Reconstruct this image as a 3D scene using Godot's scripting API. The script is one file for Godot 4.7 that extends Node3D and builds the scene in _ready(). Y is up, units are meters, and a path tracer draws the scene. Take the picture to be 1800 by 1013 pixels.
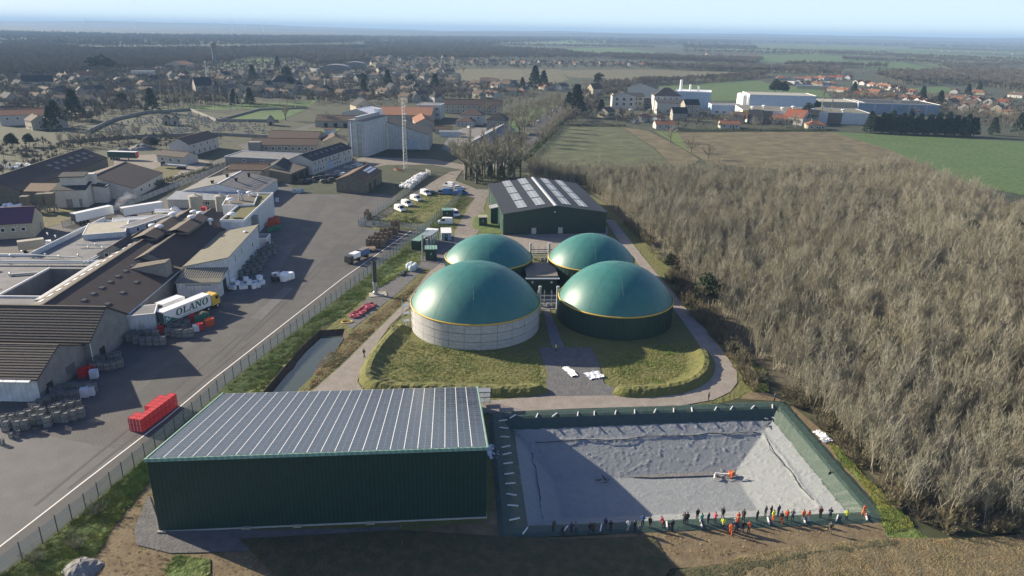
extends Node3D

# ---------------------------------------------------------------- survey of the place
const F := 1260.0
const CX := 900.0
const CY := 506.5
const EYE := 62.0
const UP := Vector3.UP
var cam_f: Vector3
var cam_r: Vector3
var cam_u: Vector3
var rng := RandomNumberGenerator.new()
var M := {}
var counts := {}

func survey():
	var roll = atan(0.0178)
	var pitch = atan((CY - 53.0) * cos(roll) / F)
	cam_f = Vector3(0,-sin(pitch),-cos(pitch))
	var u0 = Vector3(0, cos(pitch),-sin(pitch))
	cam_r = Vector3.RIGHT * cos(roll) + u0 * sin(roll)
	cam_u = u0 * cos(roll) - Vector3.RIGHT * sin(roll)

# where the line of sight through a point of the survey photograph meets the level y
func G(px: float, py: float, y := 0.0) -> Vector3:
	var d = cam_f * F + cam_r * (px - CX) + cam_u * (CY - py)
	var t = (y - EYE) / d.y
	return Vector3(d.x * t, y, d.z * t)

func pts(a: Array, y := 0.0) -> PackedVector2Array:
	var o = PackedVector2Array()
	for i in range(0, a.size(),2):
		var g = G(a[i], a[i + 1], y)
		o.append(Vector2(g.x, g.z))
	return o

func R(a: float, b: float) -> float:
	return rng.randf_range(a, b)

# ---------------------------------------------------------------- mesh building
class MB:
	var v := PackedVector3Array()
	var n := PackedVector3Array()
	var uv := PackedVector2Array()
	var c := PackedColorArray()
	var col := Color.WHITE
	var colored := false
	var ref = null
	func tri(a: Vector3, b: Vector3, d: Vector3):
		var nn := (d - a).cross(b - a)
		if ref != null and nn.dot((a + b + d) / 3.0 - ref) < 0.0:
			var t = b
			b = d
			d = t
			nn = -nn
		if nn.length_squared() < 1e-16:
			return
		nn = nn.normalized()
		v.append(a)
		v.append(b)
		v.append(d)
		for p in [a, b, d]:
			n.append(nn)
			if absf(nn.y) < 0.75:
				var h := Vector3(nn.z, 0,-nn.x).normalized()
				uv.append(Vector2(p.dot(h),-p.y))
			else:
				uv.append(Vector2(p.x, p.z))
			c.append(col)
	func quad(a: Vector3, b: Vector3, d: Vector3, e: Vector3):
		tri(a, b, d)
		tri(a, d, e)
	func trin(a, b, d, na, nb, nd, ua := Vector2.ZERO, ub := Vector2.ZERO, ud := Vector2.ZERO):
		if (d - a).cross(b - a).dot(na + nb + nd) < 0.0:
			var t = b
			b = d
			d = t
			t = nb
			nb = nd
			nd = t
			t = ub
			ub = ud
			ud = t
		v.append_array(PackedVector3Array([a, b, d]))
		n.append_array(PackedVector3Array([na, nb, nd]))
		uv.append_array(PackedVector2Array([ua, ub, ud]))
		c.append_array(PackedColorArray([col, col, col]))
	func box(o: Vector3, s: Vector3, b := Basis.IDENTITY):
		var old = ref
		ref = o
		var x := b.x * s.x * 0.5
		var y := b.y * s.y * 0.5
		var z := b.z * s.z * 0.5
		for k in [[x, y, z],[y, z, x],[z, x, y]]:
			for sg in [-1.0,1.0]:
				var m: Vector3 = o + k[0] * sg
				quad(m - k[1] - k[2], m + k[1] - k[2], m + k[1] + k[2], m - k[1] + k[2])
		ref = old
	func frustum(o: Vector3, s0: Vector2, s1: Vector2, h: float, b := Basis.IDENTITY):
		var old = ref
		ref = o + b.y * h * 0.5
		var lo := []
		var hi := []
		for k in [[-1,-1],[1,-1],[1,1],[-1,1]]:
			lo.append(o + b.x * s0.x * 0.5 * k[0] + b.z * s0.y * 0.5 * k[1])
			hi.append(o + b.y * h + b.x * s1.x * 0.5 * k[0] + b.z * s1.y * 0.5 * k[1])
		quad(lo[0], lo[1], lo[2], lo[3])
		quad(hi[0], hi[1], hi[2], hi[3])
		for i in 4:
			var j = (i + 1) % 4
			quad(lo[i], lo[j], hi[j], hi[i])
		ref = old
	func tube(a: Vector3, b: Vector3, r0: float, r1: float, k := 6, caps := true):
		var d := (b - a)
		if d.length() < 1e-5:
			return
		d = d.normalized()
		var s := d.cross(Vector3.UP if absf(d.y) < 0.9 else Vector3.RIGHT).normalized()
		var t := s.cross(d)
		for i in k:
			var p := TAU * i / k
			var q := TAU * (i + 1) / k
			var n0 := s * cos(p) + t * sin(p)
			var n1 := s * cos(q) + t * sin(q)
			trin(a + n0 * r0, a + n1 * r0, b + n1 * r1, n0, n1, n1)
			trin(a + n0 * r0, b + n1 * r1, b + n0 * r1, n0, n1, n0)
			if caps:
				if r1 > 0.004:
					trin(b, b + n0 * r1, b + n1 * r1, d, d, d)
				if r0 > 0.004:
					trin(a, a + n0 * r0, a + n1 * r0,-d, -d, -d)
	func path(p: Array, r: float, k := 6):
		for i in p.size() - 1:
			tube(p[i], p[i + 1], r, r, k, i == 0 or i == p.size() - 2)
	# a blade: one narrow triangle, the shape of a twig or a grass leaf
	func blade(a: Vector3, b: Vector3, w: Vector3):
		var nn := (b - a).cross(w).normalized()
		v.append_array(PackedVector3Array([a - w, a + w, b]))
		n.append_array(PackedVector3Array([nn, nn, nn]))
		uv.append_array(PackedVector2Array([Vector2.ZERO, Vector2.RIGHT, Vector2.DOWN]))
		c.append_array(PackedColorArray([col, col, col]))
	# solid of revolution about y through o; prof: [radius, height] pairs
	func lathe(o: Vector3, prof: Array, k: int, a0 := 0.0, a1 := TAU):
		for i in prof.size() - 1:
			var p0 = prof[i]
			var p1 = prof[i + 1]
			var e := Vector2(p1[1] - p0[1], p0[0] - p1[0]).normalized()
			var e0 := e
			var e1 := e
			if i > 0:
				var f := Vector2(p0[1] - prof[i - 1][1], prof[i - 1][0] - p0[0]).normalized()
				if f.dot(e) > 0.8:
					e0 = (e + f).normalized()
			if i < prof.size() - 2:
				var f := Vector2(prof[i + 2][1] - p1[1], p1[0] - prof[i + 2][0]).normalized()
				if f.dot(e) > 0.8:
					e1 = (e + f).normalized()
			for j in k:
				var t0 := lerpf(a0, a1, float(j) / k)
				var t1 := lerpf(a0, a1, float(j + 1) / k)
				var d0 := Vector3(cos(t0),0, sin(t0))
				var d1 := Vector3(cos(t1),0, sin(t1))
				var A: Vector3 = o + d0 * p0[0] + Vector3.UP * p0[1]
				var B: Vector3 = o + d1 * p0[0] + Vector3.UP * p0[1]
				var C: Vector3 = o + d1 * p1[0] + Vector3.UP * p1[1]
				var D: Vector3 = o + d0 * p1[0] + Vector3.UP * p1[1]
				var nA := (d0 * e0.x + Vector3.UP * e0.y)
				var nB := (d1 * e0.x + Vector3.UP * e0.y)
				var nC := (d1 * e1.x + Vector3.UP * e1.y)
				var nD := (d0 * e1.x + Vector3.UP * e1.y)
				var u0 = t0 * maxf(p0[0],1.0)
				var u1 = t1 * maxf(p0[0],1.0)
				if p0[0] > 1e-4:
					trin(A, B, C, nA, nB, nC, Vector2(u0, p0[1]), Vector2(u1, p0[1]), Vector2(u1, p1[1]))
				if p1[0] > 1e-4:
					trin(A, C, D, nA, nC, nD, Vector2(u0, p0[1]), Vector2(u1, p1[1]), Vector2(u0, p1[1]))
	func prism(poly: PackedVector2Array, y0: float, y1: float):
		var ii := Geometry2D.triangulate_polygon(poly)
		for i in range(0, ii.size(),3):
			var a := poly[ii[i]]
			var b := poly[ii[i + 1]]
			var d := poly[ii[i + 2]]
			trin(Vector3(a.x, y1, a.y), Vector3(b.x, y1, b.y), Vector3(d.x, y1, d.y), Vector3.UP, Vector3.UP, Vector3.UP, a, b, d)
		var cen := Vector2.ZERO
		var cw := Geometry2D.is_polygon_clockwise(poly)
		for i in poly.size():
			var a := poly[i]
			var b := poly[(i + 1) % poly.size()]
			var o := (b - a).orthogonal().normalized() * (-1.0 if cw else 1.0)
			var nn := Vector3(o.x, 0, o.y)
			var l := a.distance_to(b)
			trin(Vector3(a.x, y0, a.y), Vector3(b.x, y0, b.y), Vector3(b.x, y1, b.y), nn, nn, nn, Vector2(0, y0), Vector2(l, y0), Vector2(l, y1))
			trin(Vector3(a.x, y0, a.y), Vector3(b.x, y1, b.y), Vector3(a.x, y1, a.y), nn, nn, nn, Vector2(0, y0), Vector2(l, y1), Vector2(0, y1))
	func mesh(mat: Material) -> ArrayMesh:
		var m := ArrayMesh.new()
		if v.size() == 0:
			return m
		var a := []
		a.resize(Mesh.ARRAY_MAX)
		a[Mesh.ARRAY_VERTEX] = v
		a[Mesh.ARRAY_NORMAL] = n
		a[Mesh.ARRAY_TEX_UV] = uv
		if colored:
			a[Mesh.ARRAY_COLOR] = c
		m.add_surface_from_arrays(Mesh.PRIMITIVE_TRIANGLES, a)
		m.surface_set_material(0, mat)
		return m

# ---------------------------------------------------------------- objects
func numbered(called: String, parent: Node) -> String:
	var k = str(parent.get_instance_id()) + called
	var i: int = counts.get(k, 0)
	counts[k] = i + 1
	return called if i == 0 else "%s_%03d" % [called, i]

func tag(o: Node, label: String, category := "", group := "", kind := "") -> Node:
	if label:
		o.set_meta("label", label)
	if category:
		o.set_meta("category", category)
	if group:
		o.set_meta("group", group)
	if kind:
		o.set_meta("kind", kind)
	return o

func base(called: String, at: Vector3, turn := 0.0, label := "", category := "", group := "") -> Node3D:
	var o := Node3D.new()
	o.name = numbered(called, self)
	add_child(o, true)
	o.position = at
	o.rotation.y = turn
	return tag(o, label, category, group) as Node3D

func obj(called: String, what, mat: Material = null, parent: Node = null, at := Vector3.ZERO) -> MeshInstance3D:
	var o := MeshInstance3D.new()
	o.mesh = what.mesh(mat) if what is MB else what
	if not what is MB and mat:
		o.material_override = mat
	var p: Node = parent if parent else self
	o.name = numbered(called, p)
	p.add_child(o, true)
	o.position = at
	return o

func place(proto: Node3D, at: Vector3, turn: float, label: String, group := "", size := 1.0) -> Node3D:
	var o: Node3D
	if proto.has_meta("used"):
		o = proto.duplicate()
		o.remove_meta("used")
		o.name = numbered(proto.get_meta("stem"), self)
		add_child(o, true)
	else:
		proto.set_meta("used", true)
		o = proto
	o.position = at
	o.rotation = Vector3(0, turn, 0)
	o.scale = Vector3.ONE * size
	o.set_meta("label", label)
	if group:
		o.set_meta("group", group)
	return o

# a first of its kind, parked until place() sets it down
func proto(called: String, category: String) -> Node3D:
	var o = base(called, Vector3.ZERO, 0.0, "", category)
	o.set_meta("stem", called)
	return o

func scatter(called: String, mesh: Mesh, where: Array, tints: Array, label: String, parent: Node = null) -> MultiMeshInstance3D:
	var mm := MultiMesh.new()
	mm.transform_format = MultiMesh.TRANSFORM_3D
	mm.use_colors = tints.size() > 0
	mm.mesh = mesh
	mm.instance_count = where.size()
	for i in where.size():
		mm.set_instance_transform(i, where[i])
		if tints.size():
			mm.set_instance_color(i, tints[i])
	var o := MultiMeshInstance3D.new()
	o.multimesh = mm
	var p: Node = parent if parent else self
	o.name = numbered(called, p)
	p.add_child(o, true)
	o.set_meta("kind", "stuff")
	if label:
		o.set_meta("label", label)
	return o

# ---------------------------------------------------------------- materials
func lin(r: float, g := -1.0, b := -1.0) -> Color:
	return Color(r, r if g < 0 else g, r if b < 0 else b).linear_to_srgb()

var noises := {}
func noise_tex(c0: Color, c1: Color, freq: float, sd: int, kind := 0) -> NoiseTexture2D:
	var f := FastNoiseLite.new()
	f.seed = sd
	f.noise_type = FastNoiseLite.TYPE_SIMPLEX_SMOOTH if kind == 0 else FastNoiseLite.TYPE_CELLULAR
	f.frequency = freq
	f.fractal_type = FastNoiseLite.FRACTAL_FBM
	f.fractal_octaves = 6
	f.fractal_gain = 0.6
	var t := NoiseTexture2D.new()
	t.width = 512
	t.height = 512
	t.seamless = true
	t.seamless_blend_skirt = 0.2
	t.noise = f
	var g := Gradient.new()
	g.offsets = PackedFloat32Array([0.15,0.85])
	g.colors = PackedColorArray([c0, c1])
	t.color_ramp = g
	return t

func plain(name_: String, c: Color, rough := 0.8, metal := 0.0) -> StandardMaterial3D:
	var m := StandardMaterial3D.new()
	m.resource_name = name_
	m.albedo_color = c
	m.roughness = rough
	m.metallic = metal
	M[name_] = m
	return m

var fine: NoiseTexture2D
var fine2: NoiseTexture2D
var soft: NoiseTexture2D
var relief: NoiseTexture2D
# two tones that wander over size metres, under a finer mottle of grain metres
func mottled(name_: String, c0: Color, c1: Color, size: float, grain: float, rough := 0.9, bump := 0.0, freq := 0.012) -> StandardMaterial3D:
	var m := plain(name_, Color.WHITE, rough)
	m.albedo_texture = noise_tex(c0, c1, freq, name_.hash() % 1000)
	m.uv1_triplanar = true
	m.uv1_world_triplanar = true
	m.uv1_scale = Vector3.ONE / size
	if grain > 0:
		m.detail_enabled = true
		m.detail_blend_mode = BaseMaterial3D.BLEND_MODE_MUL
		m.detail_albedo = fine if grain < 12 else fine2
		m.detail_uv_layer = BaseMaterial3D.DETAIL_UV_2
		m.uv2_triplanar = true
		m.uv2_world_triplanar = true
		m.uv2_scale = Vector3.ONE / grain
	if bump > 0:
		m.heightmap_enabled = true
		m.heightmap_texture = relief
		m.heightmap_scale = bump
	return m

# lines that run along v of the mesh's own uv (uv in metres, period metres wide)
func lined(name_: String, c0: Color, c1: Color, period: float, rough := 0.7, bump := 0.0, share := 0.5, metal := 0.0, grime := 0.25) -> StandardMaterial3D:
	var m := plain(name_, Color.WHITE, rough, metal)
	var im := Image.create(64,64, false, Image.FORMAT_RGB8)
	var hm := Image.create(64,64, false, Image.FORMAT_RGB8)
	for x in 64:
		var t := clampf((absf(x / 64.0 - 0.5) * 2.0 - share) * 6.0 + 0.5,0,1)
		for y in 64:
			im.set_pixel(x, y, c0.lerp(c1, t))
			hm.set_pixel(x, y, Color(t, t, t))
	m.albedo_texture = ImageTexture.create_from_image(im)
	m.uv1_scale = Vector3(1.0 / period, 1.0 / period, 1)
	if grime > 0:
		m.detail_enabled = true
		m.detail_blend_mode = BaseMaterial3D.BLEND_MODE_MUL
		m.detail_albedo = soft
		m.detail_uv_layer = BaseMaterial3D.DETAIL_UV_2
		m.uv2_triplanar = true
		m.uv2_world_triplanar = true
		m.uv2_scale = Vector3.ONE / 14.0
	if bump > 0:
		m.heightmap_enabled = true
		m.heightmap_texture = ImageTexture.create_from_image(hm)
		m.heightmap_scale = bump
	return m

# ---------------------------------------------------------------- ground sheets
var hump := FastNoiseLite.new()
func sheet(called: String, poly: PackedVector2Array, y: float, mat: Material, label: String, amp := 0.0, cell := 1.0, kind := "structure") -> MeshInstance3D:
	var b := MB.new()
	if amp <= 0.0:
		var ii := Geometry2D.triangulate_polygon(poly)
		for i in range(0, ii.size(),3):
			var q := []
			for k in 3:
				q.append(Vector3(poly[ii[i + k]].x, y, poly[ii[i + k]].y))
			b.trin(q[0], q[1], q[2], UP, UP, UP, poly[ii[i]], poly[ii[i + 1]], poly[ii[i + 2]])
	else:
		var all := PackedVector2Array()
		var lo := poly[0]
		var hi := poly[0]
		for i in poly.size():
			var p := poly[i]
			var q := poly[(i + 1) % poly.size()]
			lo = lo.min(p)
			hi = hi.max(p)
			var k = maxi(1, int(p.distance_to(q) / cell))
			for j in k:
				all.append(p.lerp(q, float(j) / k))
		var edge := all.size()
		var inner := Geometry2D.offset_polygon(poly, -cell * 0.45)
		var x := lo.x
		while x < hi.x:
			var z := lo.y
			while z < hi.y:
				var p := Vector2(x + cell * 0.45 * sin(z * 7.7 + x * 3.1), z + cell * 0.45 * sin(x * 9.1 + z * 2.3))
				for s in inner:
					if Geometry2D.is_point_in_polygon(p, s):
						all.append(p)
						break
				z += cell
			x += cell
		var h := PackedFloat32Array()
		for i in all.size():
			h.append(y if i < edge else y + amp * (0.15 + maxf(-0.1, hump.get_noise_2dv(all[i]) + 0.35)))
		var ii := Geometry2D.triangulate_delaunay(all)
		var nn := PackedVector3Array()
		nn.resize(all.size())
		var keep := []
		for i in range(0, ii.size(),3):
			var A := all[ii[i]]
			var B := all[ii[i + 1]]
			var C := all[ii[i + 2]]
			if not Geometry2D.is_point_in_polygon((A + B + C) / 3.0, poly):
				continue
			keep.append(i)
			var f := Vector3(C.x - A.x, h[ii[i + 2]] - h[ii[i]], C.y - A.y).cross(Vector3(B.x - A.x, h[ii[i + 1]] - h[ii[i]], B.y - A.y))
			if f.y < 0:
				f = -f
			for k in 3:
				nn[ii[i + k]] += f
		for i in keep:
			var q := []
			var m := []
			for k in 3:
				q.append(Vector3(all[ii[i + k]].x, h[ii[i + k]], all[ii[i + k]].y))
				m.append(nn[ii[i + k]].normalized())
			b.trin(q[0], q[1], q[2], m[0], m[1], m[2], all[ii[i]], all[ii[i + 1]], all[ii[i + 2]])
	var o := obj(called, b, mat)
	tag(o, label, "", "", kind)
	return o

func inside(poly: PackedVector2Array, n_: int, avoid: Array = []) -> Array:
	var lo := poly[0]
	var hi := poly[0]
	for p in poly:
		lo = lo.min(p)
		hi = hi.max(p)
	var o := []
	var tries := 0
	while o.size() < n_ and tries < n_ * 30:
		tries += 1
		var p := Vector2(R(lo.x, hi.x), R(lo.y, hi.y))
		if not Geometry2D.is_point_in_polygon(p, poly):
			continue
		var bad := false
		for a in avoid:
			if Geometry2D.is_point_in_polygon(p, a):
				bad = true
				break
		if not bad:
			o.append(p)
	return o

func area(poly: PackedVector2Array) -> float:
	var s := 0.0
	for i in poly.size():
		s += poly[i].cross(poly[(i + 1) % poly.size()])
	return absf(s) * 0.5

func ribbon(line: PackedVector2Array, w: float) -> PackedVector2Array:
	var l := PackedVector2Array()
	var r := PackedVector2Array()
	for i in line.size():
		var d := (line[mini(i + 1, line.size() - 1)] - line[maxi(i - 1,0)]).normalized().orthogonal() * w * 0.5
		l.append(line[i] + d)
		r.append(line[i] - d)
	r.reverse()
	l.append_array(r)
	return l

func smooth_line(p: PackedVector2Array, k := 6) -> PackedVector2Array:
	var o := PackedVector2Array()
	for i in p.size() - 1:
		var a := p[maxi(i - 1,0)]
		var d := p[mini(i + 2, p.size() - 1)]
		for j in k:
			o.append(p[i].cubic_interpolate(p[i + 1], a, d, float(j) / k))
	o.append(p[p.size() - 1])
	return o

func v3(p: Vector2, y := 0.0) -> Vector3:
	return Vector3(p.x, y, p.y)

var lagoon: PackedVector2Array
var ditch: PackedVector2Array
const GRASSES := 0
var forest_edge: PackedVector2Array

func _ready():
	rng.seed = 4711
	survey()
	# camera
	var cam := Camera3D.new()
	cam.name = "camera"
	add_child(cam)
	cam.transform = Transform3D(Basis(cam_r, cam_u, -cam_f), Vector3(0, EYE, 0))
	cam.fov = rad_to_deg(2.0 * atan(506.5 / F))
	cam.near = 1.0
	cam.far = 40000.0
	cam.current = true
	# sky, air and exposure
	var sky := ProceduralSkyMaterial.new()
	sky.sky_top_color = Color(0.04, 0.26, 0.58)
	sky.sky_horizon_color = Color(0.86, 0.945, 0.98)
	sky.sky_curve = 0.34
	sky.energy_multiplier = 0.55
	sky.ground_bottom_color = Color(0.30,0.31,0.28)
	sky.ground_horizon_color = Color(0.55,0.60,0.60)
	sky.sun_angle_max = 62.0
	sky.sun_curve = 0.45
	var env := Environment.new()
	env.background_mode = Environment.BG_SKY
	env.sky = Sky.new()
	env.sky.sky_material = sky
	env.tonemap_mode = Environment.TONE_MAPPER_LINEAR
	env.tonemap_exposure = 2.15
	env.fog_enabled = true
	env.fog_density = 0.000115
	env.fog_light_color = Color(0.68, 0.83, 1.0)
	env.volumetric_fog_enabled = true
	env.volumetric_fog_density = 0.0
	env.sdfgi_enabled = true
	env.ssao_enabled = true
	env.ssil_enabled = true
	var we := WorldEnvironment.new()
	we.name = "air"
	we.environment = env
	add_child(we)
	# the low winter sun
	var sun := DirectionalLight3D.new()
	sun.name = "sun"
	add_child(sun)
	var az := deg_to_rad(25.0)
	var el := deg_to_rad(21.5)
	sun.look_at_from_position(Vector3.ZERO, Vector3(cos(az) * cos(el),-sin(el), sin(az) * cos(el)), UP)
	sun.light_energy = 1.6
	sun.light_color = Color(1.0,0.94,0.84)
	sun.light_angular_distance = 0.5
	sun.shadow_enabled = true

	materials()
	ground()
	lagoon_liner()
	site()
	factory()
	industry()
	town()
	country()
	vegetation()
	props()
	vehicles()
	people()

func materials():
	fine = noise_tex(Color(0.62,0.62,0.62), Color(1,1,1),0.05,5)
	fine2 = noise_tex(Color(0.70,0.70,0.70), Color(1,1,1),0.014,9)
	soft = noise_tex(Color(0.88,0.88,0.88), Color(1,1,1), 0.012,14)
	relief = noise_tex(Color.BLACK, Color.WHITE, 0.04,12)
	mottled("farmland", lin(0.038,0.052,0.020), lin(0.068,0.074,0.032),420,37)
	mottled("asphalt", lin(0.100,0.098,0.097), lin(0.140,0.136,0.130),45,7,0.85)
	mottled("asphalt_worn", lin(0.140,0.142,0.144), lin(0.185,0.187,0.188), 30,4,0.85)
	mottled("asphalt_new",lin(0.088,0.089,0.090), lin(0.115,0.113,0.112),30,5,0.85)
	mottled("track", lin(0.23,0.20,0.165), lin(0.34,0.305,0.26),24,5,0.95,3)
	mottled("concrete_road", lin(0.34,0.30,0.255), lin(0.43,0.385,0.335),20,6,0.9)
	mottled("gravel", lin(0.15,0.15,0.155), lin(0.22,0.22,0.22),12,2,0.95,4)
	mottled("gravel_light", lin(0.22,0.215,0.21), lin(0.30,0.29,0.285),12,2,0.95,4)
	mottled("grass", lin(0.150,0.175,0.042), lin(0.225,0.205,0.062),22,3.5,0.95,12)
	mottled("grass_rich", lin(0.120,0.205,0.036), lin(0.180,0.230,0.058),18,3,0.95,12)
	mottled("grass_dry", lin(0.140,0.140,0.045), lin(0.210,0.175,0.080),16,3,0.95,10)
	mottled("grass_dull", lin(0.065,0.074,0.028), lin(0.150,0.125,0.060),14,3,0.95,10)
	mottled("earth", lin(0.185,0.135,0.072), lin(0.285,0.225,0.130), 14,3,0.97,3)
	mottled("earth_dark", lin(0.085,0.060,0.036), lin(0.140,0.100,0.060),12,3,0.97,8)
	mottled("stubble", lin(0.160,0.130,0.062), lin(0.290,0.240,0.130),10,2.5,0.97,8)
	mottled("litter", lin(0.110,0.095,0.064), lin(0.165,0.142,0.090),12,3,0.97,8)
	mottled("field_green", lin(0.070,0.145,0.026), lin(0.098,0.165,0.038),160,23)
	mottled("field_pale", lin(0.090,0.150,0.036), lin(0.125,0.170,0.055),220,37)
	mottled("field_brown", lin(0.135,0.110,0.058), lin(0.165,0.135,0.075),140,23)
	mottled("wood_floor", lin(0.052,0.050,0.036), lin(0.072,0.068,0.046),60,14)
	mottled("pitch", lin(0.060,0.150,0.016), lin(0.080,0.170,0.024), 30,6)
	mottled("garden", lin(0.034,0.054,0.018), lin(0.076,0.072,0.040),60,13)
	mottled("wall_render", lin(0.62,0.61,0.58), lin(0.74,0.73,0.70),16,5)
	mottled("wall_cream", lin(0.56,0.50,0.38), lin(0.66,0.60,0.47),16,5)
	mottled("wall_stone", lin(0.39,0.37,0.32), lin(0.52,0.49,0.43),9,3)
	mottled("wall_grey", lin(0.27,0.27,0.265), lin(0.37,0.365,0.35),18,6)
	mottled("wall_olive", lin(0.175,0.165,0.13), lin(0.25,0.235,0.19),14,5)
	mottled("roof_orange", lin(0.33,0.145,0.075), lin(0.43,0.20,0.11),7,2)
	mottled("roof_red", lin(0.28,0.080,0.045), lin(0.35,0.11,0.06),7,2)
	mottled("roof_brown", lin(0.125,0.086,0.066), lin(0.185,0.130,0.100),9,2)
	mottled("roof_slate", lin(0.030,0.034,0.041), lin(0.052,0.057,0.066),9,2)
	mottled("roof_tile", lin(0.070,0.060,0.056), lin(0.115,0.100,0.092), 9,2.4)
	mottled("roof_old",lin(0.125,0.105,0.085), lin(0.205,0.175,0.140),9,2.4)
	mottled("roof_dark", lin(0.062,0.042,0.038), lin(0.092,0.064,0.056),26,4,0.8)
	mottled("roof_rust", lin(0.10,0.060,0.035), lin(0.23,0.125,0.07),12,3,0.8)
	mottled("roof_olive", lin(0.215,0.205,0.155), lin(0.275,0.265,0.205),20,5)
	mottled("roof_felt", lin(0.21,0.215,0.225), lin(0.31,0.315,0.32),26,6)
	mottled("roof_cream", lin(0.50,0.47,0.37), lin(0.60,0.57,0.47),18,5)
	mottled("roof_grey", lin(0.19,0.19,0.19), lin(0.28,0.275,0.265),14,4)
	mottled("roof_moss", lin(0.14,0.14,0.045), lin(0.21,0.19,0.085),10,3)
	lined("clad_white", lin(0.60,0.63,0.66), lin(0.72,0.745,0.77),0.9,0.6,1.5,0.85)
	lined("clad_silo", lin(0.46,0.49,0.50), lin(0.56,0.59,0.60),1.6,0.6,2,0.8)
	lined("clad_green", lin(0.010,0.040,0.034), lin(0.015,0.054,0.045), 0.55,0.5,1,0.45)
	lined("clad_blue", lin(0.36,0.46,0.58), lin(0.46,0.56,0.68),1.0,0.6,2,0.8)
	lined("sheet_grey", lin(0.30,0.32,0.34), lin(0.42,0.44,0.46),0.5,0.5,3,0.5)
	lined("roof_green", lin(0.011,0.015,0.024), lin(0.018,0.023,0.034), 1.0,0.65,3,0.8)
	lined("roof_gutter", lin(0.17,0.32,0.25), lin(0.24,0.40,0.33),0.8,0.5,3,0.5)
	plain("green_dark", lin(0.020,0.060,0.046),0.5)
	plain("membrane", lin(0.040,0.180,0.162), 0.46)
	var mem: StandardMaterial3D = M["membrane"]
	mem.detail_enabled = true
	mem.detail_blend_mode = BaseMaterial3D.BLEND_MODE_MUL
	mem.detail_albedo = soft
	mem.detail_uv_layer = BaseMaterial3D.DETAIL_UV_2
	mem.uv2_triplanar = true
	mem.uv2_world_triplanar = true
	mem.uv2_scale = Vector3.ONE / 16.0
	plain("yellow", lin(0.62,0.40,0.05),0.6)
	mottled("concrete", lin(0.56,0.565,0.57), lin(0.76,0.76,0.76),6,2.2,0.9,1)
	mottled("moss_stain", lin(0.085,0.095,0.030), lin(0.17,0.16,0.06),3,1.5)
	mottled("liner", lin(0.045,0.085,0.066), lin(0.070,0.120,0.092),8,2.5,0.55,3)
	mottled("geotextile", lin(0.325,0.355,0.365), lin(0.385,0.415,0.425),14,4,0.75,2)
	plain("rope", lin(0.07,0.075,0.08),0.8)
	plain("batten", lin(0.72,0.72,0.70),0.7)
	plain("steel", lin(0.40,0.42,0.43),0.45,0.6)
	plain("zinc", lin(0.50,0.52,0.53),0.5,0.3)
	plain("dark_steel", lin(0.035,0.038,0.040),0.6)
	plain("white", lin(0.78,0.78,0.77),0.45)
	plain("white_sheet", lin(0.80,0.80,0.80),0.6)
	plain("line_paint", lin(0.72,0.70,0.66),0.8)
	plain("black", lin(0.015),0.7)
	plain("tyre", lin(0.018),0.9)
	plain("glass", lin(0.020,0.026,0.032),0.08)
	plain("skylight", lin(0.26,0.28,0.30), 0.35)
	plain("red_plastic", lin(0.50,0.020,0.030),0.5)
	plain("red_slat", lin(0.62,0.045,0.055),0.5)
	plain("orange_plastic", lin(0.55,0.10,0.03),0.5)
	plain("green_plastic", lin(0.05,0.19,0.12),0.5)
	plain("grey_plastic", lin(0.085,0.092,0.100),0.6)
	plain("pale_plastic", lin(0.55,0.62,0.68),0.5)
	plain("wood", lin(0.22,0.165,0.11),0.9)
	plain("wood_dark", lin(0.12,0.088,0.060),0.9)
	plain("pink_hose", lin(0.40,0.075,0.11),0.7)
	plain("blue", lin(0.035,0.12,0.32),0.4)
	plain("soil_pile", lin(0.10,0.085,0.07),0.95)
	var w := plain("water", lin(0.060,0.072,0.058),0.06)
	w.metallic_specular = 0.6
	var wire := plain("mesh_wire", Color.WHITE, 0.7)
	var im := Image.create(64,64, false, Image.FORMAT_RGBA8)
	for x in 64:
		for y in 64:
			var on := x % 8 < 3 or y % 16 < 4
			im.set_pixel(x, y, Color(lin(0.46,0.49,0.48),0.88 if on else 0.16))
	wire.albedo_texture = ImageTexture.create_from_image(im)
	wire.transparency = BaseMaterial3D.TRANSPARENCY_ALPHA
	wire.uv1_scale = Vector3(2.5,2.5,1)
	hump.frequency = 0.35
	hump.fractal_octaves = 4
	hump.seed = 3

func half(poly: PackedVector2Array, x0: float, x1: float) -> Array:
	var s := PackedVector2Array([Vector2(x0,-30000), Vector2(x1,-30000), Vector2(x1,30000), Vector2(x0,30000)])
	return Geometry2D.intersect_polygons(poly, s)

func cut(poly: PackedVector2Array, hole: PackedVector2Array) -> Array:
	return Geometry2D.clip_polygons(poly, hole).filter(func(q): return not Geometry2D.is_polygon_clockwise(q))

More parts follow.
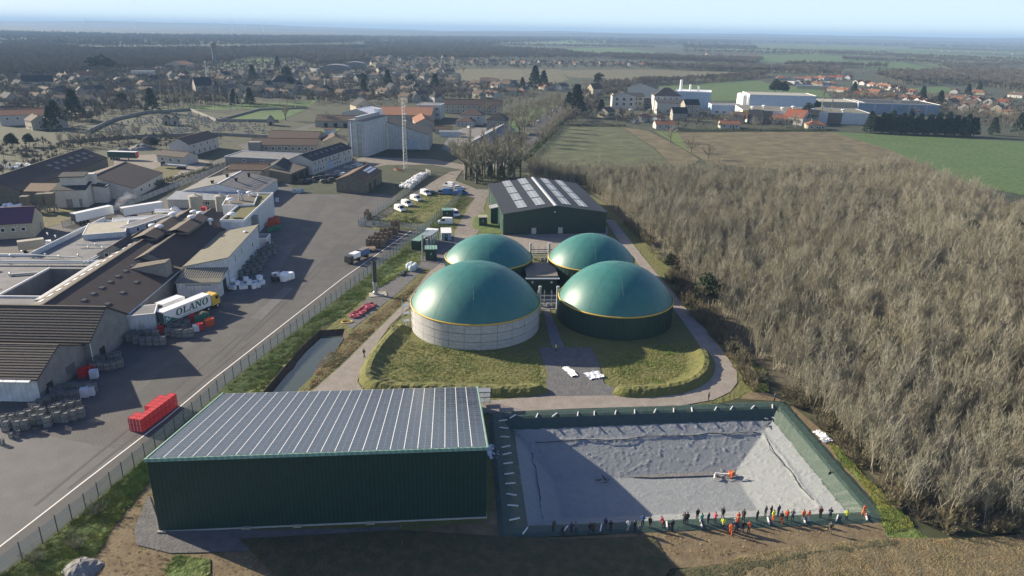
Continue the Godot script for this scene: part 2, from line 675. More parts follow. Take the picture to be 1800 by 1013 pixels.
func ground():
	lagoon = PackedVector2Array([Vector2(-2.7,-107.9), Vector2(48.6,-113.6), Vector2(51.1,-81.8), Vector2(-0.3,-77.2)])
	ditch = pts([440,712,468,683,500,645,532,608,562,581,606,578,611,588,590,622,548,662,510,700,488,722])
	var outer := PackedVector2Array([Vector2(-22000,-22000), Vector2(22000,-22000), Vector2(22000,1200), Vector2(-22000,1200)])
	var b := MB.new()
	var xs := [-22000.0,-40.0,22.0,22000.0]
	for i in 3:
		for s in half(outer, xs[i], xs[i + 1]):
			var rest := [s]
			for h in [lagoon, ditch]:
				var nxt := []
				for q in rest:
					nxt.append_array(cut(q, h))
				rest = nxt
			for q in rest:
				var ii := Geometry2D.triangulate_polygon(q)
				for k in range(0, ii.size(),3):
					b.trin(v3(q[ii[k]]), v3(q[ii[k + 1]]), v3(q[ii[k + 2]]), UP, UP, UP)
	tag(obj("ground", b, M.farmland), "dull green farmland reaching to the hazy horizon", "", "", "structure")
	# flooded ditch between the works yard and the digesters
	b = MB.new()
	var cen := Vector2.ZERO
	for p in ditch:
		cen += p / ditch.size()
	var low := Geometry2D.offset_polygon(ditch, -1.6)[0]
	for i in ditch.size():
		var p := ditch[i]
		var q := ditch[(i + 1) % ditch.size()]
		var k := 8
		for j in k:
			for d in 3:
				var g := func(t: float, e: float):
					var a := p.lerp(q, t)
					var c := a + (cen - a).normalized() * 2.0 * e
					return v3(c, -1.5 * e + 0.12 * hump.get_noise_2dv(c * 2.0))
				var t0 := float(j) / k
				var t1 := float(j + 1) / k
				b.ref = Vector3(cen.x, 60, cen.y)
				b.quad(g.call(t0, d / 3.0), g.call(t1, d / 3.0), g.call(t1, (d + 1) / 3.0), g.call(t0, (d + 1) / 3.0))
	tag(obj("ditch_bank", b, M.earth_dark), "dark sloping earth banks of the flooded ditch", "", "", "structure")
	sheet("pond_bed", Geometry2D.offset_polygon(ditch, -0.4)[0],-1.55, M.earth_dark, "muddy bed of the flooded ditch")
	sheet("water", Geometry2D.offset_polygon(ditch, -0.9)[0],-0.95, M.water, "murky grey green water in the long ditch")

	# works yard
	var fence := [-45,1062,0,1012,75,956,151,896,255,805,369,705,396,677,600,520,748,405]
	sheet("yard", pts([-700,1500,-45,1062,0,1009,151,893,255,802,369,703,396,675,600,518,742,406,720,406,632,399,700,345,640,338,590,342,520,340,490,300,520,240,560,215,400,260,330,330, 250,362, 100,378, 0,402, -120,425, -700,500]),0.012, M.asphalt, "broad worn grey asphalt yard of the works")
	sheet("road", pts([-60,1052,0,1003,151,889,255,800,369,700,396,672,600,516,738,406,722,406,600,491,369,671,288,739,150,845,60,915,0,961,-150,1075]),0.024, M.asphalt_new, "strip of darker asphalt road between the white line and the mesh fence")
	var line := pts([-150,1075,0,961,60,915,150,845,288,739,369,671,600,491,722,406])
	var lb := MB.new()
	for i in line.size() - 1:
		var q := ribbon(PackedVector2Array([line[i], line[i + 1]]),0.22)
		lb.trin(v3(q[0],.034), v3(q[1],.034), v3(q[2],.034), UP, UP, UP)
		lb.trin(v3(q[0],.034), v3(q[2],.034), v3(q[3],.034), UP, UP, UP)
	tag(obj("road_marking", lb, M.line_paint), "long white line along the works road", "", "", "structure")
	var k := 0
	for q in [[400,520, 470,432, 520,430, 470,505], [560,470, 590,430, 640,432, 612,470], [230,700, 300,640, 352,640, 290,702], [440,560, 500,505, 520,508, 462,562], [300,640, 420,540, 428,542, 312,644], [520,400, 560,345, 580,347, 545,402], [60,820, 120,780, 150,792, 90,838], [600,372, 640,344, 660,346, 622,374]]:
		sheet("asphalt_patch", pts(q), 0.020 + 0.0005 * k, M.asphalt_new if k % 3 else M.asphalt_worn, "patched piece of the yard surface")
		k += 1
	for q in [[430,600, 600,440, 640,400], [380,640, 520,505, 600,425], [120,860, 300,715, 440,600], [60,890, 260,725, 420,590]]:
		sheet("tyre_track", ribbon(smooth_line(pts(q),5),0.5), 0.0262 + 0.0005 * k, M.asphalt_new, "dark tyre track worn into the yard")
		k += 1
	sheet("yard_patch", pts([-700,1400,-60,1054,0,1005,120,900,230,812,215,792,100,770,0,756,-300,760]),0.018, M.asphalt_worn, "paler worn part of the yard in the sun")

	# the biogas site
	var site_poly := pts([-30,1080,0,1013,151,897,255,806,369,706,396,678,600,521,748,406,822,338,880,338,1010,330,1110,380,1200,500,1300,620,1330,690,1300,700,1255,712,850,724,868,735,888,945,1000,1080])
	var parts_ := []
	for s in half(site_poly, -300,-40.0) + half(site_poly, -40.0,22.0) + half(site_poly, 22.0,300):
		for q in cut(s, ditch):
			parts_.append_array(cut(q, lagoon))
	for q in parts_:
		sheet("lawn", q, 0.02, M.grass, "rough winter grass of the biogas site", 0.07,1.3)
	sheet("lawn", pts([652,404, 664,394, 722,346, 770,341, 810,344, 752,400, 740,405]), 0.05, M.grass, "rough grass inside the van park fence", 0.10,1.0)
	sheet("grass_verge", pts([396,679,600,522,748,407,812,346,806,360,775,420,730,470,655,512,600,560,570,572,540,592,500,633,462,680,430,712,380,760,330,745]),0.06, M.grass_rich, "bright green grass bank behind the mesh fence", 0.30,0.8)
	sheet("grass_strip", pts([-30,1072,0,1014,151,898,258,806,262,850,200,930,150,1013,120,1080]),0.06, M.grass_rich, "bright green grass outside the corner of the solar shed", 0.28,0.7)
	sheet("gravel_bed", pts([654,515,750,455,766,440,778,445,700,515,618,580,607,570]),0.085, M.gravel, "grey gravel drain strip beside the site road")
	sheet("dry_bank", pts([618,583,700,518,770,462,745,490,715,525,600,640,540,690,520,700,556,664,594,622]),0.07, M.grass_dry, "dry yellow grass between ditch and site road", 0.16,1.0)
	sheet("site_road", pts([800,412,788,441,745,490,717,528,600,644,545,692,500,735,590,735,640,690,628,672,637,642,687,571,712,548,735,530,775,500,800,450,838,412,848,396,832,398,826,412]),0.125, M.concrete_road, "pale concrete site road along the digesters")
	sheet("track", pts([640,396,700,355,790,303,812,300,800,318,838,333,880,335,880,352,858,345,850,368,856,382,848,396,834,414,796,414,812,385,834,350,812,343,770,340,722,345,668,392,660,402]),0.13, M.track, "rutted stony track where the vans are parked")
	sheet("lawn_island", pts([852,350,880,340,882,360,862,366]),0.13, M.grass_dry, "yellow green grass by the barn corner", 0.1,1.0)
	sheet("lawn_kiosk", pts([832,384,846,374,884,378,886,412,850,410,830,400]),0.14, M.grass_rich, "grass plot around the small green kiosk", 0.15,0.8)
	sheet("access_road", pts([560,735,845,707,960,696,1200,693,1230,679,1246,655,1241,625,1200,565,1150,500,1085,420,1062,385,1080,388,1130,452,1200,536,1240,580,1274,622,1296,655,1296,674,1284,690,1255,704,1200,714,1000,720,855,727,590,748]),0.135, M.concrete_road, "pale loop road curving round the green tanks to the lagoon")
	sheet("forecourt", pts([946,612,1040,612,1052,640,1062,676,1095,690,1200,693.5,1205,695,960,698,905,702,960,684,962,655]),0.145, M.gravel, "grey gravel forecourt between the two grass plots")
	sheet("footpath", pts([955,546,966,545,992,612,970,612]),0.15, M.gravel_light, "narrow gravel path between the two front digesters")
	sheet("service_yard", pts([925,470,985,465,1000,545,930,545]),0.16, M.gravel_light, "pale paved passage between the digesters")
	sheet("apron", pts([716,440,796,414,800,440,760,475,735,470]),0.155, M.gravel, "dark gravel hard standing under the gas plant")
	sheet("barn_apron", pts([880,414,1070,400,1062,440,870,450]),0.15, M.concrete_road, "concrete apron along the front of the green barn")
	# earth round the shed and the lagoon
	sheet("earth", pts([158,1013,150,975,205,900,240,845,262,842,285,945,560,935,760,925,860,915,866,830,860,780,853,735,868,735,888,948,1000,945,1200,933,1400,918,1551,914,1370,706,1300,702,1330,682,1395,715,1460,770,1560,900,1620,940,1560,985,1180,1000,1100,1090,110,1110]),0.05, M.earth, "bare brown earth around the shed and the lagoon", 0.06,0.7)
	sheet("shed_gravel", pts([240,960,236,930,262,872,284,936,600,932,700,928,700,940,420,972,300,975]),0.20, M.gravel, "grey gravel at the corner of the solar shed")
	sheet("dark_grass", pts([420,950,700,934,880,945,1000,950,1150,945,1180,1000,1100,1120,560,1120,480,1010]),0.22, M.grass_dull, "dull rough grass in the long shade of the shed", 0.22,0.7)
	sheet("grass_patch", pts([290,1010,310,978,370,985,370,1010,330,1040]),0.21, M.grass_rich, "small green grass patch on the bare earth", 0.2,0.6)
	sheet("grass_margin", pts([1456,780,1475,790,1520,842,1565,880,1610,930,1650,960,1560,945,1530,870,1480,815]),0.10, M.grass_rich, "green grass margin between lagoon and wood", 0.25,0.7)
	sheet("stubble", pts([1195,1010,1400,960,1580,948,1700,950,1900,935,2000,1200,1000,1250]),0.24, M.stubble, "straw coloured stubble at the edge of the wood", 0.2,0.6)
	sheet("grass_rim", pts([1190,1005,1330,985,1560,950,1600,962,1420,985,1230,1040,1150,1090]),0.28, M.grass_dull, "rough grass between earth and stubble", 0.2,0.6)
	forest_edge = pts([925,302, 1000,312, 1120,316, 1250,314, 1330,318, 1420,316, 1520,306, 1600,306, 1660,330, 1730,360, 1820,385, 2100,420,2500,900,1980,985,1800,935,1690,925,1600,905,1530,835,1455,755,1395,700,1340,650,1300,600,1250,545,1200,480,1140,425,1090,385,1055,350,1020,325,930,318])
	sheet("wood_floor", forest_edge, 0.09, M.litter, "brown leaf litter under the leafless wood", 0.3,3.0)

# ring of the lagoon, inset metres in from the rim, at depth y; t runs once round
func ring(t: float, inset: float, y: float) -> Vector3:
	var q := Geometry2D.offset_polygon(lagoon, -inset)[0] if inset > 0.01 else lagoon
	var k := int(floor(t)) % 4
	return v3(q[k].lerp(q[(k + 1) % 4], t - floor(t)), y)

func lag(k: int, inset: float) -> Vector2:
	# corner k of the lagoon moved in along both of its sides
	var p := lagoon[k]
	var a := (lagoon[(k + 1) % 4] - p).normalized()
	var b := (lagoon[(k + 3) % 4] - p).normalized()
	return p + (a + b) * inset

func lagoon_liner():
	# green liner: flap on the ground, then the steep upper slope
	var b := MB.new()
	var prof := [[-0.9,0.10],[-0.2,0.27],[1.0,0.22],[1.5,0.02],[2.9,-1.15],[3.3,-1.42]]
	for k in 4:
		var n_ := 46
		for i in n_:
			for j in prof.size() - 1:
				var g := func(t: float, w: Array):
					var p: Vector2 = lag(k, w[0]).lerp(lag((k + 1) % 4, w[0]), t)
					var e: float = 0.10 * hump.get_noise_2d(p.x * 1.7, p.y * 1.7) + 0.04 * hump.get_noise_2d(p.x * 7.0, p.y * 7.0)
					return v3(p, w[1] + (e if w[1] < 0.15 else e * 0.5))
				var t0 := float(i) / n_
				var t1 := float(i + 1) / n_
				b.ref = Vector3(24,-40,-95)
				b.quad(g.call(t0, prof[j]), g.call(t1, prof[j]), g.call(t1, prof[j + 1]), g.call(t0, prof[j + 1]))
	var root := base("lagoon_cover", Vector3.ZERO, 0, "dark green plastic liner folded over the rim of the empty lagoon", "pond liner")
	obj("liner", b, M.liner, root)
	# grey geotextile over slopes and floor, creased
	b = MB.new()
	var fold := FastNoiseLite.new()
	fold.seed = 8
	fold.noise_type = FastNoiseLite.TYPE_SIMPLEX
	fold.fractal_type = FastNoiseLite.FRACTAL_RIDGED
	fold.fractal_octaves = 2
	fold.frequency = 0.20
	fold.domain_warp_enabled = true
	fold.domain_warp_amplitude = 2.5
	fold.domain_warp_frequency = 0.08
	var sag := FastNoiseLite.new()
	sag.frequency = 0.10
	sag.seed = 2
	var c := [lag(0,2.75), lag(1,2.75), lag(2,2.75), lag(3,2.75)]
	var nu := 190
	var nv := 120
	var hgt := []
	var top := 1.15
	var deep := 4.7
	for i in nu + 1:
		var row := PackedVector3Array()
		for j in nv + 1:
			var u := float(i) / nu
			var w := float(j) / nv
			var p: Vector2 = c[0].lerp(c[1], u).lerp(c[3].lerp(c[2], u), w)
			var d := minf(minf(u, 1.0 - u) * 45.9, minf(w, 1.0 - w) * 26.0)
			var sl := minf(minf(u / 6.0, (1.0 - u) / 10.5) * 45.9, minf(w / 10.5, (1.0 - w) / 6.0) * 26.0)
			var y := -lerpf(top, deep, clampf(sl, 0, 1))
			var steep := 1.0 if sl < 1.0 else 0.5
			for q in [0.5,-0.7,1.5]:
				var e := p.rotated(q)
				var ff := fold.get_noise_2d(e.x * 0.6, e.y * 2.4 + q * 70)
				y += pow(maxf(ff - 0.50,0.0) / 0.50,2.0) * 0.15 * steep * clampf(d * 2.0,0.1,1)
			y += 0.035 * sag.get_noise_2dv(p)
			# welts: the rolled seams near the rim
			y += 0.16 * exp(-pow((d - 3.0 - 0.5 * sag.get_noise_2dv(p)) / 0.22,2.0))
			row.append(v3(p, y))
		hgt.append(row)
	var nrm := func(i: int, j: int) -> Vector3:
		var dx: Vector3 = hgt[mini(i + 1, nu)][j] - hgt[maxi(i - 1,0)][j]
		var dz: Vector3 = hgt[i][mini(j + 1, nv)] - hgt[i][maxi(j - 1,0)]
		var q := dz.cross(dx).normalized()
		return q if q.y > 0 else -q
	var ns := []
	for i in nu + 1:
		var row := PackedVector3Array()
		for j in nv + 1:
			row.append(nrm.call(i, j))
		ns.append(row)
	for i in nu:
		for j in nv:
			b.trin(hgt[i][j], hgt[i + 1][j], hgt[i + 1][j + 1], ns[i][j], ns[i + 1][j], ns[i + 1][j + 1])
			b.trin(hgt[i][j], hgt[i + 1][j + 1], hgt[i][j + 1], ns[i][j], ns[i + 1][j + 1], ns[i][j + 1])
	var gt := base("geotextile_sheet", Vector3.ZERO, 0, "creased pale grey geotextile sheet lining the empty lagoon", "textile sheet")
	obj("sheet", b, M.geotextile, gt)
	# dark seam ropes lying on the sheet
	for side in [[0,1,3.1,0.338], [1,2,3.4,0.338], [3,0,3.2,0.59]]:
		var rp := MB.new()
		var pth := []
		for i in 41:
			var t := lerpf(0.03,0.97, i / 40.0)
			var p: Vector2 = lag(side[0],2.75 + side[2]).lerp(lag(side[1],2.75 + side[2]), t)
			p += Vector2(sag.get_noise_2d(p.x * 2, p.y), sag.get_noise_2d(p.y * 2, p.x)) * 0.9
			pth.append(v3(p, -1.15 - side[2] * side[3] + 0.26))
		rp.path(pth, 0.07,5)
		obj("seam", rp, M.rope, gt)
	# gather of folded sheet in two corners
	for k in [[0,1.0],[1,1.2]]:
		var q: Vector2 = lag(k[0],3.4)
		var gb := MB.new()
		for i in 14:
			var a := v3(q + Vector2(R(-1.6,1.6), R(-1.2,1.4)), R(-1.6,-1.0))
			gb.tube(a, a + Vector3(R(-1.5,1.5), R(-0.3,0.3), R(-1,1)), R(0.12,0.25), R(0.04,0.12),6)
		obj("fold", gb, M.geotextile, gt)
	# sand patch left on the floor
	var f0 := G(1100,838,-4.6)
	sheet("sand_patch", PackedVector2Array([Vector2(f0.x, f0.z), Vector2(f0.x + 14, f0.z - 1.7), Vector2(f0.x + 15, f0.z - 0.7), Vector2(f0.x + 4, f0.z + 0.3)]),-4.5, M.gravel_light, "dry sandy streak on the floor of the lagoon")
	# battens that hold the liner down
	var bt := proto("batten", "batten")
	var bm := MB.new()
	bm.box(Vector3(0,0.07,0), Vector3(1.5,0.14,0.16))
	obj("bar", bm, M.batten, bt)
	var ord := ["first", "second", "third", "fourth", "fifth", "sixth", "seventh", "eighth", "ninth", "tenth", "eleventh", "twelfth", "thirteenth", "fourteenth", "fifteenth"]
	for e in [[0,1,14, "along the rim by the loop road, counted from the shed", 1.2,0.25,1.15],[3,0,11, "on the flap beside the solar shed, counted from the people", 1.4,0.22,0.1],[3,2,11, "at the feet of the onlookers, counted from the shed", 0.1,0.30,1.3]]:
		for i in e[2]:
			var t: float = (i + 0.6) / e[2] + R(-0.01,0.01)
			var p: Vector2 = lag(e[0], e[4]).lerp(lag(e[1], e[4]), t)
			place(bt, v3(p, e[5]), e[6] + R(-0.35,0.35), "white batten %s" % e[3].replace("counted", ord[i] + " counted"), "white battens holding down the lagoon liner")

func joined_mesh(parts_: Array) -> ArrayMesh:
	var m := ArrayMesh.new()
	for p in parts_:
		var one: ArrayMesh = p[0].mesh(p[1])
		m.add_surface_from_arrays(Mesh.PRIMITIVE_TRIANGLES, one.surface_get_arrays(0))
		m.surface_set_material(m.get_surface_count() - 1, p[1])
	return m

func site():
	solar_shed()
	tank("front digester with pale concrete panel wall and green dome", Vector3(-8.0,0,-148.1),14.2,5.45,8.6, true)
	tank("front green digester in dark cladding beside the loop road", Vector3(23.6,0,-153.1),12.9,5.1,7.9, false)
	tank("rear green domed digester behind the pale concrete one", Vector3(-6.2,0,-179.5),11.4,5.9,5.7, false)
	tank("rear green domed digester behind the dark clad one near the barn", Vector3(20.7,0,-179.6),11.2,5.9,6.4, false)
	tank_fittings()
	barn()
	berms()
	gas_plant()
	mesh_fence([-45,1062,0,1012,75,956,151,896,255,805,369,705,396,677,500,597,600,520,680,459,748,405,812,345],2.4,2.7, "pale welded mesh fence along the works road")
	mesh_fence([748,405,630,397,700,353,753,309],2.0,2.6, "dark mesh fence around the van park corner")
	mesh_fence([704,328,722,333,757,308,748,304],2.0,2.0, "mesh fence around the stack of white bags")

func solar_shed():
	var a := Vector2(-45.1,-76.35)
	var e := Vector2(-2.9,-80.4)
	var L := a.distance_to(e)
	var turn := -atan2(e.y - a.y, e.x - a.x)
	var s := base("solar_shed", v3(a), turn, "big dark green shed with its mono pitch roof covered in solar panels", "shed")
	var H := 11.0
	var hb := 3.9
	var D := 30.6
	# walls: front, back and two gables, with a low concrete plinth
	var b := MB.new()
	b.ref = Vector3(L / 2,3,-D / 2)
	b.quad(Vector3(0,0.25,0), Vector3(L, 0.25,0), Vector3(L, H - 0.3,0), Vector3(0, H - 0.3,0))
	obj("front_wall", b, M.clad_green, s)
	b = MB.new()
	b.ref = Vector3(L / 2,3,-D / 2)
	for x in [0.02, L - 0.02]:
		b.quad(Vector3(x, 0.25,0), Vector3(x, 0.25,-D), Vector3(x, hb - 0.3,-D), Vector3(x, H - 0.3,0))
	b.quad(Vector3(0,0.25,-D), Vector3(L, 0.25,-D), Vector3(L, hb - 0.3,-D), Vector3(0, hb - 0.3,-D))
	obj("side_wall", b, M.clad_green, s)
	b = MB.new()
	b.box(Vector3(L / 2,0.13,-D / 2), Vector3(L + 0.16,0.26, D + 0.16))
	obj("plinth", b, M.concrete, s)
	# the ribs of the front cladding
	b = MB.new()
	for i in int(L / 0.75):
		b.box(Vector3(0.4 + i * 0.75, H / 2,0.03), Vector3(0.08, H - 0.9,0.012))
	tag(obj("cladding_rib", b, M.clad_green, s), "", "", "", "stuff")
	# roof: local frame with x along the eave and z down the slope from the front edge
	var slope := atan2(H - hb, D)
	var S := sqrt(D * D + pow(H - hb, 2))
	var rb := Basis(Vector3.RIGHT, -slope)
	var roof := Node3D.new()
	roof.name = "roof"
	s.add_child(roof)
	roof.transform = Transform3D(rb, Vector3(0, H, 0))
	b = MB.new()
	b.box(Vector3(L / 2,-0.18,-S / 2), Vector3(L + 0.1,0.22, S + 0.1))
	obj("deck", b, M.sheet_grey, roof)
	b = MB.new()
	b.box(Vector3(L / 2,-0.06,0.14), Vector3(L + 0.5,0.42,0.22))
	b.box(Vector3(L + 0.16,-0.08,-S / 2), Vector3(0.2,0.34, S + 0.3))
	b.box(Vector3(-0.16,-0.08,-S / 2), Vector3(0.2,0.34, S + 0.3))
	obj("edge_trim", b, M.roof_gutter, roof)
	# panels
	var nx := 24
	var nz := 30
	var px := (L - 0.3) / nx
	var pz := (S - 0.9) / nz
	var im := Image.create(120,72, false, Image.FORMAT_RGB8)
	var crng := RandomNumberGenerator.new()
	crng.seed = 3
	for x in 120:
		for y in 72:
			var gap := x % 12 < 1 or y % 12 < 1
			var c := lin(0.046,0.056,0.082) if not gap else lin(0.072,0.082,0.108)
			if x > 57 and x < 62:
				c = lin(0.17,0.18,0.19)
			im.set_pixel(x, y, c)
	var tex := ImageTexture.create_from_image(im)
	var kinds := []
	for k in 4:
		var g := plain("solar_glass_%d" % k, lin(0.86 + 0.07 * k, 0.86 + 0.07 * k, 0.9 + 0.05 * k),0.24 + 0.02 * k)
		g.albedo_texture = tex
		g.metallic_specular = 0.62
		var gb := MB.new()
		var w := px - 0.13
		var h := pz - 0.12
		gb.trin(Vector3(-w / 2,0.045,-h / 2), Vector3(w / 2,0.045,-h / 2), Vector3(w / 2,0.045, h / 2), UP, UP, UP, Vector2(0,0), Vector2(1,0), Vector2(1,1))
		gb.trin(Vector3(-w / 2,0.045,-h / 2), Vector3(w / 2,0.045, h / 2), Vector3(-w / 2,0.045, h / 2), UP, UP, UP, Vector2(0,0), Vector2(1,1), Vector2(0,1))
		var fb := MB.new()
		fb.box(Vector3(0,0.02,0), Vector3(w + 0.04,0.04, h + 0.04))
		kinds.append(joined_mesh([[gb, g],[fb, M.zinc]]))
	var rest := [[],[],[],[]]
	for j in nz:
		for i in nx:
			var k: int = crng.randi() % 4
			var at := Vector3(0.15 + (i + 0.5) * px, 0,-0.45 - (j + 0.5) * pz)
			if j < 12:
				obj("solar_panel", kinds[k], null, roof, at)
			else:
				rest[k].append(Transform3D(Basis.IDENTITY, at))
	for k in 4:
		scatter("solar_panel_rows", kinds[k], rest[k],[], "", roof)
	for i in nx - 1:
		b = MB.new()
		b.box(Vector3(0.15 + (i + 1) * px, 0.035,-S / 2), Vector3(0.075,0.06, S - 0.9))
		obj("rail", b, M.white, roof)
	for j in [8,15,22]:
		b = MB.new()
		b.box(Vector3(L / 2,0.0,-0.45 - j * pz), Vector3(L - 0.4,0.03,0.06))
		obj("cross_rail", b, M.zinc, roof)
	# footing blocks and downpipe
	for x in [0.4,11.0,17.5,27.0]:
		b = MB.new()
		b.box(Vector3(x, 0.2,0.22), Vector3(1.1,0.4,0.35))
		obj("footing", b, M.roof_cream, s)
	b = MB.new()
	b.tube(Vector3(L + 0.1,0.1,-D + 1), Vector3(L + 0.1, hb - 0.4,-D + 1),0.07,0.07,6)
	obj("downpipe", b, M.green_dark, s)
	# gas rack and folded white sheet beside the shed
	var w := G(866,795)
	var t := base("white_sheet", w, 0.3, "crumpled white plastic sheet on the dark strip beside the solar shed", "sheet")
	crumple(t, 0.9,1.8,0.3, M.white_sheet)
	var rk := base("metal_rack", G(850,712), turn, "grey metal rack standing behind the corner of the solar shed", "rack")
	b = MB.new()
	for x in [-1.1,0.0,1.1]:
		for z in [-0.7,0.7]:
			b.tube(Vector3(x, 0, z), Vector3(x, 3.0, z),0.05,0.05,5)
	for y in [0.9,1.9,2.9]:
		b.box(Vector3(0, y, 0), Vector3(2.4,0.06,1.5))
	obj("frame", b, M.steel, rk)

func crumple(o: Node3D, sx: float, sz: float, h: float, mat: Material):
	var b := MB.new()
	var f := FastNoiseLite.new()
	f.frequency = 0.6
	f.seed = int(sx * 100 + sz * 17)
	f.fractal_type = FastNoiseLite.FRACTAL_RIDGED
	var n_ := 12
	var g := func(i: int, j: int) -> Vector3:
		var x := (float(i) / n_ - 0.5) * 2
		var z := (float(j) / n_ - 0.5) * 2
		var e := 1.0 + 0.25 * f.get_noise_2d(x * 3 + 9, z * 3)
		return Vector3(x * sx * e, 0.06 + h * maxf(0.0, f.get_noise_2d(x * 2 + o.position.x, z * 2)) * (1.2 - x * x * z * z), z * sz * e)
	for i in n_:
		for j in n_:
			b.quad(g.call(i, j), g.call(i + 1, j), g.call(i + 1, j + 1), g.call(i, j + 1))
	obj("sheet", b, mat, o)

func tank(label: String, c: Vector3, r: float, h: float, dome: float, pale: bool):
	var t := base("digester_tank", c, 0, label, "tank", "")
	var b := MB.new()
	var k := 72
	if pale:
		b.lathe(Vector3.ZERO, [[r - 0.14,0],[r - 0.14, h]], k)
		obj("core", b, M.wall_grey, t)
		var ns := 26
		for row in 3:
			b = MB.new()
			var w := TAU / ns
			var y0 := h * row / 3.0 + 0.03
			var y1 := h * (row + 1) / 3.0 - 0.03
			var a0 := 0.003
			b.lathe(Vector3.ZERO, [[r - 0.12, y0 - 0.0],[r, y0 + 0.03],[r, y1 - 0.03],[r - 0.12, y1]],4, a0, w - a0)
			for s in 2:
				var an := a0 if s == 0 else w - a0
				var d := Vector3(cos(an),0, sin(an))
				b.quad(d * (r - 0.12) + UP * y0, d * r + UP * (y0 + 0.03), d * r + UP * (y1 - 0.03), d * (r - 0.12) + UP * y1)
			var m := b.mesh(M.concrete)
			for i in ns:
				var o := obj("concrete_panel", m, null, t)
				o.rotation.y = i * w + 0.01
		# tension cables and moss that has run down a few joints
		for y in [1.0,1.75,2.9,3.6,4.7]:
			b = MB.new()
			b.lathe(Vector3(0, y, 0),[[r, -0.025],[r + 0.03,0],[r, 0.025]], k)
			obj("cable", b, M.wall_grey, t)
		for q in [[803,0.35,0.2],[831,0.5,0.0],[863,0.55,0.0],[905,0.25,0.1]]:
			var d := G(q[0],600)
			var an := atan2(d.z - c.z, d.x - c.x)
			var ff := (Vector3(d.x, 0, d.z) - c).normalized() * r
			an = atan2(ff.z, ff.x)
			var x: float = q[0]
			for it in 30:
				var p := c + Vector3(cos(an),0.5, sin(an)) * r
				var sc := cam_px(p)
				an -= (sc.x - x) * 0.002
			b = MB.new()
			b.lathe(Vector3.ZERO, [[r + 0.012,0.1],[r + 0.012, h - 0.1]],2, an - q[1] / r, an + q[1] / r)
			obj("moss_streak", b, M.moss_stain, t)
	else:
		b.lathe(Vector3.ZERO, [[r, 0],[r, h]], k)
		obj("wall", b, M.clad_green, t)
		b = MB.new()
		for i in 60:
			var d := Vector3(cos(i * TAU / 60),0, sin(i * TAU / 60))
			b.tube(d * (r + 0.01) + UP * 0.1, d * (r + 0.01) + UP * (h - 0.2),0.05,0.05,4, false)
		tag(obj("cladding_rib", b, M.clad_green, t), "", "", "", "stuff")
	# rim, yellow clamp ring, gas holder dome
	b = MB.new()
	b.lathe(Vector3.ZERO, [[r - 0.3, h],[r + 0.12, h],[r + 0.12, h + 0.12],[r - 0.3, h + 0.14]], k)
	obj("rim", b, M.wall_grey if pale else M.green_dark, t)
	b = MB.new()
	var ring_ := []
	for i in 9:
		var a := -PI / 2 + PI * i / 8.0
		ring_.append([r + 0.02 + 0.15 * cos(a), h + 0.20 + 0.17 * sin(a)])
	b.lathe(Vector3.ZERO, ring_, k)
	obj("clamp_ring", b, M.yellow, t)
	b = MB.new()
	var r1 := r - 0.06
	var rs := (r1 * r1 + dome * dome) / (2.0 * dome)
	var am := asin(minf(1.0, r1 / rs))
	if dome > r1:
		am = PI - am
	var prof := []
	for i in 25:
		var a := am * (1.0 - i / 24.0)
		prof.append([maxf(rs * sin(a),0.0), h + 0.15 + dome - rs + rs * cos(a)])
	b.lathe(Vector3.ZERO, prof, 96)
	obj("dome", b, M.membrane, t)
	# welded seams of the membrane, faint ridges running over the crown
	b = MB.new()
	for i in 10:
		var d := Vector3(cos(0.3 + i * TAU / 10),0, sin(0.3 + i * TAU / 10))
		var last = null
		for j in range(0,25,2):
			var p: Vector3 = d * prof[j][0] + UP * (prof[j][1] + 0.004)
			if last != null:
				b.tube(last, p, 0.022,0.022,4, false)
			last = p
	obj("seam", b, M.membrane, t)

func cam_px(p: Vector3) -> Vector2:
	var q := p - Vector3(0, EYE, 0)
	var z := q.dot(cam_f)
	return Vector2(CX + F * q.dot(cam_r) / z, CY - F * q.dot(cam_u) / z)

# the bearing on a round wall that shows at the given column of the survey photograph
func bearing(c: Vector3, r: float, x: float, an := 1.4) -> float:
	for it in 60:
		an -= (cam_px(c + Vector3(cos(an) * r, 2.0, sin(an) * r)).x - x) * 0.002
	return an

func ladder(o: Node3D, an: float, r: float, h: float, called := "ladder"):
	var d := Vector3(cos(an),0, sin(an))
	var s := Vector3(-d.z, 0, d.x)
	var b := MB.new()
	for k in [-0.25,0.25]:
		b.path([d * (r + 0.15) + s * k, d * (r + 0.15) + s * k + UP * (h + 0.9), d * (r - 0.4) + s * k + UP * (h + 1.2)],0.035,5)
	for i in int(h / 0.35):
		b.tube(d * (r + 0.15) - s * 0.25 + UP * (0.3 + i * 0.35), d * (r + 0.15) + s * 0.25 + UP * (0.3 + i * 0.35),0.02,0.02,4)
	obj(called, b, M.steel, o)

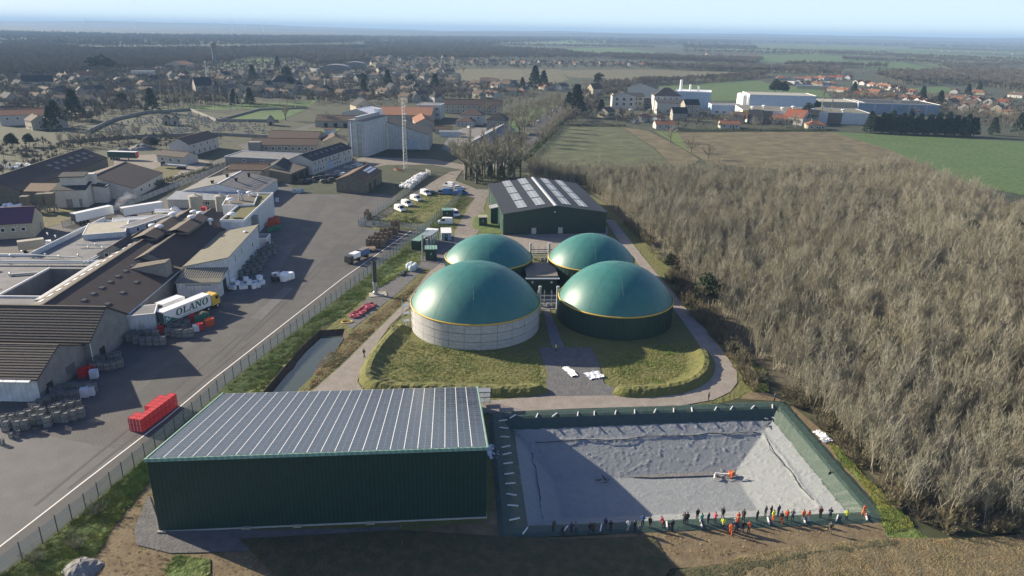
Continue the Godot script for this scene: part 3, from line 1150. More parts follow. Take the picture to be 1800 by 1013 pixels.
func tank_fittings():
	var front: Node3D = get_node("digester_tank")
	var c := front.position
	var r := 14.2
	var h := 5.45
	# tall black pipe arch against the pale wall
	var a0 := bearing(c, r, 732.5)
	var a1 := bearing(c, r, 746)
	var p := []
	for i in 13:
		var t := i / 12.0
		var an := lerpf(a0, a1, clampf(t * 1.3 - 0.15,0,1))
		var y := h * 1.02 - pow(absf(t - 0.35) * 1.6,4) * 1.2 if t < 0.98 else 0.0
		y = minf(h + 0.35,5.8 - 3.2 * pow(maxf(0, t - 0.45),2.0) * 4.0)
		p.append(Vector3(cos(an) * (r + 0.22), y, sin(an) * (r + 0.22)))
	p.push_front(Vector3(p[0].x, 0, p[0].z))
	p.append(Vector3(p[-1].x, 0, p[-1].z))
	var b := MB.new()
	b.path(p, 0.13,7)
	obj("overflow_pipe", b, M.black, front)
	ladder(front, bearing(c, r, 777), r, h)
	var an := bearing(c, r, 878)
	b = MB.new()
	var d := Vector3(cos(an),0, sin(an))
	b.path([d * (r + 0.15), d * (r + 0.15) + UP * (h + 0.2), d * (r - 0.5) + UP * (h + 0.3)],0.10,6)
	obj("drain_pipe", b, M.black, front)
	for x in [745,812,928]:
		var a2 := bearing(c, r, x)
		var d2 := Vector3(cos(a2),0, sin(a2))
		b = MB.new()
		b.tube(d2 * (r + 0.08), d2 * (r + 0.08) + UP * h, 0.05,0.05,5)
		obj("conduit", b, M.zinc, front)
	# stair tower on the road side
	var st := G(719,577)
	var o := base("stair_tower", Vector3(st.x - 0.6,0, st.z),0.3, "slim grey steel stair tower against the pale digester wall", "stair tower")
	b = MB.new()
	for x in [-0.7,0.7]:
		for z in [-0.7,0.7]:
			b.tube(Vector3(x, 0, z), Vector3(x, 6.6, z),0.05,0.05,5)
	obj("frame", b, M.steel, o)
	for k in 3:
		b = MB.new()
		b.box(Vector3(0,1.8 + k * 1.8,0), Vector3(1.4,0.06,1.4))
		obj("platform", b, M.steel, o)
	b = MB.new()
	for k in 18:
		b.box(Vector3(-0.6 + 0.07 * k, 0.2 + 0.3 * k * 0.34,0.2), Vector3(0.08,0.04,0.6))
	obj("stairs", b, M.steel, o)
	# hose that arcs over to the road
	b = MB.new()
	var g0 := G(716,566)
	var g1 := G(690,573)
	var hp := []
	for i in 9:
		var t := i / 8.0
		hp.append(g0.lerp(g1, t) + UP * (1.6 * (1.0 - t * t) + 0.1))
	hp.append(g1 + UP * 0.1 + Vector3(0.1,0,0.8))
	b.path(hp, 0.12,6)
	tag(obj("feed_hose", b, M.dark_steel), "dark hose arching from the stair tower to the site road", "hose")
	# fittings of the clad tanks
	var right: Node3D = get_node("digester_tank_001")
	ladder(right, bearing(right.position, 12.9,1155),12.9,5.1)
	an = bearing(right.position, 12.9,1175,0.6)
	d = Vector3(cos(an),0, sin(an))
	b = MB.new()
	b.path([d * 13.2 + UP * 0.2, d * 13.2 + UP * 3.6, d * 13.9 + UP * 3.8, d * 13.9 + UP * 2.6],0.10,6)
	obj("outlet_pipe", b, M.zinc, right)
	var back: Node3D = get_node("digester_tank_003")
	ladder(back, bearing(back.position, 11.2,996,1.9),11.2,5.9)
	var bl: Node3D = get_node("digester_tank_002")
	ladder(bl, bearing(bl.position, 11.4,916,1.0),11.4,5.9)
	# the low pump house between the four tanks
	var q := base("pump_house", Vector3(7.2,0,-172.5),0.05, "low pump house with tan flat roof in the gap between the four domes", "pump house")
	b = MB.new()
	b.box(Vector3(0,2.4,0), Vector3(7.2,4.8,10))
	obj("wall", b, M.clad_green, q)
	b = MB.new()
	b.box(Vector3(0,4.95,-0.3), Vector3(7.8,0.3,11.0))
	obj("roof", b, M.track, q)
	b = MB.new()
	b.box(Vector3(0,4.6,5.6), Vector3(8.4,0.25,1.2))
	obj("canopy", b, M.zinc, q)
	for x in [-2.4,2.3]:
		b = MB.new()
		b.box(Vector3(x, 3.4,5.05), Vector3(0.5,0.5,0.12))
		obj("lamp", b, M.white, q)
	var posts := [[932,462, "white vent pipe beside the rear dome next to the pale digester"],[964,462, "white vent pipe beside the rear dome near the barn"],[948,545, "white vent pipe at the rim of the pale digester"],[979,545, "white vent pipe at the rim of the dark clad front digester"]]
	for v in posts:
		var g := G(v[0], v[1] + 6)
		b = MB.new()
		b.lathe(Vector3.ZERO, [[0.3,0],[0.3,6.2],[0.36,6.2],[0.36,6.7],[0,6.75]],12)
		var pipe := base("vent_pipe", Vector3(g.x, 0, g.z),0, v[2], "pipe", "white vent pipes between the tanks")
		obj("tube", b, M.zinc, pipe)
	for v in [[963,536,5.0, "frame of grey pipes between the two front tanks"],[952,456,5.5, "frame of grey pipes behind the pump house roof"]]:
		var g := G(v[0], v[1])
		var rk := base("pipe_rack", Vector3(g.x, 0, g.z),0.05, v[3], "pipe rack")
		b = MB.new()
		for x in [-2.6,-0.9,0.9,2.6]:
			b.tube(Vector3(x, 0,-0.6), Vector3(x * 0.95, v[2] - 1.4,-0.6),0.06,0.06,5)
			b.tube(Vector3(x, 0,0.6), Vector3(x * 0.95, v[2] - 1.4,0.6),0.06,0.06,5)
		obj("frame", b, M.steel, rk)
		for k in 4:
			b = MB.new()
			b.tube(Vector3(-3,1.0 + k * 0.7,-0.6 + k * 0.4), Vector3(3,1.0 + k * 0.7,-0.6 + k * 0.4),0.11,0.11,7)
			obj("pipe", b, M.dark_steel if k % 2 else M.zinc, rk)
		b = MB.new()
		for x in [-1.8,0.0,1.4]:
			b.box(Vector3(x, 0.5,1.4), Vector3(0.8,1.0,0.9), Basis(UP, x))
		obj("pump", b, M.steel, rk)

func barn():
	var a := Vector2(-3.1,-222.0)
	var e := Vector2(30.2,-226.7)
	var L := a.distance_to(e)
	var D := 46.0
	var s := base("green_barn", v3(a),-atan2(e.y - a.y, e.x - a.x), "large dark green steel barn with sixteen skylights in its low gable roof", "barn")
	var he := 7.0
	var hr := 9.4
	var b := MB.new()
	b.ref = Vector3(L / 2,3,-D / 2)
	for z in [0.0,-D]:
		b = MB.new()
		b.ref = Vector3(L / 2,3,-D / 2)
		b.quad(Vector3(0,0, z), Vector3(L, 0, z), Vector3(L, he, z), Vector3(0, he, z))
		b.tri(Vector3(0, he, z), Vector3(L, he, z), Vector3(L / 2, hr, z))
		obj("gable_wall", b, M.clad_green, s)
	for x in [0.0, L]:
		b = MB.new()
		b.ref = Vector3(L / 2,3,-D / 2)
		b.quad(Vector3(x, 0,0), Vector3(x, 0,-D), Vector3(x, he, -D), Vector3(x, he, 0))
		obj("side_wall", b, M.clad_green, s)
	for sd in 2:
		b = MB.new()
		var x0 := -0.35 if sd == 0 else L + 0.35
		var y0 := he - 0.05
		var up := Vector3(0,0.18,0)
		b.ref = Vector3(L / 2,5,-D / 2)
		var q := [Vector3(x0, y0,0.35), Vector3(L / 2, hr, 0.35), Vector3(L / 2, hr, -D - 0.35), Vector3(x0, y0,-D - 0.35)]
		b.quad(q[0] + up, q[1] + up, q[2] + up, q[3] + up)
		for i in 4:
			b.quad(q[i], q[(i + 1) % 4], q[(i + 1) % 4] + up, q[i] + up)
		obj("roof", b, M.roof_green, s)
	b = MB.new()
	b.frustum(Vector3(L / 2, hr + 0.1,-D / 2), Vector2(1.3, D + 0.7), Vector2(0.5, D + 0.7),0.22)
	obj("ridge_cap", b, M.zinc, s)
	b = MB.new()
	b.path([Vector3(-0.4, he, 0.42), Vector3(L / 2, hr + 0.1,0.42), Vector3(L + 0.4, he, 0.42)],0.13,4)
	obj("verge_trim", b, M.green_dark, s)
	# skylights lie in the slope, proud of it by a hand
	var slope := atan2(hr - he + 0.05, L / 2 + 0.35)
	for f in [[0.150,0.245],[0.325,0.42],[0.584,0.675],[0.755,0.845]]:
		for k in 4:
			var xm: float = (f[0] + f[1]) * 0.5 * L
			var w: float = (f[1] - f[0]) * L
			var y := he - 0.05 + (hr - he + 0.05) * (1.0 - absf(xm - L / 2) / (L / 2 + 0.35)) + 0.26
			var n_ := Node3D.new()
			n_.name = numbered("skylight", s)
			s.add_child(n_, true)
			n_.transform = Transform3D(Basis(Vector3(0,0,1), slope if xm < L / 2 else -slope), Vector3(xm, y, -3.4 - k * 11.1 - 4.9))
			for i in 2:
				b = MB.new()
				b.box(Vector3((i - 0.5) * w * 0.5,0,0), Vector3(w * 0.46,0.10,9.8))
				obj("pane", b, M.skylight, n_)
			b = MB.new()
			for i in 5:
				b.box(Vector3(0,0.06,-4.9 + i * 2.45), Vector3(w, 0.05,0.10))
			b.box(Vector3(0,0.075,0), Vector3(0.22,0.09,9.9))
			obj("frame", b, M.zinc, n_)
	for x in [9.9,18.6]:
		b = MB.new()
		b.box(Vector3(x, 1.3,0.05), Vector3(1.5,2.0,0.1))
		obj("hatch", b, M.zinc, s)
	b = MB.new()
	b.box(Vector3(16.6,7.4,0.1), Vector3(0.4,0.3,0.2))
	obj("lamp", b, M.white, s)
	for z in [-4.5,-14.0,-24.0,-36.0]:
		b = MB.new()
		b.box(Vector3(-0.05,2.4, z), Vector3(0.1,4.8,4.0))
		obj("door", b, M.green_dark, s)
	for z in range(0,46,6):
		b = MB.new()
		b.box(Vector3(-0.09,3.5,-z - 0.6), Vector3(0.2,7.0,0.3))
		obj("pilaster", b, M.roof_gutter, s)
	b = MB.new()
	b.box(Vector3(-1.3,2.9,-16.5), Vector3(2.4,5.2,4.2))
	obj("annex", b, M.clad_green, s)
	b = MB.new()
	b.box(Vector3(-1.35,5.6,-16.5), Vector3(2.8,0.2,4.6), Basis(Vector3(0,0,1),0.2))
	obj("annex_roof", b, M.sheet_grey, s)

func berms():
	for q in [["long grass bank around the plot of the pale digester", [714,570,690,592,668,618,652,645,648,668,662,681,700,686,760,688,840,691,900,692,940,689,958,684]],["long grass bank around the plot of the dark clad digester", [1078,688,1110,693,1160,690,1205,681,1233,664,1241,645,1238,630,1226,615]]]:
		var l := smooth_line(pts(q[1]),8)
		var b := MB.new()
		var prof := [[-1.8,0.0], [-1.2,0.7], [-0.5,1.2], [0.4,1.25], [1.4,0.75], [2.4,0.3], [3.8,0.0]]
		var g := func(i: int, j: int) -> Vector3:
			var d := (l[mini(i + 1, l.size() - 1)] - l[maxi(i - 1,0)]).normalized().orthogonal()
			var e := minf(1.0, minf(i, l.size() - 1 - i) / 5.0)
			var p = l[i] + d * prof[j][0]
			return v3(p, 0.03 + prof[j][1] * e + 0.30 * hump.get_noise_2d(p.x * 1.5, p.y * 1.5) * (0.2 if prof[j][1] == 0 else 1.0))
		b.ref = null
		for i in l.size() - 1:
			for j in prof.size() - 1:
				b.ref = Vector3(l[i].x, -20, l[i].y)
				b.quad(g.call(i, j), g.call(i + 1, j), g.call(i + 1, j + 1), g.call(i, j + 1))
		tag(obj("grass_bank", b, M.grass), q[0], "", "", "structure")

func gas_plant():
	# green engine container with white pipework
	var e1 := G(723.4,441.2)
	var c := base("engine_container", e1,0.0, "long green engine container with white pipework on its roof", "container")
	var back := G(749,406,3.2)
	var dir := Vector2(back.x - e1.x, back.z - e1.z)
	var L := 12.5
	c.rotation.y = -atan2(dir.y, dir.x) - PI / 2
	var b := MB.new()
	b.box(Vector3(1.3,1.7,-L / 2), Vector3(2.6,2.9, L))
	obj("wall", b, M.clad_green, c)
	b = MB.new()
	b.box(Vector3(1.3,3.2,-L / 2), Vector3(2.7,0.12, L + 0.1))
	obj("roof", b, M.roof_gutter, c)
	b = MB.new()
	b.box(Vector3(1.3,0.12,-L / 2 + 0.5), Vector3(4.2,0.24, L + 2.4))
	obj("plinth", b, M.gravel_light, c)
	for z in [-2.0,-6.0,-10.0]:
		b = MB.new()
		b.box(Vector3(2.63,1.4, z), Vector3(0.06,2.1,1.0))
		obj("door", b, M.green_dark, c)
	b = MB.new()
	b.box(Vector3(2.0,3.6,-L + 1.2), Vector3(3.6,0.7,2.2))
	obj("cooler", b, M.white, c)
	b = MB.new()
	for i in 5:
		b.path([Vector3(2.9 + 0.3 * i, 0.3,-3.5 - i * 1.5), Vector3(2.9 + 0.3 * i, 3.6 + 0.2 * (i % 3),-3.5 - i * 1.5), Vector3(4.6,3.6 + 0.2 * (i % 3),-4.0 - i * 1.5), Vector3(4.6,1.0,-4.0 - i * 1.5)],0.14 + 0.05 * (i % 2),7)
	for i in 3:
		b.tube(Vector3(3.6,0.3,-3.2 - i * 2.6), Vector3(3.6,3.0,-3.2 - i * 2.6),0.45,0.45,10)
	obj("pipework", b, M.zinc, c)
	b = MB.new()
	for z in [-2.5,-9.0]:
		for x in [2.85,4.9]:
			b.tube(Vector3(x, 0, z), Vector3(x, 4.4, z),0.07,0.07,5)
	b.box(Vector3(3.9,4.4,-5.7), Vector3(2.3,0.1,6.8))
	obj("frame", b, M.steel, c)
	var mini := [[748,459,0.0,3.2,3.4,3.0, "small green plant hut with sloping roof beside the engine container", "green_hut", M.clad_green, M.roof_gutter],
		[776,424,0.0,3.0,2.6,5.0, "white and blue equipment box beside the pipework", "equipment_box", M.clad_blue, M.white],
		[842,398,0.0,2.7,3.0,2.6, "small green electricity kiosk with pale roof on a grass plot", "kiosk", M.clad_green, M.roof_cream],
		[778,382,0.0,3.2,2.4,2.6, "green cabin next to the parked vans", "cabin", M.clad_green, M.roof_gutter]]
	for k in mini:
		var g := G(k[0], k[1])
		var o := base(k[7], Vector3(g.x, 0, g.z),0.12, k[6], "hut")
		b = MB.new()
		b.box(Vector3(k[3] / 2, k[4] / 2,-k[5] / 2), Vector3(k[3], k[4], k[5]))
		obj("wall", b, k[8], o)
		b = MB.new()
		b.box(Vector3(k[3] / 2, k[4] + 0.12,-k[5] / 2), Vector3(k[3] + 0.3,0.16, k[5] + 0.3), Basis(Vector3.RIGHT, 0.06))
		obj("roof", b, k[9], o)
		b = MB.new()
		b.box(Vector3(k[3] * 0.5, k[4] * 0.43,0.03), Vector3(0.9, k[4] * 0.78,0.06))
		obj("door", b, M.green_dark, o)
		b = MB.new()
		b.box(Vector3(k[3] * 0.5, k[4] * 0.6,0.07), Vector3(0.25,0.35,0.02))
		obj("notice", b, M.white, o)
		b = MB.new()
		b.box(Vector3(k[3] / 2,0.07,-k[5] / 2), Vector3(k[3] + 0.8,0.14, k[5] + 0.8))
		obj("plinth", b, M.gravel_light, o)
	# thin exhaust mast
	b = MB.new()
	var g2 := G(748,460)
	var mast := base("exhaust_stack", Vector3(g2.x - 0.8,0, g2.z),0, "thin grey exhaust stack beside the green plant hut", "stack")
	b.lathe(Vector3.ZERO, [[0.22,0],[0.22,7.6],[0.26,7.6],[0.26,7.8],[0,7.8]],8)
	obj("pipe", b, M.steel, mast)
	# gas flare
	var fg := G(660,519)
	var fl := base("gas_flare", Vector3(fg.x, 0, fg.z),0.3, "gas flare stack with a dark upper tube on a pale slab", "gas flare")
	b = MB.new()
	b.box(Vector3(0.6,0.12,0), Vector3(4.2,0.24,3.0))
	obj("slab", b, M.roof_cream, fl)
	b = MB.new()
	b.lathe(Vector3.ZERO, [[0.62,0.24],[0.62,0.9],[0.40,1.1],[0.40,2.2],[0.56,2.3],[0.56,3.4],[0.40,3.5]],14)
	obj("burner", b, M.steel, fl)
	b = MB.new()
	b.lathe(Vector3.ZERO, [[0.50,3.45],[0.50,8.7],[0.44,8.7],[0.44,7.5]],14)
	obj("flame_tube", b, M.dark_steel, fl)
	b = MB.new()
	b.tube(Vector3(0.56,3.0,0), Vector3(0.56,8.5,0),0.06,0.06,5)
	b.box(Vector3(0.65,1.6,0.3), Vector3(0.5,0.8,0.4))
	b.path([Vector3(0.5,0.5,0), Vector3(1.6,0.5,0.2), Vector3(1.6,0.2,0.9)],0.09,6)
	obj("gas_pipe", b, M.steel, fl)

# a mesh fence: posts and panels along a line of survey points
func mesh_fence(line: Array, h: float, step: float, label: String):
	var p := pts(line)
	var f := base("mesh_fence", v3(p[0]),0, label, "fence")
	var o := v3(p[0])
	var post := MB.new()
	post.box(Vector3(0, h / 2 + 0.1,0), Vector3(0.09, h + 0.2,0.09))
	var pm := post.mesh(M.dark_steel)
	for i in p.size() - 1:
		var L := p[i].distance_to(p[i + 1])
		var n_ := maxi(1, roundi(L / step))
		var d := (p[i + 1] - p[i]) / n_
		var pb := MB.new()
		var w := d.length() - 0.1
		var q := [Vector3(0.05,0.08,0), Vector3(0.05 + w, 0.08,0), Vector3(0.05 + w, h, 0), Vector3(0.05, h, 0)]
		var nz := Vector3(0,0,1)
		pb.trin(q[0], q[1], q[2], nz, nz, nz, Vector2(0,0), Vector2(w, 0), Vector2(w, h))
		pb.trin(q[0], q[2], q[3], nz, nz, nz, Vector2(0,0), Vector2(w, h), Vector2(0, h))
		for y in [0.1, h * 0.5, h]:
			pb.tube(Vector3(0.05, y, 0), Vector3(0.05 + w, y, 0),0.02,0.02,4, false)
		var mm := pb.mesh(M.mesh_wire)
		for j in n_:
			var at := v3(p[i] + d * j) - o
			obj("post", pm, null, f, at)
			var e := obj("mesh_panel", mm, null, f, at)
			e.rotation.y = -atan2(d.y, d.x)
	obj("post", pm, null, f, v3(p[-1]) - o)

func slab(b: MB, q: Array, th: float, cen: Vector3):
	var up := Vector3(0, th, 0)
	b.ref = cen
	b.quad(q[0] + up, q[1] + up, q[2] + up, q[3] + up)
	for i in 4:
		if (q[i] - q[(i + 1) % 4]).length() > 0.01:
			b.quad(q[i], q[(i + 1) % 4], q[(i + 1) % 4] + up, q[i] + up)

# courses of tiles or sheet laps: shallow steps across a roof slope (q0-q1 eave, q3-q2 ridge)
func courses(b: MB, q: Array, step: float, cen: Vector3):
	b.ref = cen
	var n_ := maxi(2, int((q[3] - q[0]).length() / step))
	for i in n_:
		var a: Vector3 = q[0].lerp(q[3], float(i) / n_)
		var e: Vector3 = q[1].lerp(q[2], float(i) / n_)
		var a2: Vector3 = q[0].lerp(q[3], (i + 1.0) / n_)
		var e2: Vector3 = q[1].lerp(q[2], (i + 1.0) / n_)
		var lift := UP * 0.13
		b.quad(a + lift, e + lift, e2 + UP * 0.02, a2 + UP * 0.02)
		b.quad(a, e, e + lift, a + lift)

var win_meshes := {}
func window(o: Node3D, at: Vector3, turn: float, w: float, h: float, mat: Material = null, called := "window"):
	var k := "%s %.2f %.2f" % [called, w, h]
	if not win_meshes.has(k):
		var b := MB.new()
		var t := 0.12
		b.box(Vector3(0, h / 2 - t / 2,0), Vector3(w, t, 0.14))
		b.box(Vector3(0,-h / 2 + t / 2,0), Vector3(w + 0.1, t, 0.2))
		for x in [-w / 2 + t / 2, w / 2 - t / 2]:
			b.box(Vector3(x, 0,0), Vector3(t, h - 2 * t, 0.14))
		if w > 1.4:
			b.box(Vector3.ZERO, Vector3(0.08, h - 2 * t, 0.12))
		var p := MB.new()
		p.box(Vector3.ZERO, Vector3(w - 2 * t, h - 2 * t, 0.05))
		win_meshes[k] = [b.mesh(M.white), p.mesh(M.glass)]
	var f := obj(called, win_meshes[k][0], mat, o, at)
	f.rotation.y = turn
	obj("pane", win_meshes[k][1], null, f)

# a building: local x along its front from the front corner o, local -z into its depth
func hall(called: String, label: String, cat: String, o: Vector3, turn: float, L: float, D: float, he: float, hr: float, type: String, wall: Material, roof: Material, wins: Array = [], opt := {}) -> Node3D:
	var s := base(called, Vector3(o.x, 0, o.z), turn, label, cat, opt.get("group", ""))
	hall_parts(s, L, D, he, hr, type, wall, roof, wins, opt)
	return s

func hall_parts(s: Node3D, L: float, D: float, he: float, hr: float, type: String, wall: Material, roof: Material, wins: Array = [], opt := {}):
	var cen := Vector3(L / 2, he * 0.5,-D / 2)
	var b := MB.new()
	b.ref = cen
	var c := [Vector3(0,0,0), Vector3(L, 0,0), Vector3(L, 0,-D), Vector3(0,0,-D)]
	var h := [he, he, he, he]
	match type:
		"mono_b": h = [he, he, hr, hr]
		"mono_f": h = [hr, hr, he, he]
		"mono_r": h = [he, hr, hr, he]
		"mono_l": h = [hr, he, he, hr]
	for i in 4:
		var j := (i + 1) % 4
		b.quad(c[i], c[j], c[j] + UP * h[j], c[i] + UP * h[i])
	if type == "gx":
		for x in [0.0, L]:
			b.tri(Vector3(x, he, 0), Vector3(x, he, -D), Vector3(x, hr, -D / 2))
	if type == "gz":
		for z in [0.0,-D]:
			b.tri(Vector3(0, he, z), Vector3(L, he, z), Vector3(L / 2, hr, z))
	obj("wall", b, wall, s)
	var e: float = opt.get("eave", 0.35)
	var g: float = opt.get("verge", 0.25)
	var th := 0.16
	var slopes := []
	if type == "gx":
		var k := (hr - he) / (D / 2)
		var y := he - e * k + 0.01
		slopes = [[Vector3(-g, y, e), Vector3(L + g, y, e), Vector3(L + g, hr + 0.01,-D / 2), Vector3(-g, hr + 0.01,-D / 2)],[Vector3(L + g, y, -D - e), Vector3(-g, y, -D - e), Vector3(-g, hr + 0.01,-D / 2), Vector3(L + g, hr + 0.01,-D / 2)]]
	elif type == "gz":
		var k := (hr - he) / (L / 2)
		var y := he - e * k + 0.01
		slopes = [[Vector3(L + e, y, g), Vector3(L + e, y, -D - g), Vector3(L / 2, hr + 0.01,-D - g), Vector3(L / 2, hr + 0.01, g)],[Vector3(-e, y, -D - g), Vector3(-e, y, g), Vector3(L / 2, hr + 0.01, g), Vector3(L / 2, hr + 0.01,-D - g)]]
	elif type == "hip":
		var m := minf(D, L) / 2
		var y := he - 0.1
		var r0 := Vector3(m, hr, -D / 2) if L >= D else Vector3(L / 2, hr, -m)
		var r1 := Vector3(L - m, hr, -D / 2) if L >= D else Vector3(L / 2, hr, -D + m)
		var k := [Vector3(-e, y, e), Vector3(L + e, y, e), Vector3(L + e, y, -D - e), Vector3(-e, y, -D - e)]
		if L >= D:
			slopes = [[k[0], k[1], r1, r0],[k[1], k[2], r1, r1],[k[2], k[3], r0, r1],[k[3], k[0], r0, r0]]
		else:
			slopes = [[k[0], k[1], r0, r0],[k[1], k[2], r1, r0],[k[2], k[3], r1, r1],[k[3], k[0], r0, r1]]
	elif type == "flat":
		b = MB.new()
		b.box(Vector3(L / 2, he + 0.06,-D / 2), Vector3(L - 0.3,0.12, D - 0.3))
		obj("roof", b, roof, s)
		b = MB.new()
		var ph: float = opt.get("parapet", 0.4)
		for x in [0.0, L]:
			b.box(Vector3(x, he + ph / 2,-D / 2), Vector3(0.25, ph, D + 0.25))
		for z in [0.0,-D]:
			b.box(Vector3(L / 2, he + ph / 2 - 0.003, z), Vector3(L - 0.25, ph, 0.25))
		obj("parapet", b, opt.get("trim", M.white), s)
	else:
		var y := [h[0] + 0.01, h[1] + 0.01, h[2] + 0.01, h[3] + 0.01]
		slopes = [[Vector3(-g, y[0], e), Vector3(L + g, y[1], e), Vector3(L + g, y[2],-D - e), Vector3(-g, y[3],-D - e)]]
	for q in slopes:
		b = MB.new()
		slab(b, q, th, cen)
		if opt.has("course"):
			var u := UP * (th + 0.005)
			courses(b, [q[0] + u, q[1] + u, q[2] + u, q[3] + u], opt.course, cen)
		obj("roof", b, roof, s)
	if type == "gx" or type == "gz":
		b = MB.new()
		if type == "gx":
			b.box(Vector3(L / 2, hr + th, -D / 2), Vector3(L + 2 * g, 0.16,0.5))
		else:
			b.box(Vector3(L / 2, hr + th, -D / 2), Vector3(0.5,0.16, D + 2 * g))
		obj("ridge", b, opt.get("ridge", roof), s)
	for w in wins:
		var n_: int = w[1]
		for i in n_:
			var t := (i + 0.5) / n_
			t = lerpf(w[5] if w.size() > 5 else 0.05, w[6] if w.size() > 6 else 0.95, t)
			var at: Vector3
			var r := 0.0
			match w[0]:
				"f": at = Vector3(L * t, w[4],0.03)
				"b": at = Vector3(L * t, w[4],-D - 0.03)
				"l":
					at = Vector3(-0.03, w[4],-D * t)
					r = PI / 2
				"r":
					at = Vector3(L + 0.03, w[4],-D * t)
					r = PI / 2
			if w.size() > 7:
				b = MB.new()
				b.box(Vector3.ZERO, Vector3(w[2], w[3],0.08))
				var dr := obj(w[7], b, w[8], s, at)
				dr.rotation.y = r
			else:
				window(s, at, r, w[2], w[3])

func vent(s: Node3D, at: Vector3, k := 1.0):
	if not win_meshes.has("vent"):
		var b := MB.new()
		b.lathe(Vector3.ZERO, [[0.35,-0.6],[0.35,0.5],[0.95,0.55],[1.0,0.75],[0.7,1.0],[0.0,1.1]],12)
		win_meshes["vent"] = b.mesh(M.white)
	var o := obj("roof_vent", win_meshes["vent"], null, s, at)
	o.scale = Vector3.ONE * k

func skylights(s: Node3D, q: Array, nu: int, nv: int, w: float, l: float, mat: Material, u0 := 0.1, u1 := 0.9, v0 := 0.15, v1 := 0.85):
	# panes lying on a roof slope (q0-q1 eave, q3-q2 ridge)
	var x: Vector3 = (q[1] - q[0]).normalized()
	var z: Vector3 = (q[3] - q[0]).normalized()
	var y := z.cross(x)
	if y.y < 0:
		y = -y
	for i in nu:
		for j in nv:
			var u := lerpf(u0, u1, (i + 0.5) / nu)
			var w_ := lerpf(v0, v1, (j + 0.5) / nv)
			var p: Vector3 = q[0].lerp(q[1], u).lerp(q[3].lerp(q[2], u), w_)
			var b := MB.new()
			b.box(p + y * 0.22, Vector3(w, 0.1, l), Basis(x, y, z))
			obj("skylight", b, mat, s)

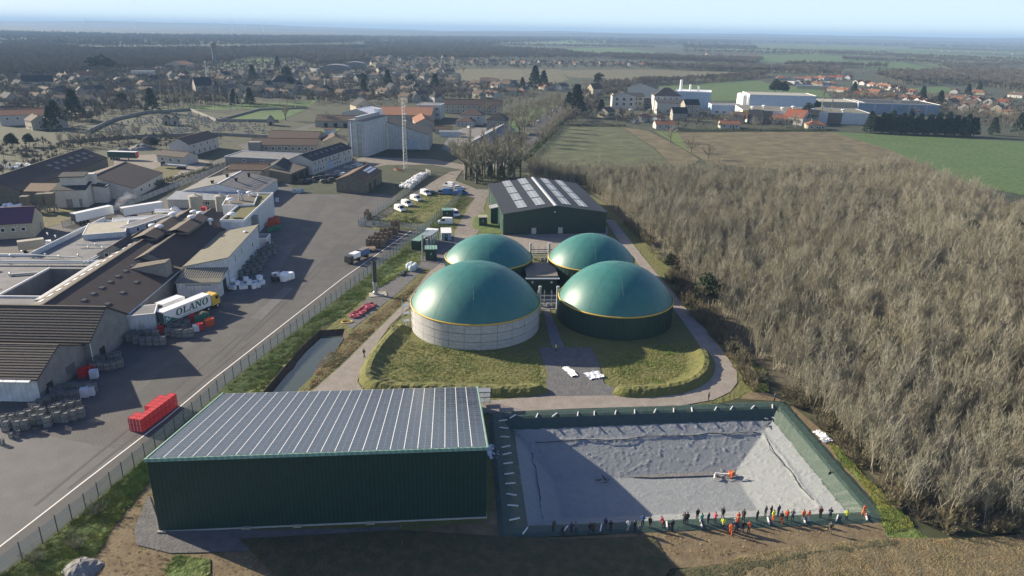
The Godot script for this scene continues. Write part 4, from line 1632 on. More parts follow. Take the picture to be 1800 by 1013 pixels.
func factory():
	# two tiled halls whose gables face the yard
	hall("factory_hall", "nearest tiled factory hall with white sheet front and grey gable beside the wire cages", "factory hall", Vector3(-136,0,-109.8),0.0,54.8,14.0,4.3,7.5, "gx", M.wall_grey, M.roof_tile, [["f", 1,4.0,3.2,1.7,0.82,0.94, "sheet_door", M.clad_white],["r", 1,1.6,2.3,1.2,0.1,0.3, "door", M.black],["r", 1,2.6,1.3,2.0,0.55,0.75, "door", M.grey_plastic]], {"course": 0.62, "ridge": M.roof_tile})
	var n0: Node3D = get_node("factory_hall")
	var b := MB.new()
	b.box(Vector3(27.3,2.05,0.08), Vector3(54.9,4.1,0.12))
	obj("front_cladding", b, M.clad_white, n0)
	b = MB.new()
	for i in 24:
		b.box(Vector3(i * 2.3,4.25,0.55), Vector3(2.2,0.12,0.9), Basis(Vector3.RIGHT, 0.2))
	obj("gutter", b, M.white, n0)
	hall("factory_hall", "middle tiled factory hall with tall grey gable next to the red crates", "factory hall", Vector3(-136,0,-123.9),0.0,56.0,14.0,5.0,9.3, "gx", M.wall_grey, M.roof_tile, [["r", 1,1.8,2.4,1.2,0.15,0.35, "door", M.black]], {"course": 0.62, "ridge": M.roof_tile})
	b = MB.new()
	b.tube(Vector3(56.1,0,0.1), Vector3(56.1,5.0,0.1),0.08,0.08,6)
	obj("downpipe", b, M.white, get_node("factory_hall_001"))
	# long dark hall running away from them, two ridges
	var s := base("long_hall", Vector3(-81,0,-137.6),0.065, "long factory hall with two dark brown ridges and rows of roof lights", "factory hall")
	var D := 78.0
	b = MB.new()
	b.ref = Vector3(-10,2,-D / 2)
	var cr := [Vector3(0,0,0), Vector3(0,0,-31), Vector3(0,4.5,-31), Vector3(0,4.5,0)]
	b.quad(cr[0], cr[1], cr[2], cr[3])
	b.quad(Vector3(0,0,0), Vector3(-20,0,0), Vector3(-20,5,0), Vector3(0,4.5,0))
	b.quad(Vector3(-20,0,-D), Vector3(0,0,-D), Vector3(0,5,-D), Vector3(-20,5,-D))
	b.tri(Vector3(-20,6.4,-D), Vector3(-13,8.8,-D), Vector3(0,4.8,-D))
	obj("wall", b, M.wall_grey, s)
	var east := [Vector3(0.5,4.4,1.5), Vector3(0.5,4.4,-31.5), Vector3(-13,8.7,-31.5), Vector3(-13,8.7,6.5)]
	var cen := Vector3(-10,0,-D / 2)
	b = MB.new()
	slab(b, east, 0.16, cen)
	obj("roof", b, M.roof_dark, s)
	b = MB.new()
	slab(b, [Vector3(-9.6,7.62,-31.5), Vector3(-9.6,7.62,-D), Vector3(-13,8.7,-D), Vector3(-13,8.7,-31.5)],0.16, cen)
	obj("roof", b, M.roof_dark, s)
	b = MB.new()
	slab(b, [Vector3(-17.6,7.2,-D), Vector3(-17.6,7.2,3.0), Vector3(-13,8.7,6.5), Vector3(-13,8.7,-D)],0.16, cen)
	obj("roof", b, M.roof_old, s)
	# second ridge
	b = MB.new()
	slab(b, [Vector3(-9.9,7.5,-D), Vector3(-9.9,7.5,-29), Vector3(-7.0,8.6,-31.5), Vector3(-7.0,8.6,-D)],0.16, cen)
	obj("roof", b, M.roof_old, s)
	b = MB.new()
	slab(b, [Vector3(0.5,5.0,-31.5), Vector3(0.5,5.0,-D), Vector3(-7.0,8.6,-D), Vector3(-7.0,8.6,-31.5)],0.16, cen)
	obj("roof", b, M.roof_dark, s)
	b = MB.new()
	b.ref = cen
	b.tri(Vector3(0.4,5.0,-31.45), Vector3(-9.9,7.5,-31.45), Vector3(-7,8.7,-31.45))
	obj("gable", b, M.wall_grey, s)
	b = MB.new()
	b.box(Vector3(-13,8.88,-D / 2 + 3), Vector3(0.5,0.2, D + 6))
	b.box(Vector3(-7,8.78,-D / 2 - 15.5), Vector3(0.5,0.2, D - 31))
	obj("ridge", b, M.roof_old, s)
	b = MB.new()
	b.tube(Vector3(0.55,4.4,1.5), Vector3(0.55,4.4,-31),0.14,0.14,6)
	obj("gutter", b, M.zinc, s)
	skylights(s, east, 8,1,1.3,0.8, M.roof_grey, 0.15,1.0,0.62,0.7)
	skylights(s, east, 4,1,1.3,0.8, M.roof_grey, 0.1,0.9,0.30,0.42)
	skylights(s, [Vector3(-17.6,7.2,-D), Vector3(-17.6,7.2,3.0), Vector3(-13,8.7,3.0), Vector3(-13,8.7,-D)],15,1,1.6,0.9, M.white, 0.35,0.98,0.3,0.6)
	# monitor, dormers and raised ridges
	var blocks := [[-6.0,-22.0,7.6,5.0,4.0,9.2,6.6, "monitor", M.wall_grey, M.roof_old]]
	for k in blocks:
		b = MB.new()
		b.ref = Vector3(-3,5,-25)
		var q := [Vector3(-8.5,7.0,-28.0), Vector3(-8.5,7.0,-23.6), Vector3(-0.2,8.3,-24.6), Vector3(-0.2,8.3,-28.0)]
		for i in 4:
			b.quad(Vector3(q[i].x, 3.6, q[i].z), Vector3(q[(i + 1) % 4].x, 3.6, q[(i + 1) % 4].z), q[(i + 1) % 4], q[i])
		obj("monitor", b, M.wall_grey, s)
		b = MB.new()
		slab(b, q, 0.2, Vector3(-3,2,-25))
		obj("monitor_roof", b, M.roof_old, s)
	for k in [[-22.5,-38.0,5.2,9.0,7.4,9.0],[-21.5,-44.5,4.6,8.0,7.2,8.6]]:
		b = MB.new()
		var x0: float = k[0]
		var z0: float = k[1]
		b.ref = Vector3(x0 + k[3] / 2,5, z0 - k[2] / 2)
		b.quad(Vector3(x0,3, z0), Vector3(x0 + k[3],3, z0), Vector3(x0 + k[3],6.6, z0), Vector3(x0,6.6, z0))
		b.tri(Vector3(x0,6.6, z0), Vector3(x0 + k[3],6.6, z0), Vector3(x0 + k[3] / 2, k[5], z0))
		b.quad(Vector3(x0,3, z0), Vector3(x0,3, z0 - k[2]), Vector3(x0,6.6, z0 - k[2]), Vector3(x0,6.6, z0))
		obj("dormer", b, M.wall_stone, s)
		for d in [0.0,1.0]:
			b = MB.new()
			slab(b, [Vector3(x0 + d * k[3],6.5, z0 + 0.3), Vector3(x0 + d * k[3],6.5, z0 - k[2] - 4), Vector3(x0 + k[3] / 2, k[5], z0 - k[2] - 4), Vector3(x0 + k[3] / 2, k[5], z0 + 0.3)],0.15, Vector3(x0 + k[3] / 2,0, z0))
			obj("dormer_roof", b, M.roof_dark, s)
		for x in [2.4,4.2,5.6]:
			window(s, Vector3(x0 + x, 6.3, z0 + 0.05),0,1.2,1.2)
	for k in [[-13.0,-44.0,-64.0,9.8, M.roof_dark],[-7.0,-50.0,-68.0,9.7, M.roof_dark]]:
		for d in [-1.0,1.0]:
			b = MB.new()
			slab(b, [Vector3(k[0] + d * 3.2,8.75, k[1]), Vector3(k[0] + d * 3.2,8.75, k[2]), Vector3(k[0], k[3], k[2]), Vector3(k[0], k[3], k[1])],0.14, Vector3(k[0],0, k[1]))
			obj("raised_ridge", b, M.roof_old if d < 0 else k[4], s)
		b = MB.new()
		b.box(Vector3(k[0],8.55, (k[1] + k[2]) / 2), Vector3(6.3,0.5, absf(k[2] - k[1]) - 0.2))
		obj("raised_ridge_wall", b, M.roof_grey, s)
	for p in [[-16,-57,8.3],[-13,-64,9.9],[-7,-62,9.6],[-7,-69,9.0],[-3.5,-66,7.6],[-10,-72,8.6],[-15,-70,8.6],[-12,-52,9.4]]:
		vent(s, Vector3(p[0], p[2], p[1]),1.1)
	# corrugated lean-to along its west side
	hall("lean_to_roof", "narrow lean-to with pale corrugated roof against the long dark hall", "lean-to", Vector3(-101.8,0,-142.6),0.07,4.6,27.5,5.9,7.0, "mono_r", M.wall_render, M.sheet_grey)
	# flat roofed block with a sunk yard
	var f := base("flat_roof_block", Vector3(-102,0,-137.8),0.03, "wide flat grey roofed factory block with a sunken light well", "factory block")
	var H := 5.0
	var cells := [[-60,0,-9.0,0], [-60,0,-39,-29], [-20.6,0,-75,-39], [-60,-10.5,-29,-9], [-1.2,0,-29,-9]]
	for k in cells:
		b = MB.new()
		b.box(Vector3((k[0] + k[1]) / 2.0, H / 2, (k[2] + k[3]) / 2.0), Vector3(k[1] - k[0], H, k[3] - k[2]))
		obj("block", b, M.roof_felt, f)
	b = MB.new()
	b.box(Vector3(-30, H + 0.25,0.0), Vector3(60,0.5,0.35))
	b.box(Vector3(-10.6, H + 0.2,-19), Vector3(0.35,0.4,20))
	b.box(Vector3(-5.8, H + 0.2,-8.9), Vector3(9.4,0.4,0.35))
	b.box(Vector3(-10.3, H + 0.2,-75), Vector3(20.6,0.4,0.3))
	b.box(Vector3(-40.3, H + 0.3,-39), Vector3(39.4,0.6,0.35))
	obj("parapet", b, M.white, f)
	b = MB.new()
	b.box(Vector3(-20.5, H - 1.8,-57), Vector3(0.4,6.2,36.5))
	obj("west_parapet", b, M.clad_white, f)
	b = MB.new()
	b.box(Vector3(-26, H + 0.5,-17), Vector3(0.4,0.9,22), Basis(UP, -0.35))
	obj("low_parapet", b, M.clad_blue, f)
	for k in [[-6,-18,7.6,0.5],[-4.4,-19,1.2,2.2]]:
		b = MB.new()
		b.box(Vector3(k[0], k[3], k[1]), Vector3(k[2],0.3,18))
		obj("well_roof", b, M.roof_grey, f)
	vent(f, Vector3(-5.6,1.6,-16),0.8)
	# pipes over the flat roof
	for k in [[0,[-60,-30,-28,-31,-1.5,-31.5]],[0.5,[-60,-30.7,-28,-31.7,-1.0,-32.2]],[0.2,[-14,-47,-2,-47.5]],[0.1,[-21,-50,-21.5,-38,-8,-36]],[0.4,[-3.5,-31,-2.0,-52]],[0.4,[-2.6,-31,-0.8,-52]]]:
		b = MB.new()
		var p := []
		for i in range(0, k[1].size(),2):
			p.append(Vector3(k[1][i], H + 0.7 + k[0] * 0.4, k[1][i + 1]))
		b.path(p, 0.26 if k[0] > 0.3 else 0.16,6)
		for q in p.size() - 1:
			var n_ := int((p[q + 1] - p[q]).length() / 4.0)
			for i in n_:
				var a: Vector3 = p[q].lerp(p[q + 1], (i + 0.5) / n_)
				b.tube(Vector3(a.x, H, a.z), a, 0.05,0.05,4, false)
		obj("pipe", b, M.zinc, f)
	for i in 22:
		var x := R(-30,-3)
		var z := R(-60,-32)
		if i > 13:
			x = R(-34,-12)
			z = R(-28,-1)
		b = MB.new()
		b.lathe(Vector3(x, H, z),[[0.12,0],[0.12,0.5],[0.3,0.55],[0.0,0.75]],7)
		obj("roof_cowl", b, M.white if i % 2 else M.zinc, f)
	for k in [[-14,-24,6,2.4],[-24,-20,4,1.5]]:
		b = MB.new()
		b.box(Vector3(k[0], H + 0.35, k[1]), Vector3(k[2],0.4,0.5), Basis(UP, 0.3))
		obj("cable_tray", b, M.steel, f)
	# white box on the roof
	hall("roof_plant_room", "white boxy plant room with cream roof standing among the flat roofs", "plant room", Vector3(-119.5,0,-191.5),0.40,10.5,13.0,6.4,7.0, "flat", M.clad_white, M.roof_cream, [], {"parapet": 0.2})
	hall("loading_dock", "long low white loading dock roof in front of the white trailers", "loading dock", Vector3(-119.5,0,-207.0),0.42,17.0,3.6,6.3,6.9, "flat", M.clad_white, M.sheet_grey, [["r", 1,0.8,2.0,5.0]], {"parapet": 0.25})
	hall("glazed_passage", "pale passage roof with small dark windows beside the plant room", "passage", Vector3(-110.0,0,-199.0),1.30,16.0,3.6,6.6,7.0, "flat", M.clad_white, M.roof_felt, [["f", 4,1.0,1.4,5.6]], {"parapet": 0.2})
	# duct
	var d := base("air_duct", Vector3(-109,0,-218.5), 0.1, "fat white air duct with an elbow lying across the factory roof", "duct")
	b = MB.new()
	b.path([Vector3(-3,7.0,0), Vector3(2,7.0,0), Vector3(2.6,7.8,0), Vector3(3.6,7.6,0), Vector3(5.2,6.2,0.5)], 0.55,10)
	obj("duct", b, M.white, d)
	b = MB.new()
	for x in [-2.5,1.5]:
		b.box(Vector3(x, 3.2,0), Vector3(0.3,6.4,0.3))
	obj("stand", b, M.steel, d)
	b = MB.new()
	b.box(Vector3(12,7.6,0.5), Vector3(1.4,1.4,1.4))
	obj("fan_box", b, M.red_plastic, d)
	# two pale silos
	for k in [[346.5,371,3.0, "pale upright storage silo with rust streaks, the wider of the pair"],[390,371,2.4, "pale rust stained storage silo next to the wider one"]]:
		var g := G(k[0], k[1])
		var si := base("storage_silo", g, 0, k[3], "silo", "silos behind the factory")
		b = MB.new()
		b.lathe(Vector3.ZERO, [[k[2] * 0.78,0],[k[2] * 0.78,5.2],[k[2] * 0.74,5.5],[0,6.0]],24)
		obj("shell", b, M.roof_cream, si)
		b = MB.new()
		b.path([Vector3(k[2] * 0.8,0,0), Vector3(k[2] * 0.8,6.3,0), Vector3(0,6.5,0)],0.08,5)
		b.lathe(Vector3(0,5.6,0),[[0.3,0],[0.3,0.9],[0,1.0]],8)
		obj("fill_pipe", b, M.zinc, si)
	# white sheds facing the yard
	s = hall("white_shed", "white clad shed with sloping olive roof facing the works yard", "shed", Vector3(-81.4,0,-168.6),0.10,10.6,31.5,5.4,7.6, "mono_r", M.clad_white, M.roof_olive, [["r", 1,1.2,1.6,4.0,0.7,0.8],["r", 2,0.3,1.6,5.6,0.1,0.5, "drain", M.green_plastic]])
	vent(s, Vector3(9.0,7.3,-24),0.6)
	s = hall("lean_to_shed", "low white lean-to with ribbed green roof under the olive roofed shed", "lean-to", Vector3(-80.6,0,-161.6),0.10,10.2,6.9,3.6,5.0, "mono_b", M.clad_white, M.roof_olive, [["r", 1,2.6,3.2,1.7,0.2,0.8, "door", M.black],["f", 1,6.0,0.25,3.0,0.2,0.8, "name_strip", M.wall_grey]], {"eave": 0.5})
	b = MB.new()
	for i in 18:
		b.box(Vector3(0.6 + i * 0.55,4.62,-4.2), Vector3(0.16,0.22,4.6), Basis(Vector3.RIGHT, 0.2))
	obj("roof_rib", b, M.roof_cream, s)
	s = hall("white_hall", "tall white clad hall with mossy flat roof along the far end of the yard", "hall", Vector3(-86.2,0,-204.6), 0.09,6.8,37.5,7.4,7.8, "flat", M.clad_white, M.roof_moss, [], {"parapet": 0.7})
	vent(s, Vector3(2.0,7.7,-5), 1.3)
	b = MB.new()
	b.box(Vector3(7.5,3.5,-9), Vector3(1.6,7,2.4))
	obj("duct_tower", b, M.wall_grey, s)
	s = hall("white_annex", "raised white block with brown flat roof and a double chimney on the white hall", "annex", Vector3(-92.5,0,-222.5),0.24,9.5,15.0,8.0,8.4, "flat", M.clad_white, M.roof_old, [], {"parapet": 0.25})
	vent(s, Vector3(2.2,8.5,-2.5),1.3)
	vent(s, Vector3(7.0,8.5,-13),1.1)
	b = MB.new()
	for x in [4.6,5.6]:
		b.lathe(Vector3(x, 8,-6),[[0.35,0],[0.35,3.0 - (x - 4.6)],[0.6,3.2 - (x - 4.6)],[0,3.6 - (x - 4.6)]],9)
	obj("chimney", b, M.zinc, s)
	s = hall("cooling_box", "white refrigeration box on the yard beside the duct tower", "plant box", Vector3(-79.8,0,-203),0.08,7.0,5.0,2.8,3.0, "flat", M.clad_white, M.roof_felt, [], {"parapet": 0.15})
	# the gable shed with grey roof and its lean-to
	s = hall("grey_gable_shed", "wide white shed with weathered grey gable roof and black ridge vents", "shed", Vector3(-122.5,0,-259.0),0.02,28.0,25.0,4.0,7.1, "gz", M.clad_white, M.roof_grey, [], {"ridge": M.white})
	for k in [[10.5,-4,6.5],[12.5,-14,7.0],[17.5,-9,6.6],[19,-19,6.6]]:
		b = MB.new()
		b.lathe(Vector3(k[0], k[2], k[1]),[[0.5,-0.4],[0.5,0.7],[0.8,0.8],[0.8,1.1],[0,1.2]],8)
		obj("ridge_vent", b, M.black, s)
	skylights(s, [Vector3(28,4,0), Vector3(28,4,-25), Vector3(14,7.1,-25), Vector3(14,7.1,0)],8,1,1.1,4.5, M.roof_felt, 0.1,0.98,0.28,0.32)
	s = hall("ribbed_lean_to", "long pale lean-to with ribbed slate grey roof in front of the gable shed", "lean-to", Vector3(-123.5,0,-250.5),0.03,27.0,8.3,3.0,4.2, "mono_b", M.wall_render, M.sheet_grey, [["f", 2,1.6,1.3,1.9,0.42,0.55],["f", 1,1.5,2.3,1.2,0.62,0.72, "door", M.wall_render]])
	# small white dock house next to the lorry
	s = hall("dock_house", "small white dock house with flat roof between the hall and the lorry", "dock house", Vector3(-80.9,0,-139.0),0.35,5.4,5.6,4.1,4.4, "flat", M.clad_white, M.roof_felt, [["f", 1,1.1,2.1,1.1,0.35,0.6, "door", M.wall_render],["l", 1,2.4,1.2,2.6]], {"parapet": 0.12})
	# violet roofed office
	s = hall("violet_roof_house", "cream house with violet roof and a row of dark windows, cut by the picture edge", "house", Vector3(-166,0,-203.5),0.33,21.0,12.0,4.7,8.2, "gx", M.wall_cream, plain("violet", lin(0.075,0.028,0.070),0.7),[["r", 1,1.4,2.4,1.3,0.6,0.8, "door", M.wall_grey],["f", 7,1.2,1.2,2.8],["f", 3,0.8,0.7,4.0]])
	# parcel van roof beside it is built with the vehicles
	# steam above the dock
	for k in [[210,356,2.4,1.4,1.4], [214,351,2.6,1.2,1.4], [220,349,3.2,1.3,1.6], [224,344,2.4,1.6,1.5], [231,345,3.0,1.0,1.4], [206,360,1.6,1.2,1.2]]:
		var fv := FogVolume.new()
		fv.name = numbered("steam", self)
		fv.shape = RenderingServer.FOG_VOLUME_SHAPE_ELLIPSOID
		fv.size = Vector3(k[2] * 1.3, k[3] * 1.6, k[4])
		var g := G(k[0], k[1],5.5)
		var fm := FogMaterial.new()
		fm.density = 0.13
		fm.albedo = Color(0.95,0.96,0.98)
		fv.material = fm
		add_child(fv, true)
		fv.position = g
		tag(fv, "thin puff of white steam drifting over the dock trailers", "steam", "steam over the dock", "stuff")

func industry():
	# old works on the far left
	hall("old_works", "huge dark roofed old works shed open at its near end", "shed", Vector3(-196.0,0,-250),0.09,19.5,70.0,5.0,9.2, "gz", M.wall_olive, M.roof_dark, [], {"ridge": M.roof_old})
	var s: Node3D = get_node("old_works")
	skylights(s, [Vector3(19.5,5,0), Vector3(19.5,5,-70), Vector3(9.75,9.2,-70), Vector3(9.75,9.2,0)],6,2,2.4,1.6, M.roof_felt, 0.45,0.95,0.25,0.8)
	hall("dark_shed", "dark tiled shed with one sunlit slope behind the white loading tower", "shed", Vector3(-170.0,0,-260.5),0.11,28.0,31.0,4.0,8.4, "gz", M.wall_render, M.roof_dark, [["r", 3,2.0,1.6,2.0,0.1,0.9]])
	hall("rusty_roof_shed", "low shed with rusty orange roof under the old works", "shed", Vector3(-184,0,-252),0.05,17.0,9.0,4.6,5.6, "mono_b", M.wall_olive, M.roof_rust)
	s = hall("loading_tower", "tall white rendered loading tower with stepped dark roofs", "tower", Vector3(-162,0,-247.3),0.22,10.5,7.0,6.2,7.6, "mono_b", M.wall_render, M.roof_slate, [["f", 1,2.0,3.0,1.6,0.3,0.6, "gate", M.wall_grey],["f", 1,1.0,3.0,1.6,0.7,0.9, "gate", M.wall_grey]])
	var b := MB.new()
	b.box(Vector3(5.6,8.8,-6.2), Vector3(8.2,3.4,4.2))
	b.box(Vector3(9.2,5.2,-9.4), Vector3(4.6,10.4,3.4))
	b.box(Vector3(13.0,3.0,-8.5), Vector3(4.5,6.0,3.8))
	obj("upper_block", b, M.wall_render, s)
	b = MB.new()
	b.box(Vector3(5.6,10.7,-5.8), Vector3(8.6,0.3,5.2), Basis(Vector3.RIGHT, 0.15))
	b.box(Vector3(13.0,6.2,-8.5), Vector3(5.0,0.3,4.4), Basis(Vector3(0,0,1),-0.2))
	obj("upper_roof", b, M.roof_slate, s)
	for k in [[48,372,2.6,5.5, "first"],[76,371,2.4,6.2, "second"],[92,372,3.0,6.6, "third"]]:
		var g := G(k[0], k[1])
		var o := base("concrete_hopper", Vector3(g.x, 0, g.z),0.2, "grey brown concrete hopper, %s from the wood heap, before the loading tower" % k[4], "hopper", "concrete hoppers")
		b = MB.new()
		b.frustum(Vector3(0,1.6,0), Vector2(k[2] * 0.6, k[2] * 0.6), Vector2(k[2], k[2]), k[3] - 1.6)
		obj("bin", b, M.wall_olive, o)
		b = MB.new()
		for x in [-1,1]:
			for z in [-1,1]:
				b.box(Vector3(x * k[2] * 0.38,1.2, z * k[2] * 0.38), Vector3(0.35,2.4,0.35))
		obj("leg", b, M.wall_grey, o)
	# white houses and long grey works
	hall("white_cottage", "low white cottage with dark roof and a yellow arch below the taller white house", "cottage", Vector3(-170,0,-340.8),-0.38,16.8,8.5,3.4,5.2, "gx", M.wall_render, M.roof_dark, [["f", 3,1.8,1.7,1.7]])
	s = hall("white_house", "two storey white house with brown roof beside the cemetery wall", "house", Vector3(-161.5,0,-357.0),1.46,29.0,10.5,6.0,8.8, "gx", M.wall_render, M.roof_brown, [["f", 4,1.4,1.6,4.4],["f", 5,1.6,2.2,1.4]])
	hall("grey_works", "long low grey works building with a pale flat roof", "works", Vector3(-133,0,-329.5),-0.15,33.0,16.0,5.0,5.6, "flat", M.wall_grey, M.roof_felt, [["f", 3,1.6,1.2,3.6,0.15,0.95],["f", 1,1.5,2.4,1.3,0.3,0.4, "door", M.wall_grey]])
	hall("apartment_block", "cream apartment block with a brown roof and a row of paired windows", "apartment block", Vector3(-131,0,-356.0),0.05,33.0,13.0,6.6,9.0, "gx", M.wall_stone, M.roof_brown, [["f", 8,1.6,1.8,4.9,0.2,0.98],["f", 6,1.4,1.6,1.8,0.1,0.98]])
	b = MB.new()
	b.box(Vector3(3.5,4.2,2.0), Vector3(5.6,8.4,4.0))
	obj("stair_block", b, M.wall_grey, get_node("apartment_block"))
	hall("dark_gable_shed", "dark gable roofed shed in front of the office row", "shed", Vector3(-107,0,-303),0.1,11.0,17.0,4.0,6.6, "gz", M.wall_stone, M.roof_slate)
	hall("rusty_workshop", "low workshop with a rust red roof next to the dark gable shed", "workshop", Vector3(-122,0,-304),0.05,16.0,10.0,3.8,5.6, "gx", M.wall_stone, M.roof_rust)
	hall("slate_workshop", "low slate roofed workshop behind the grey gable shed", "workshop", Vector3(-120,0,-292),0.05,15.0,8.0,3.6,5.4, "gx", M.wall_stone, M.roof_old)
	hall("open_shed", "open fronted lean-to shed with dark bays beside the blue containers", "shed", Vector3(-94,0,-298),1.42,28.0,9.0,3.6,5.0, "mono_b", M.wall_olive, M.roof_old, [["f", 4,5.0,2.8,1.5,0.05,0.95, "bay", M.black]])
	s = hall("office_row", "long white office building with black roof and a blue door", "office", Vector3(-89.2,0,-315.6),1.33,39.0,11.0,6.3,8.6, "gx", M.wall_render, M.roof_slate, [["f", 5,1.3,1.7,4.8,0.02,0.45],["f", 4,1.3,1.7,4.8,0.45,0.98],["f", 4,1.5,1.4,1.7,0.02,0.28],["f", 3,1.5,1.4,1.8,0.5,0.7],["f", 3,1.3,1.6,1.8,0.78,0.98],["f", 1,5.4,3.4,1.7,0.32,0.52, "door", M.clad_blue],["f", 1,12.0,0.45,3.5,0.28,0.75, "name_strip", M.wall_grey]])
	skylights(s, [Vector3(0,6.3,0), Vector3(39,6.3,0), Vector3(39,8.6,-5.5), Vector3(0,8.6,-5.5)],7,1,1.4,1.6, M.roof_felt, 0.05,0.95,0.4,0.7)
	s = hall("olive_warehouse", "old olive grey warehouse with a patched mossy roof by the yard", "warehouse", Vector3(-70.6,0,-281.5),-0.10,12.0,23.0,4.9,7.2, "gz", M.wall_olive, M.roof_rust, [["f", 1,3.4,3.6,1.8,0.05,0.4, "gate", M.wall_olive],["r", 2,3.0,3.0,1.6,0.1,0.7, "bay", M.black]])
	skylights(s, [Vector3(12,4.9,0), Vector3(12,4.9,-23), Vector3(6,7.2,-23), Vector3(6,7.2,0)],5,2,2.2,1.1, M.white, 0.5,0.95,0.3,0.8)
	# grain silo block with its shed
	s = base("grain_silo", Vector3(-75.3,0,-365.6),1.33, "tall windowless grey ribbed grain silo block with a walkway along its top", "grain silo")
	b = MB.new()
	b.box(Vector3(14,8.85,-4.6), Vector3(28,17.7,9.2))
	obj("block", b, M.clad_silo, s)
	b = MB.new()
	for i in 9:
		b.tube(Vector3(1.6 + i * 3.1,0,-0.1), Vector3(1.6 + i * 3.1,17.4,-0.1),0.34,0.34,8)
	for i in 3:
		b.tube(Vector3(-0.1,0,-1.6 - i * 3.0), Vector3(-0.1,17.4,-1.6 - i * 3.0),0.34,0.34,8)
	obj("wall_rib", b, M.clad_silo, s)
	b = MB.new()
	b.box(Vector3(14,17.9,-4.6), Vector3(28.6,0.4,9.8))
	obj("roof", b, M.roof_felt, s)
	b = MB.new()
	b.box(Vector3(13,19.3,-4.6), Vector3(26,1.0,1.6))
	for i in 10:
		b.box(Vector3(0.8 + i * 2.7,18.4,-4.6), Vector3(0.25,1.2,1.8))
	obj("conveyor", b, M.clad_silo, s)
	b = MB.new()
	b.box(Vector3(27,19.8,-4.6), Vector3(3,3.4,3.4))
	obj("head_house", b, M.white, s)
	b = MB.new()
	for y in range(1,6):
		b.box(Vector3(-0.6, y * 3.2,-3.4), Vector3(1.1,0.12,2.6))
		b.tube(Vector3(-1.1, y * 3.2 - 3.2,-2.3), Vector3(-1.1, y * 3.2,-4.5),0.06,0.06,4)
	for z in [-2.2,-4.6]:
		b.tube(Vector3(-1.1,0, z), Vector3(-1.1,17, z),0.07,0.07,4)
	obj("stairs", b, M.steel, s)
	s = hall("grain_store", "grey ribbed grain store with dark sloping roof leaning on the silo", "grain store", Vector3(-68.4,0,-391.5),0.03,22.0,23.0,8.0,14.5, "mono_l", M.clad_silo, M.roof_slate, [["f", 1,5.0,5.0,2.5,0.5,0.75, "door", M.clad_blue]])
	b = MB.new()
	for i in 9:
		b.box(Vector3(1.2 + i * 2.4,3.9,0.12), Vector3(0.3,7.8,0.2))
	for i in 9:
		b.box(Vector3(22.12,3.9,-1.2 - i * 2.5), Vector3(0.2,7.8,0.3))
	obj("wall_rib", b, M.clad_silo, s)
	# lattice mast
	var g := G(712,297)
	var ms := base("lattice_mast", Vector3(g.x, 0, g.z),0.3, "tall grey lattice radio mast standing before the grain store", "mast")
	b = MB.new()
	var H := 30.5
	for k in 3:
		var a := TAU * k / 3.0
		var p := Vector3(cos(a),0, sin(a))
		b.tube(p * 1.15, p * 0.75 + UP * H, 0.09,0.07,5)
	obj("leg", b, M.zinc, ms)
	b = MB.new()
	for i in 20:
		var y0 := i * H / 20
		var y1 := (i + 1) * H / 20
		for k in 3:
			var a := TAU * k / 3.0
			var a2 := TAU * (k + 1) / 3.0
			var r0 := lerpf(1.15,0.75, y0 / H)
			var r1 := lerpf(1.15,0.75, y1 / H)
			b.tube(Vector3(cos(a) * r0, y0, sin(a) * r0), Vector3(cos(a2) * r1, y1, sin(a2) * r1),0.04,0.04,4, false)
			b.tube(Vector3(cos(a2) * r0, y0, sin(a2) * r0), Vector3(cos(a) * r1, y1, sin(a) * r1),0.04,0.04,4, false)
	obj("bracing", b, M.zinc, ms)
	b = MB.new()
	for y in [22.0,25.0,28.5]:
		b.lathe(Vector3(0.9, y, 0.4),[[0.0,-0.1],[0.55,0.0],[0.55,0.25],[0.0,0.4]],10)
	b.tube(Vector3(0, H, 0), Vector3(0, H + 3,0),0.05,0.03,5)
	obj("antenna", b, M.white, ms)
	# grey hall by the avenue, orange works, villas
	hall("grey_hall", "wide grey roofed hall behind the roadside trees", "hall", Vector3(-30.0,0,-372),-0.20,14.0,82.0,4.6,7.2, "gz", M.wall_grey, M.roof_grey, [], {"ridge": M.white})
	hall("hip_villa", "square grey villa with a hipped slate roof beside the avenue", "villa", Vector3(-18.0,0,-462),-0.15,12.5,12.0,8.5,12.5, "hip", M.wall_grey, M.roof_slate, [["f", 1,1.8,3.0,3.4,0.35,0.65],["r", 2,1.4,2.2,5.6],["f", 2,1.2,1.8,6.6]])
	hall("orange_works", "long works with orange tiled roof behind the grain silo", "works", Vector3(-94.0,0,-505),0.0,36.0,32.0,5.6,9.5, "gx", M.wall_stone, M.roof_orange, [["r", 4,1.4,2.0,3.0]])
	hall("brick_shed", "orange tiled shed with grey gable just behind the grain store", "shed", Vector3(-64,0,-470),0.2,12.0,30.0,4.6,7.5, "gz", M.wall_stone, M.roof_orange, [["r", 4,1.4,1.8,2.4]])
	hall("small_orange_shed", "small orange roofed shed by the stony square", "shed", Vector3(-50,0,-455),0.1,11.0,7.0,3.0,4.2, "gx", M.wall_stone, M.roof_rust)
	hall("white_villa", "white villa with two hipped brown roofs by the stony square", "villa", Vector3(-38,0,-505),-0.1,16.0,12.0,6.4,10.0, "hip", M.wall_render, M.roof_brown, [["f", 3,1.3,1.6,4.6],["r", 2,1.3,1.6,4.6]])
	hall("white_villa_wing", "low hipped wing in front of the white villa", "villa wing", Vector3(-40,0,-494),-0.1,12.0,9.0,3.4,5.6, "hip", M.wall_render, M.roof_brown, [["f", 4,1.1,1.4,1.8]])
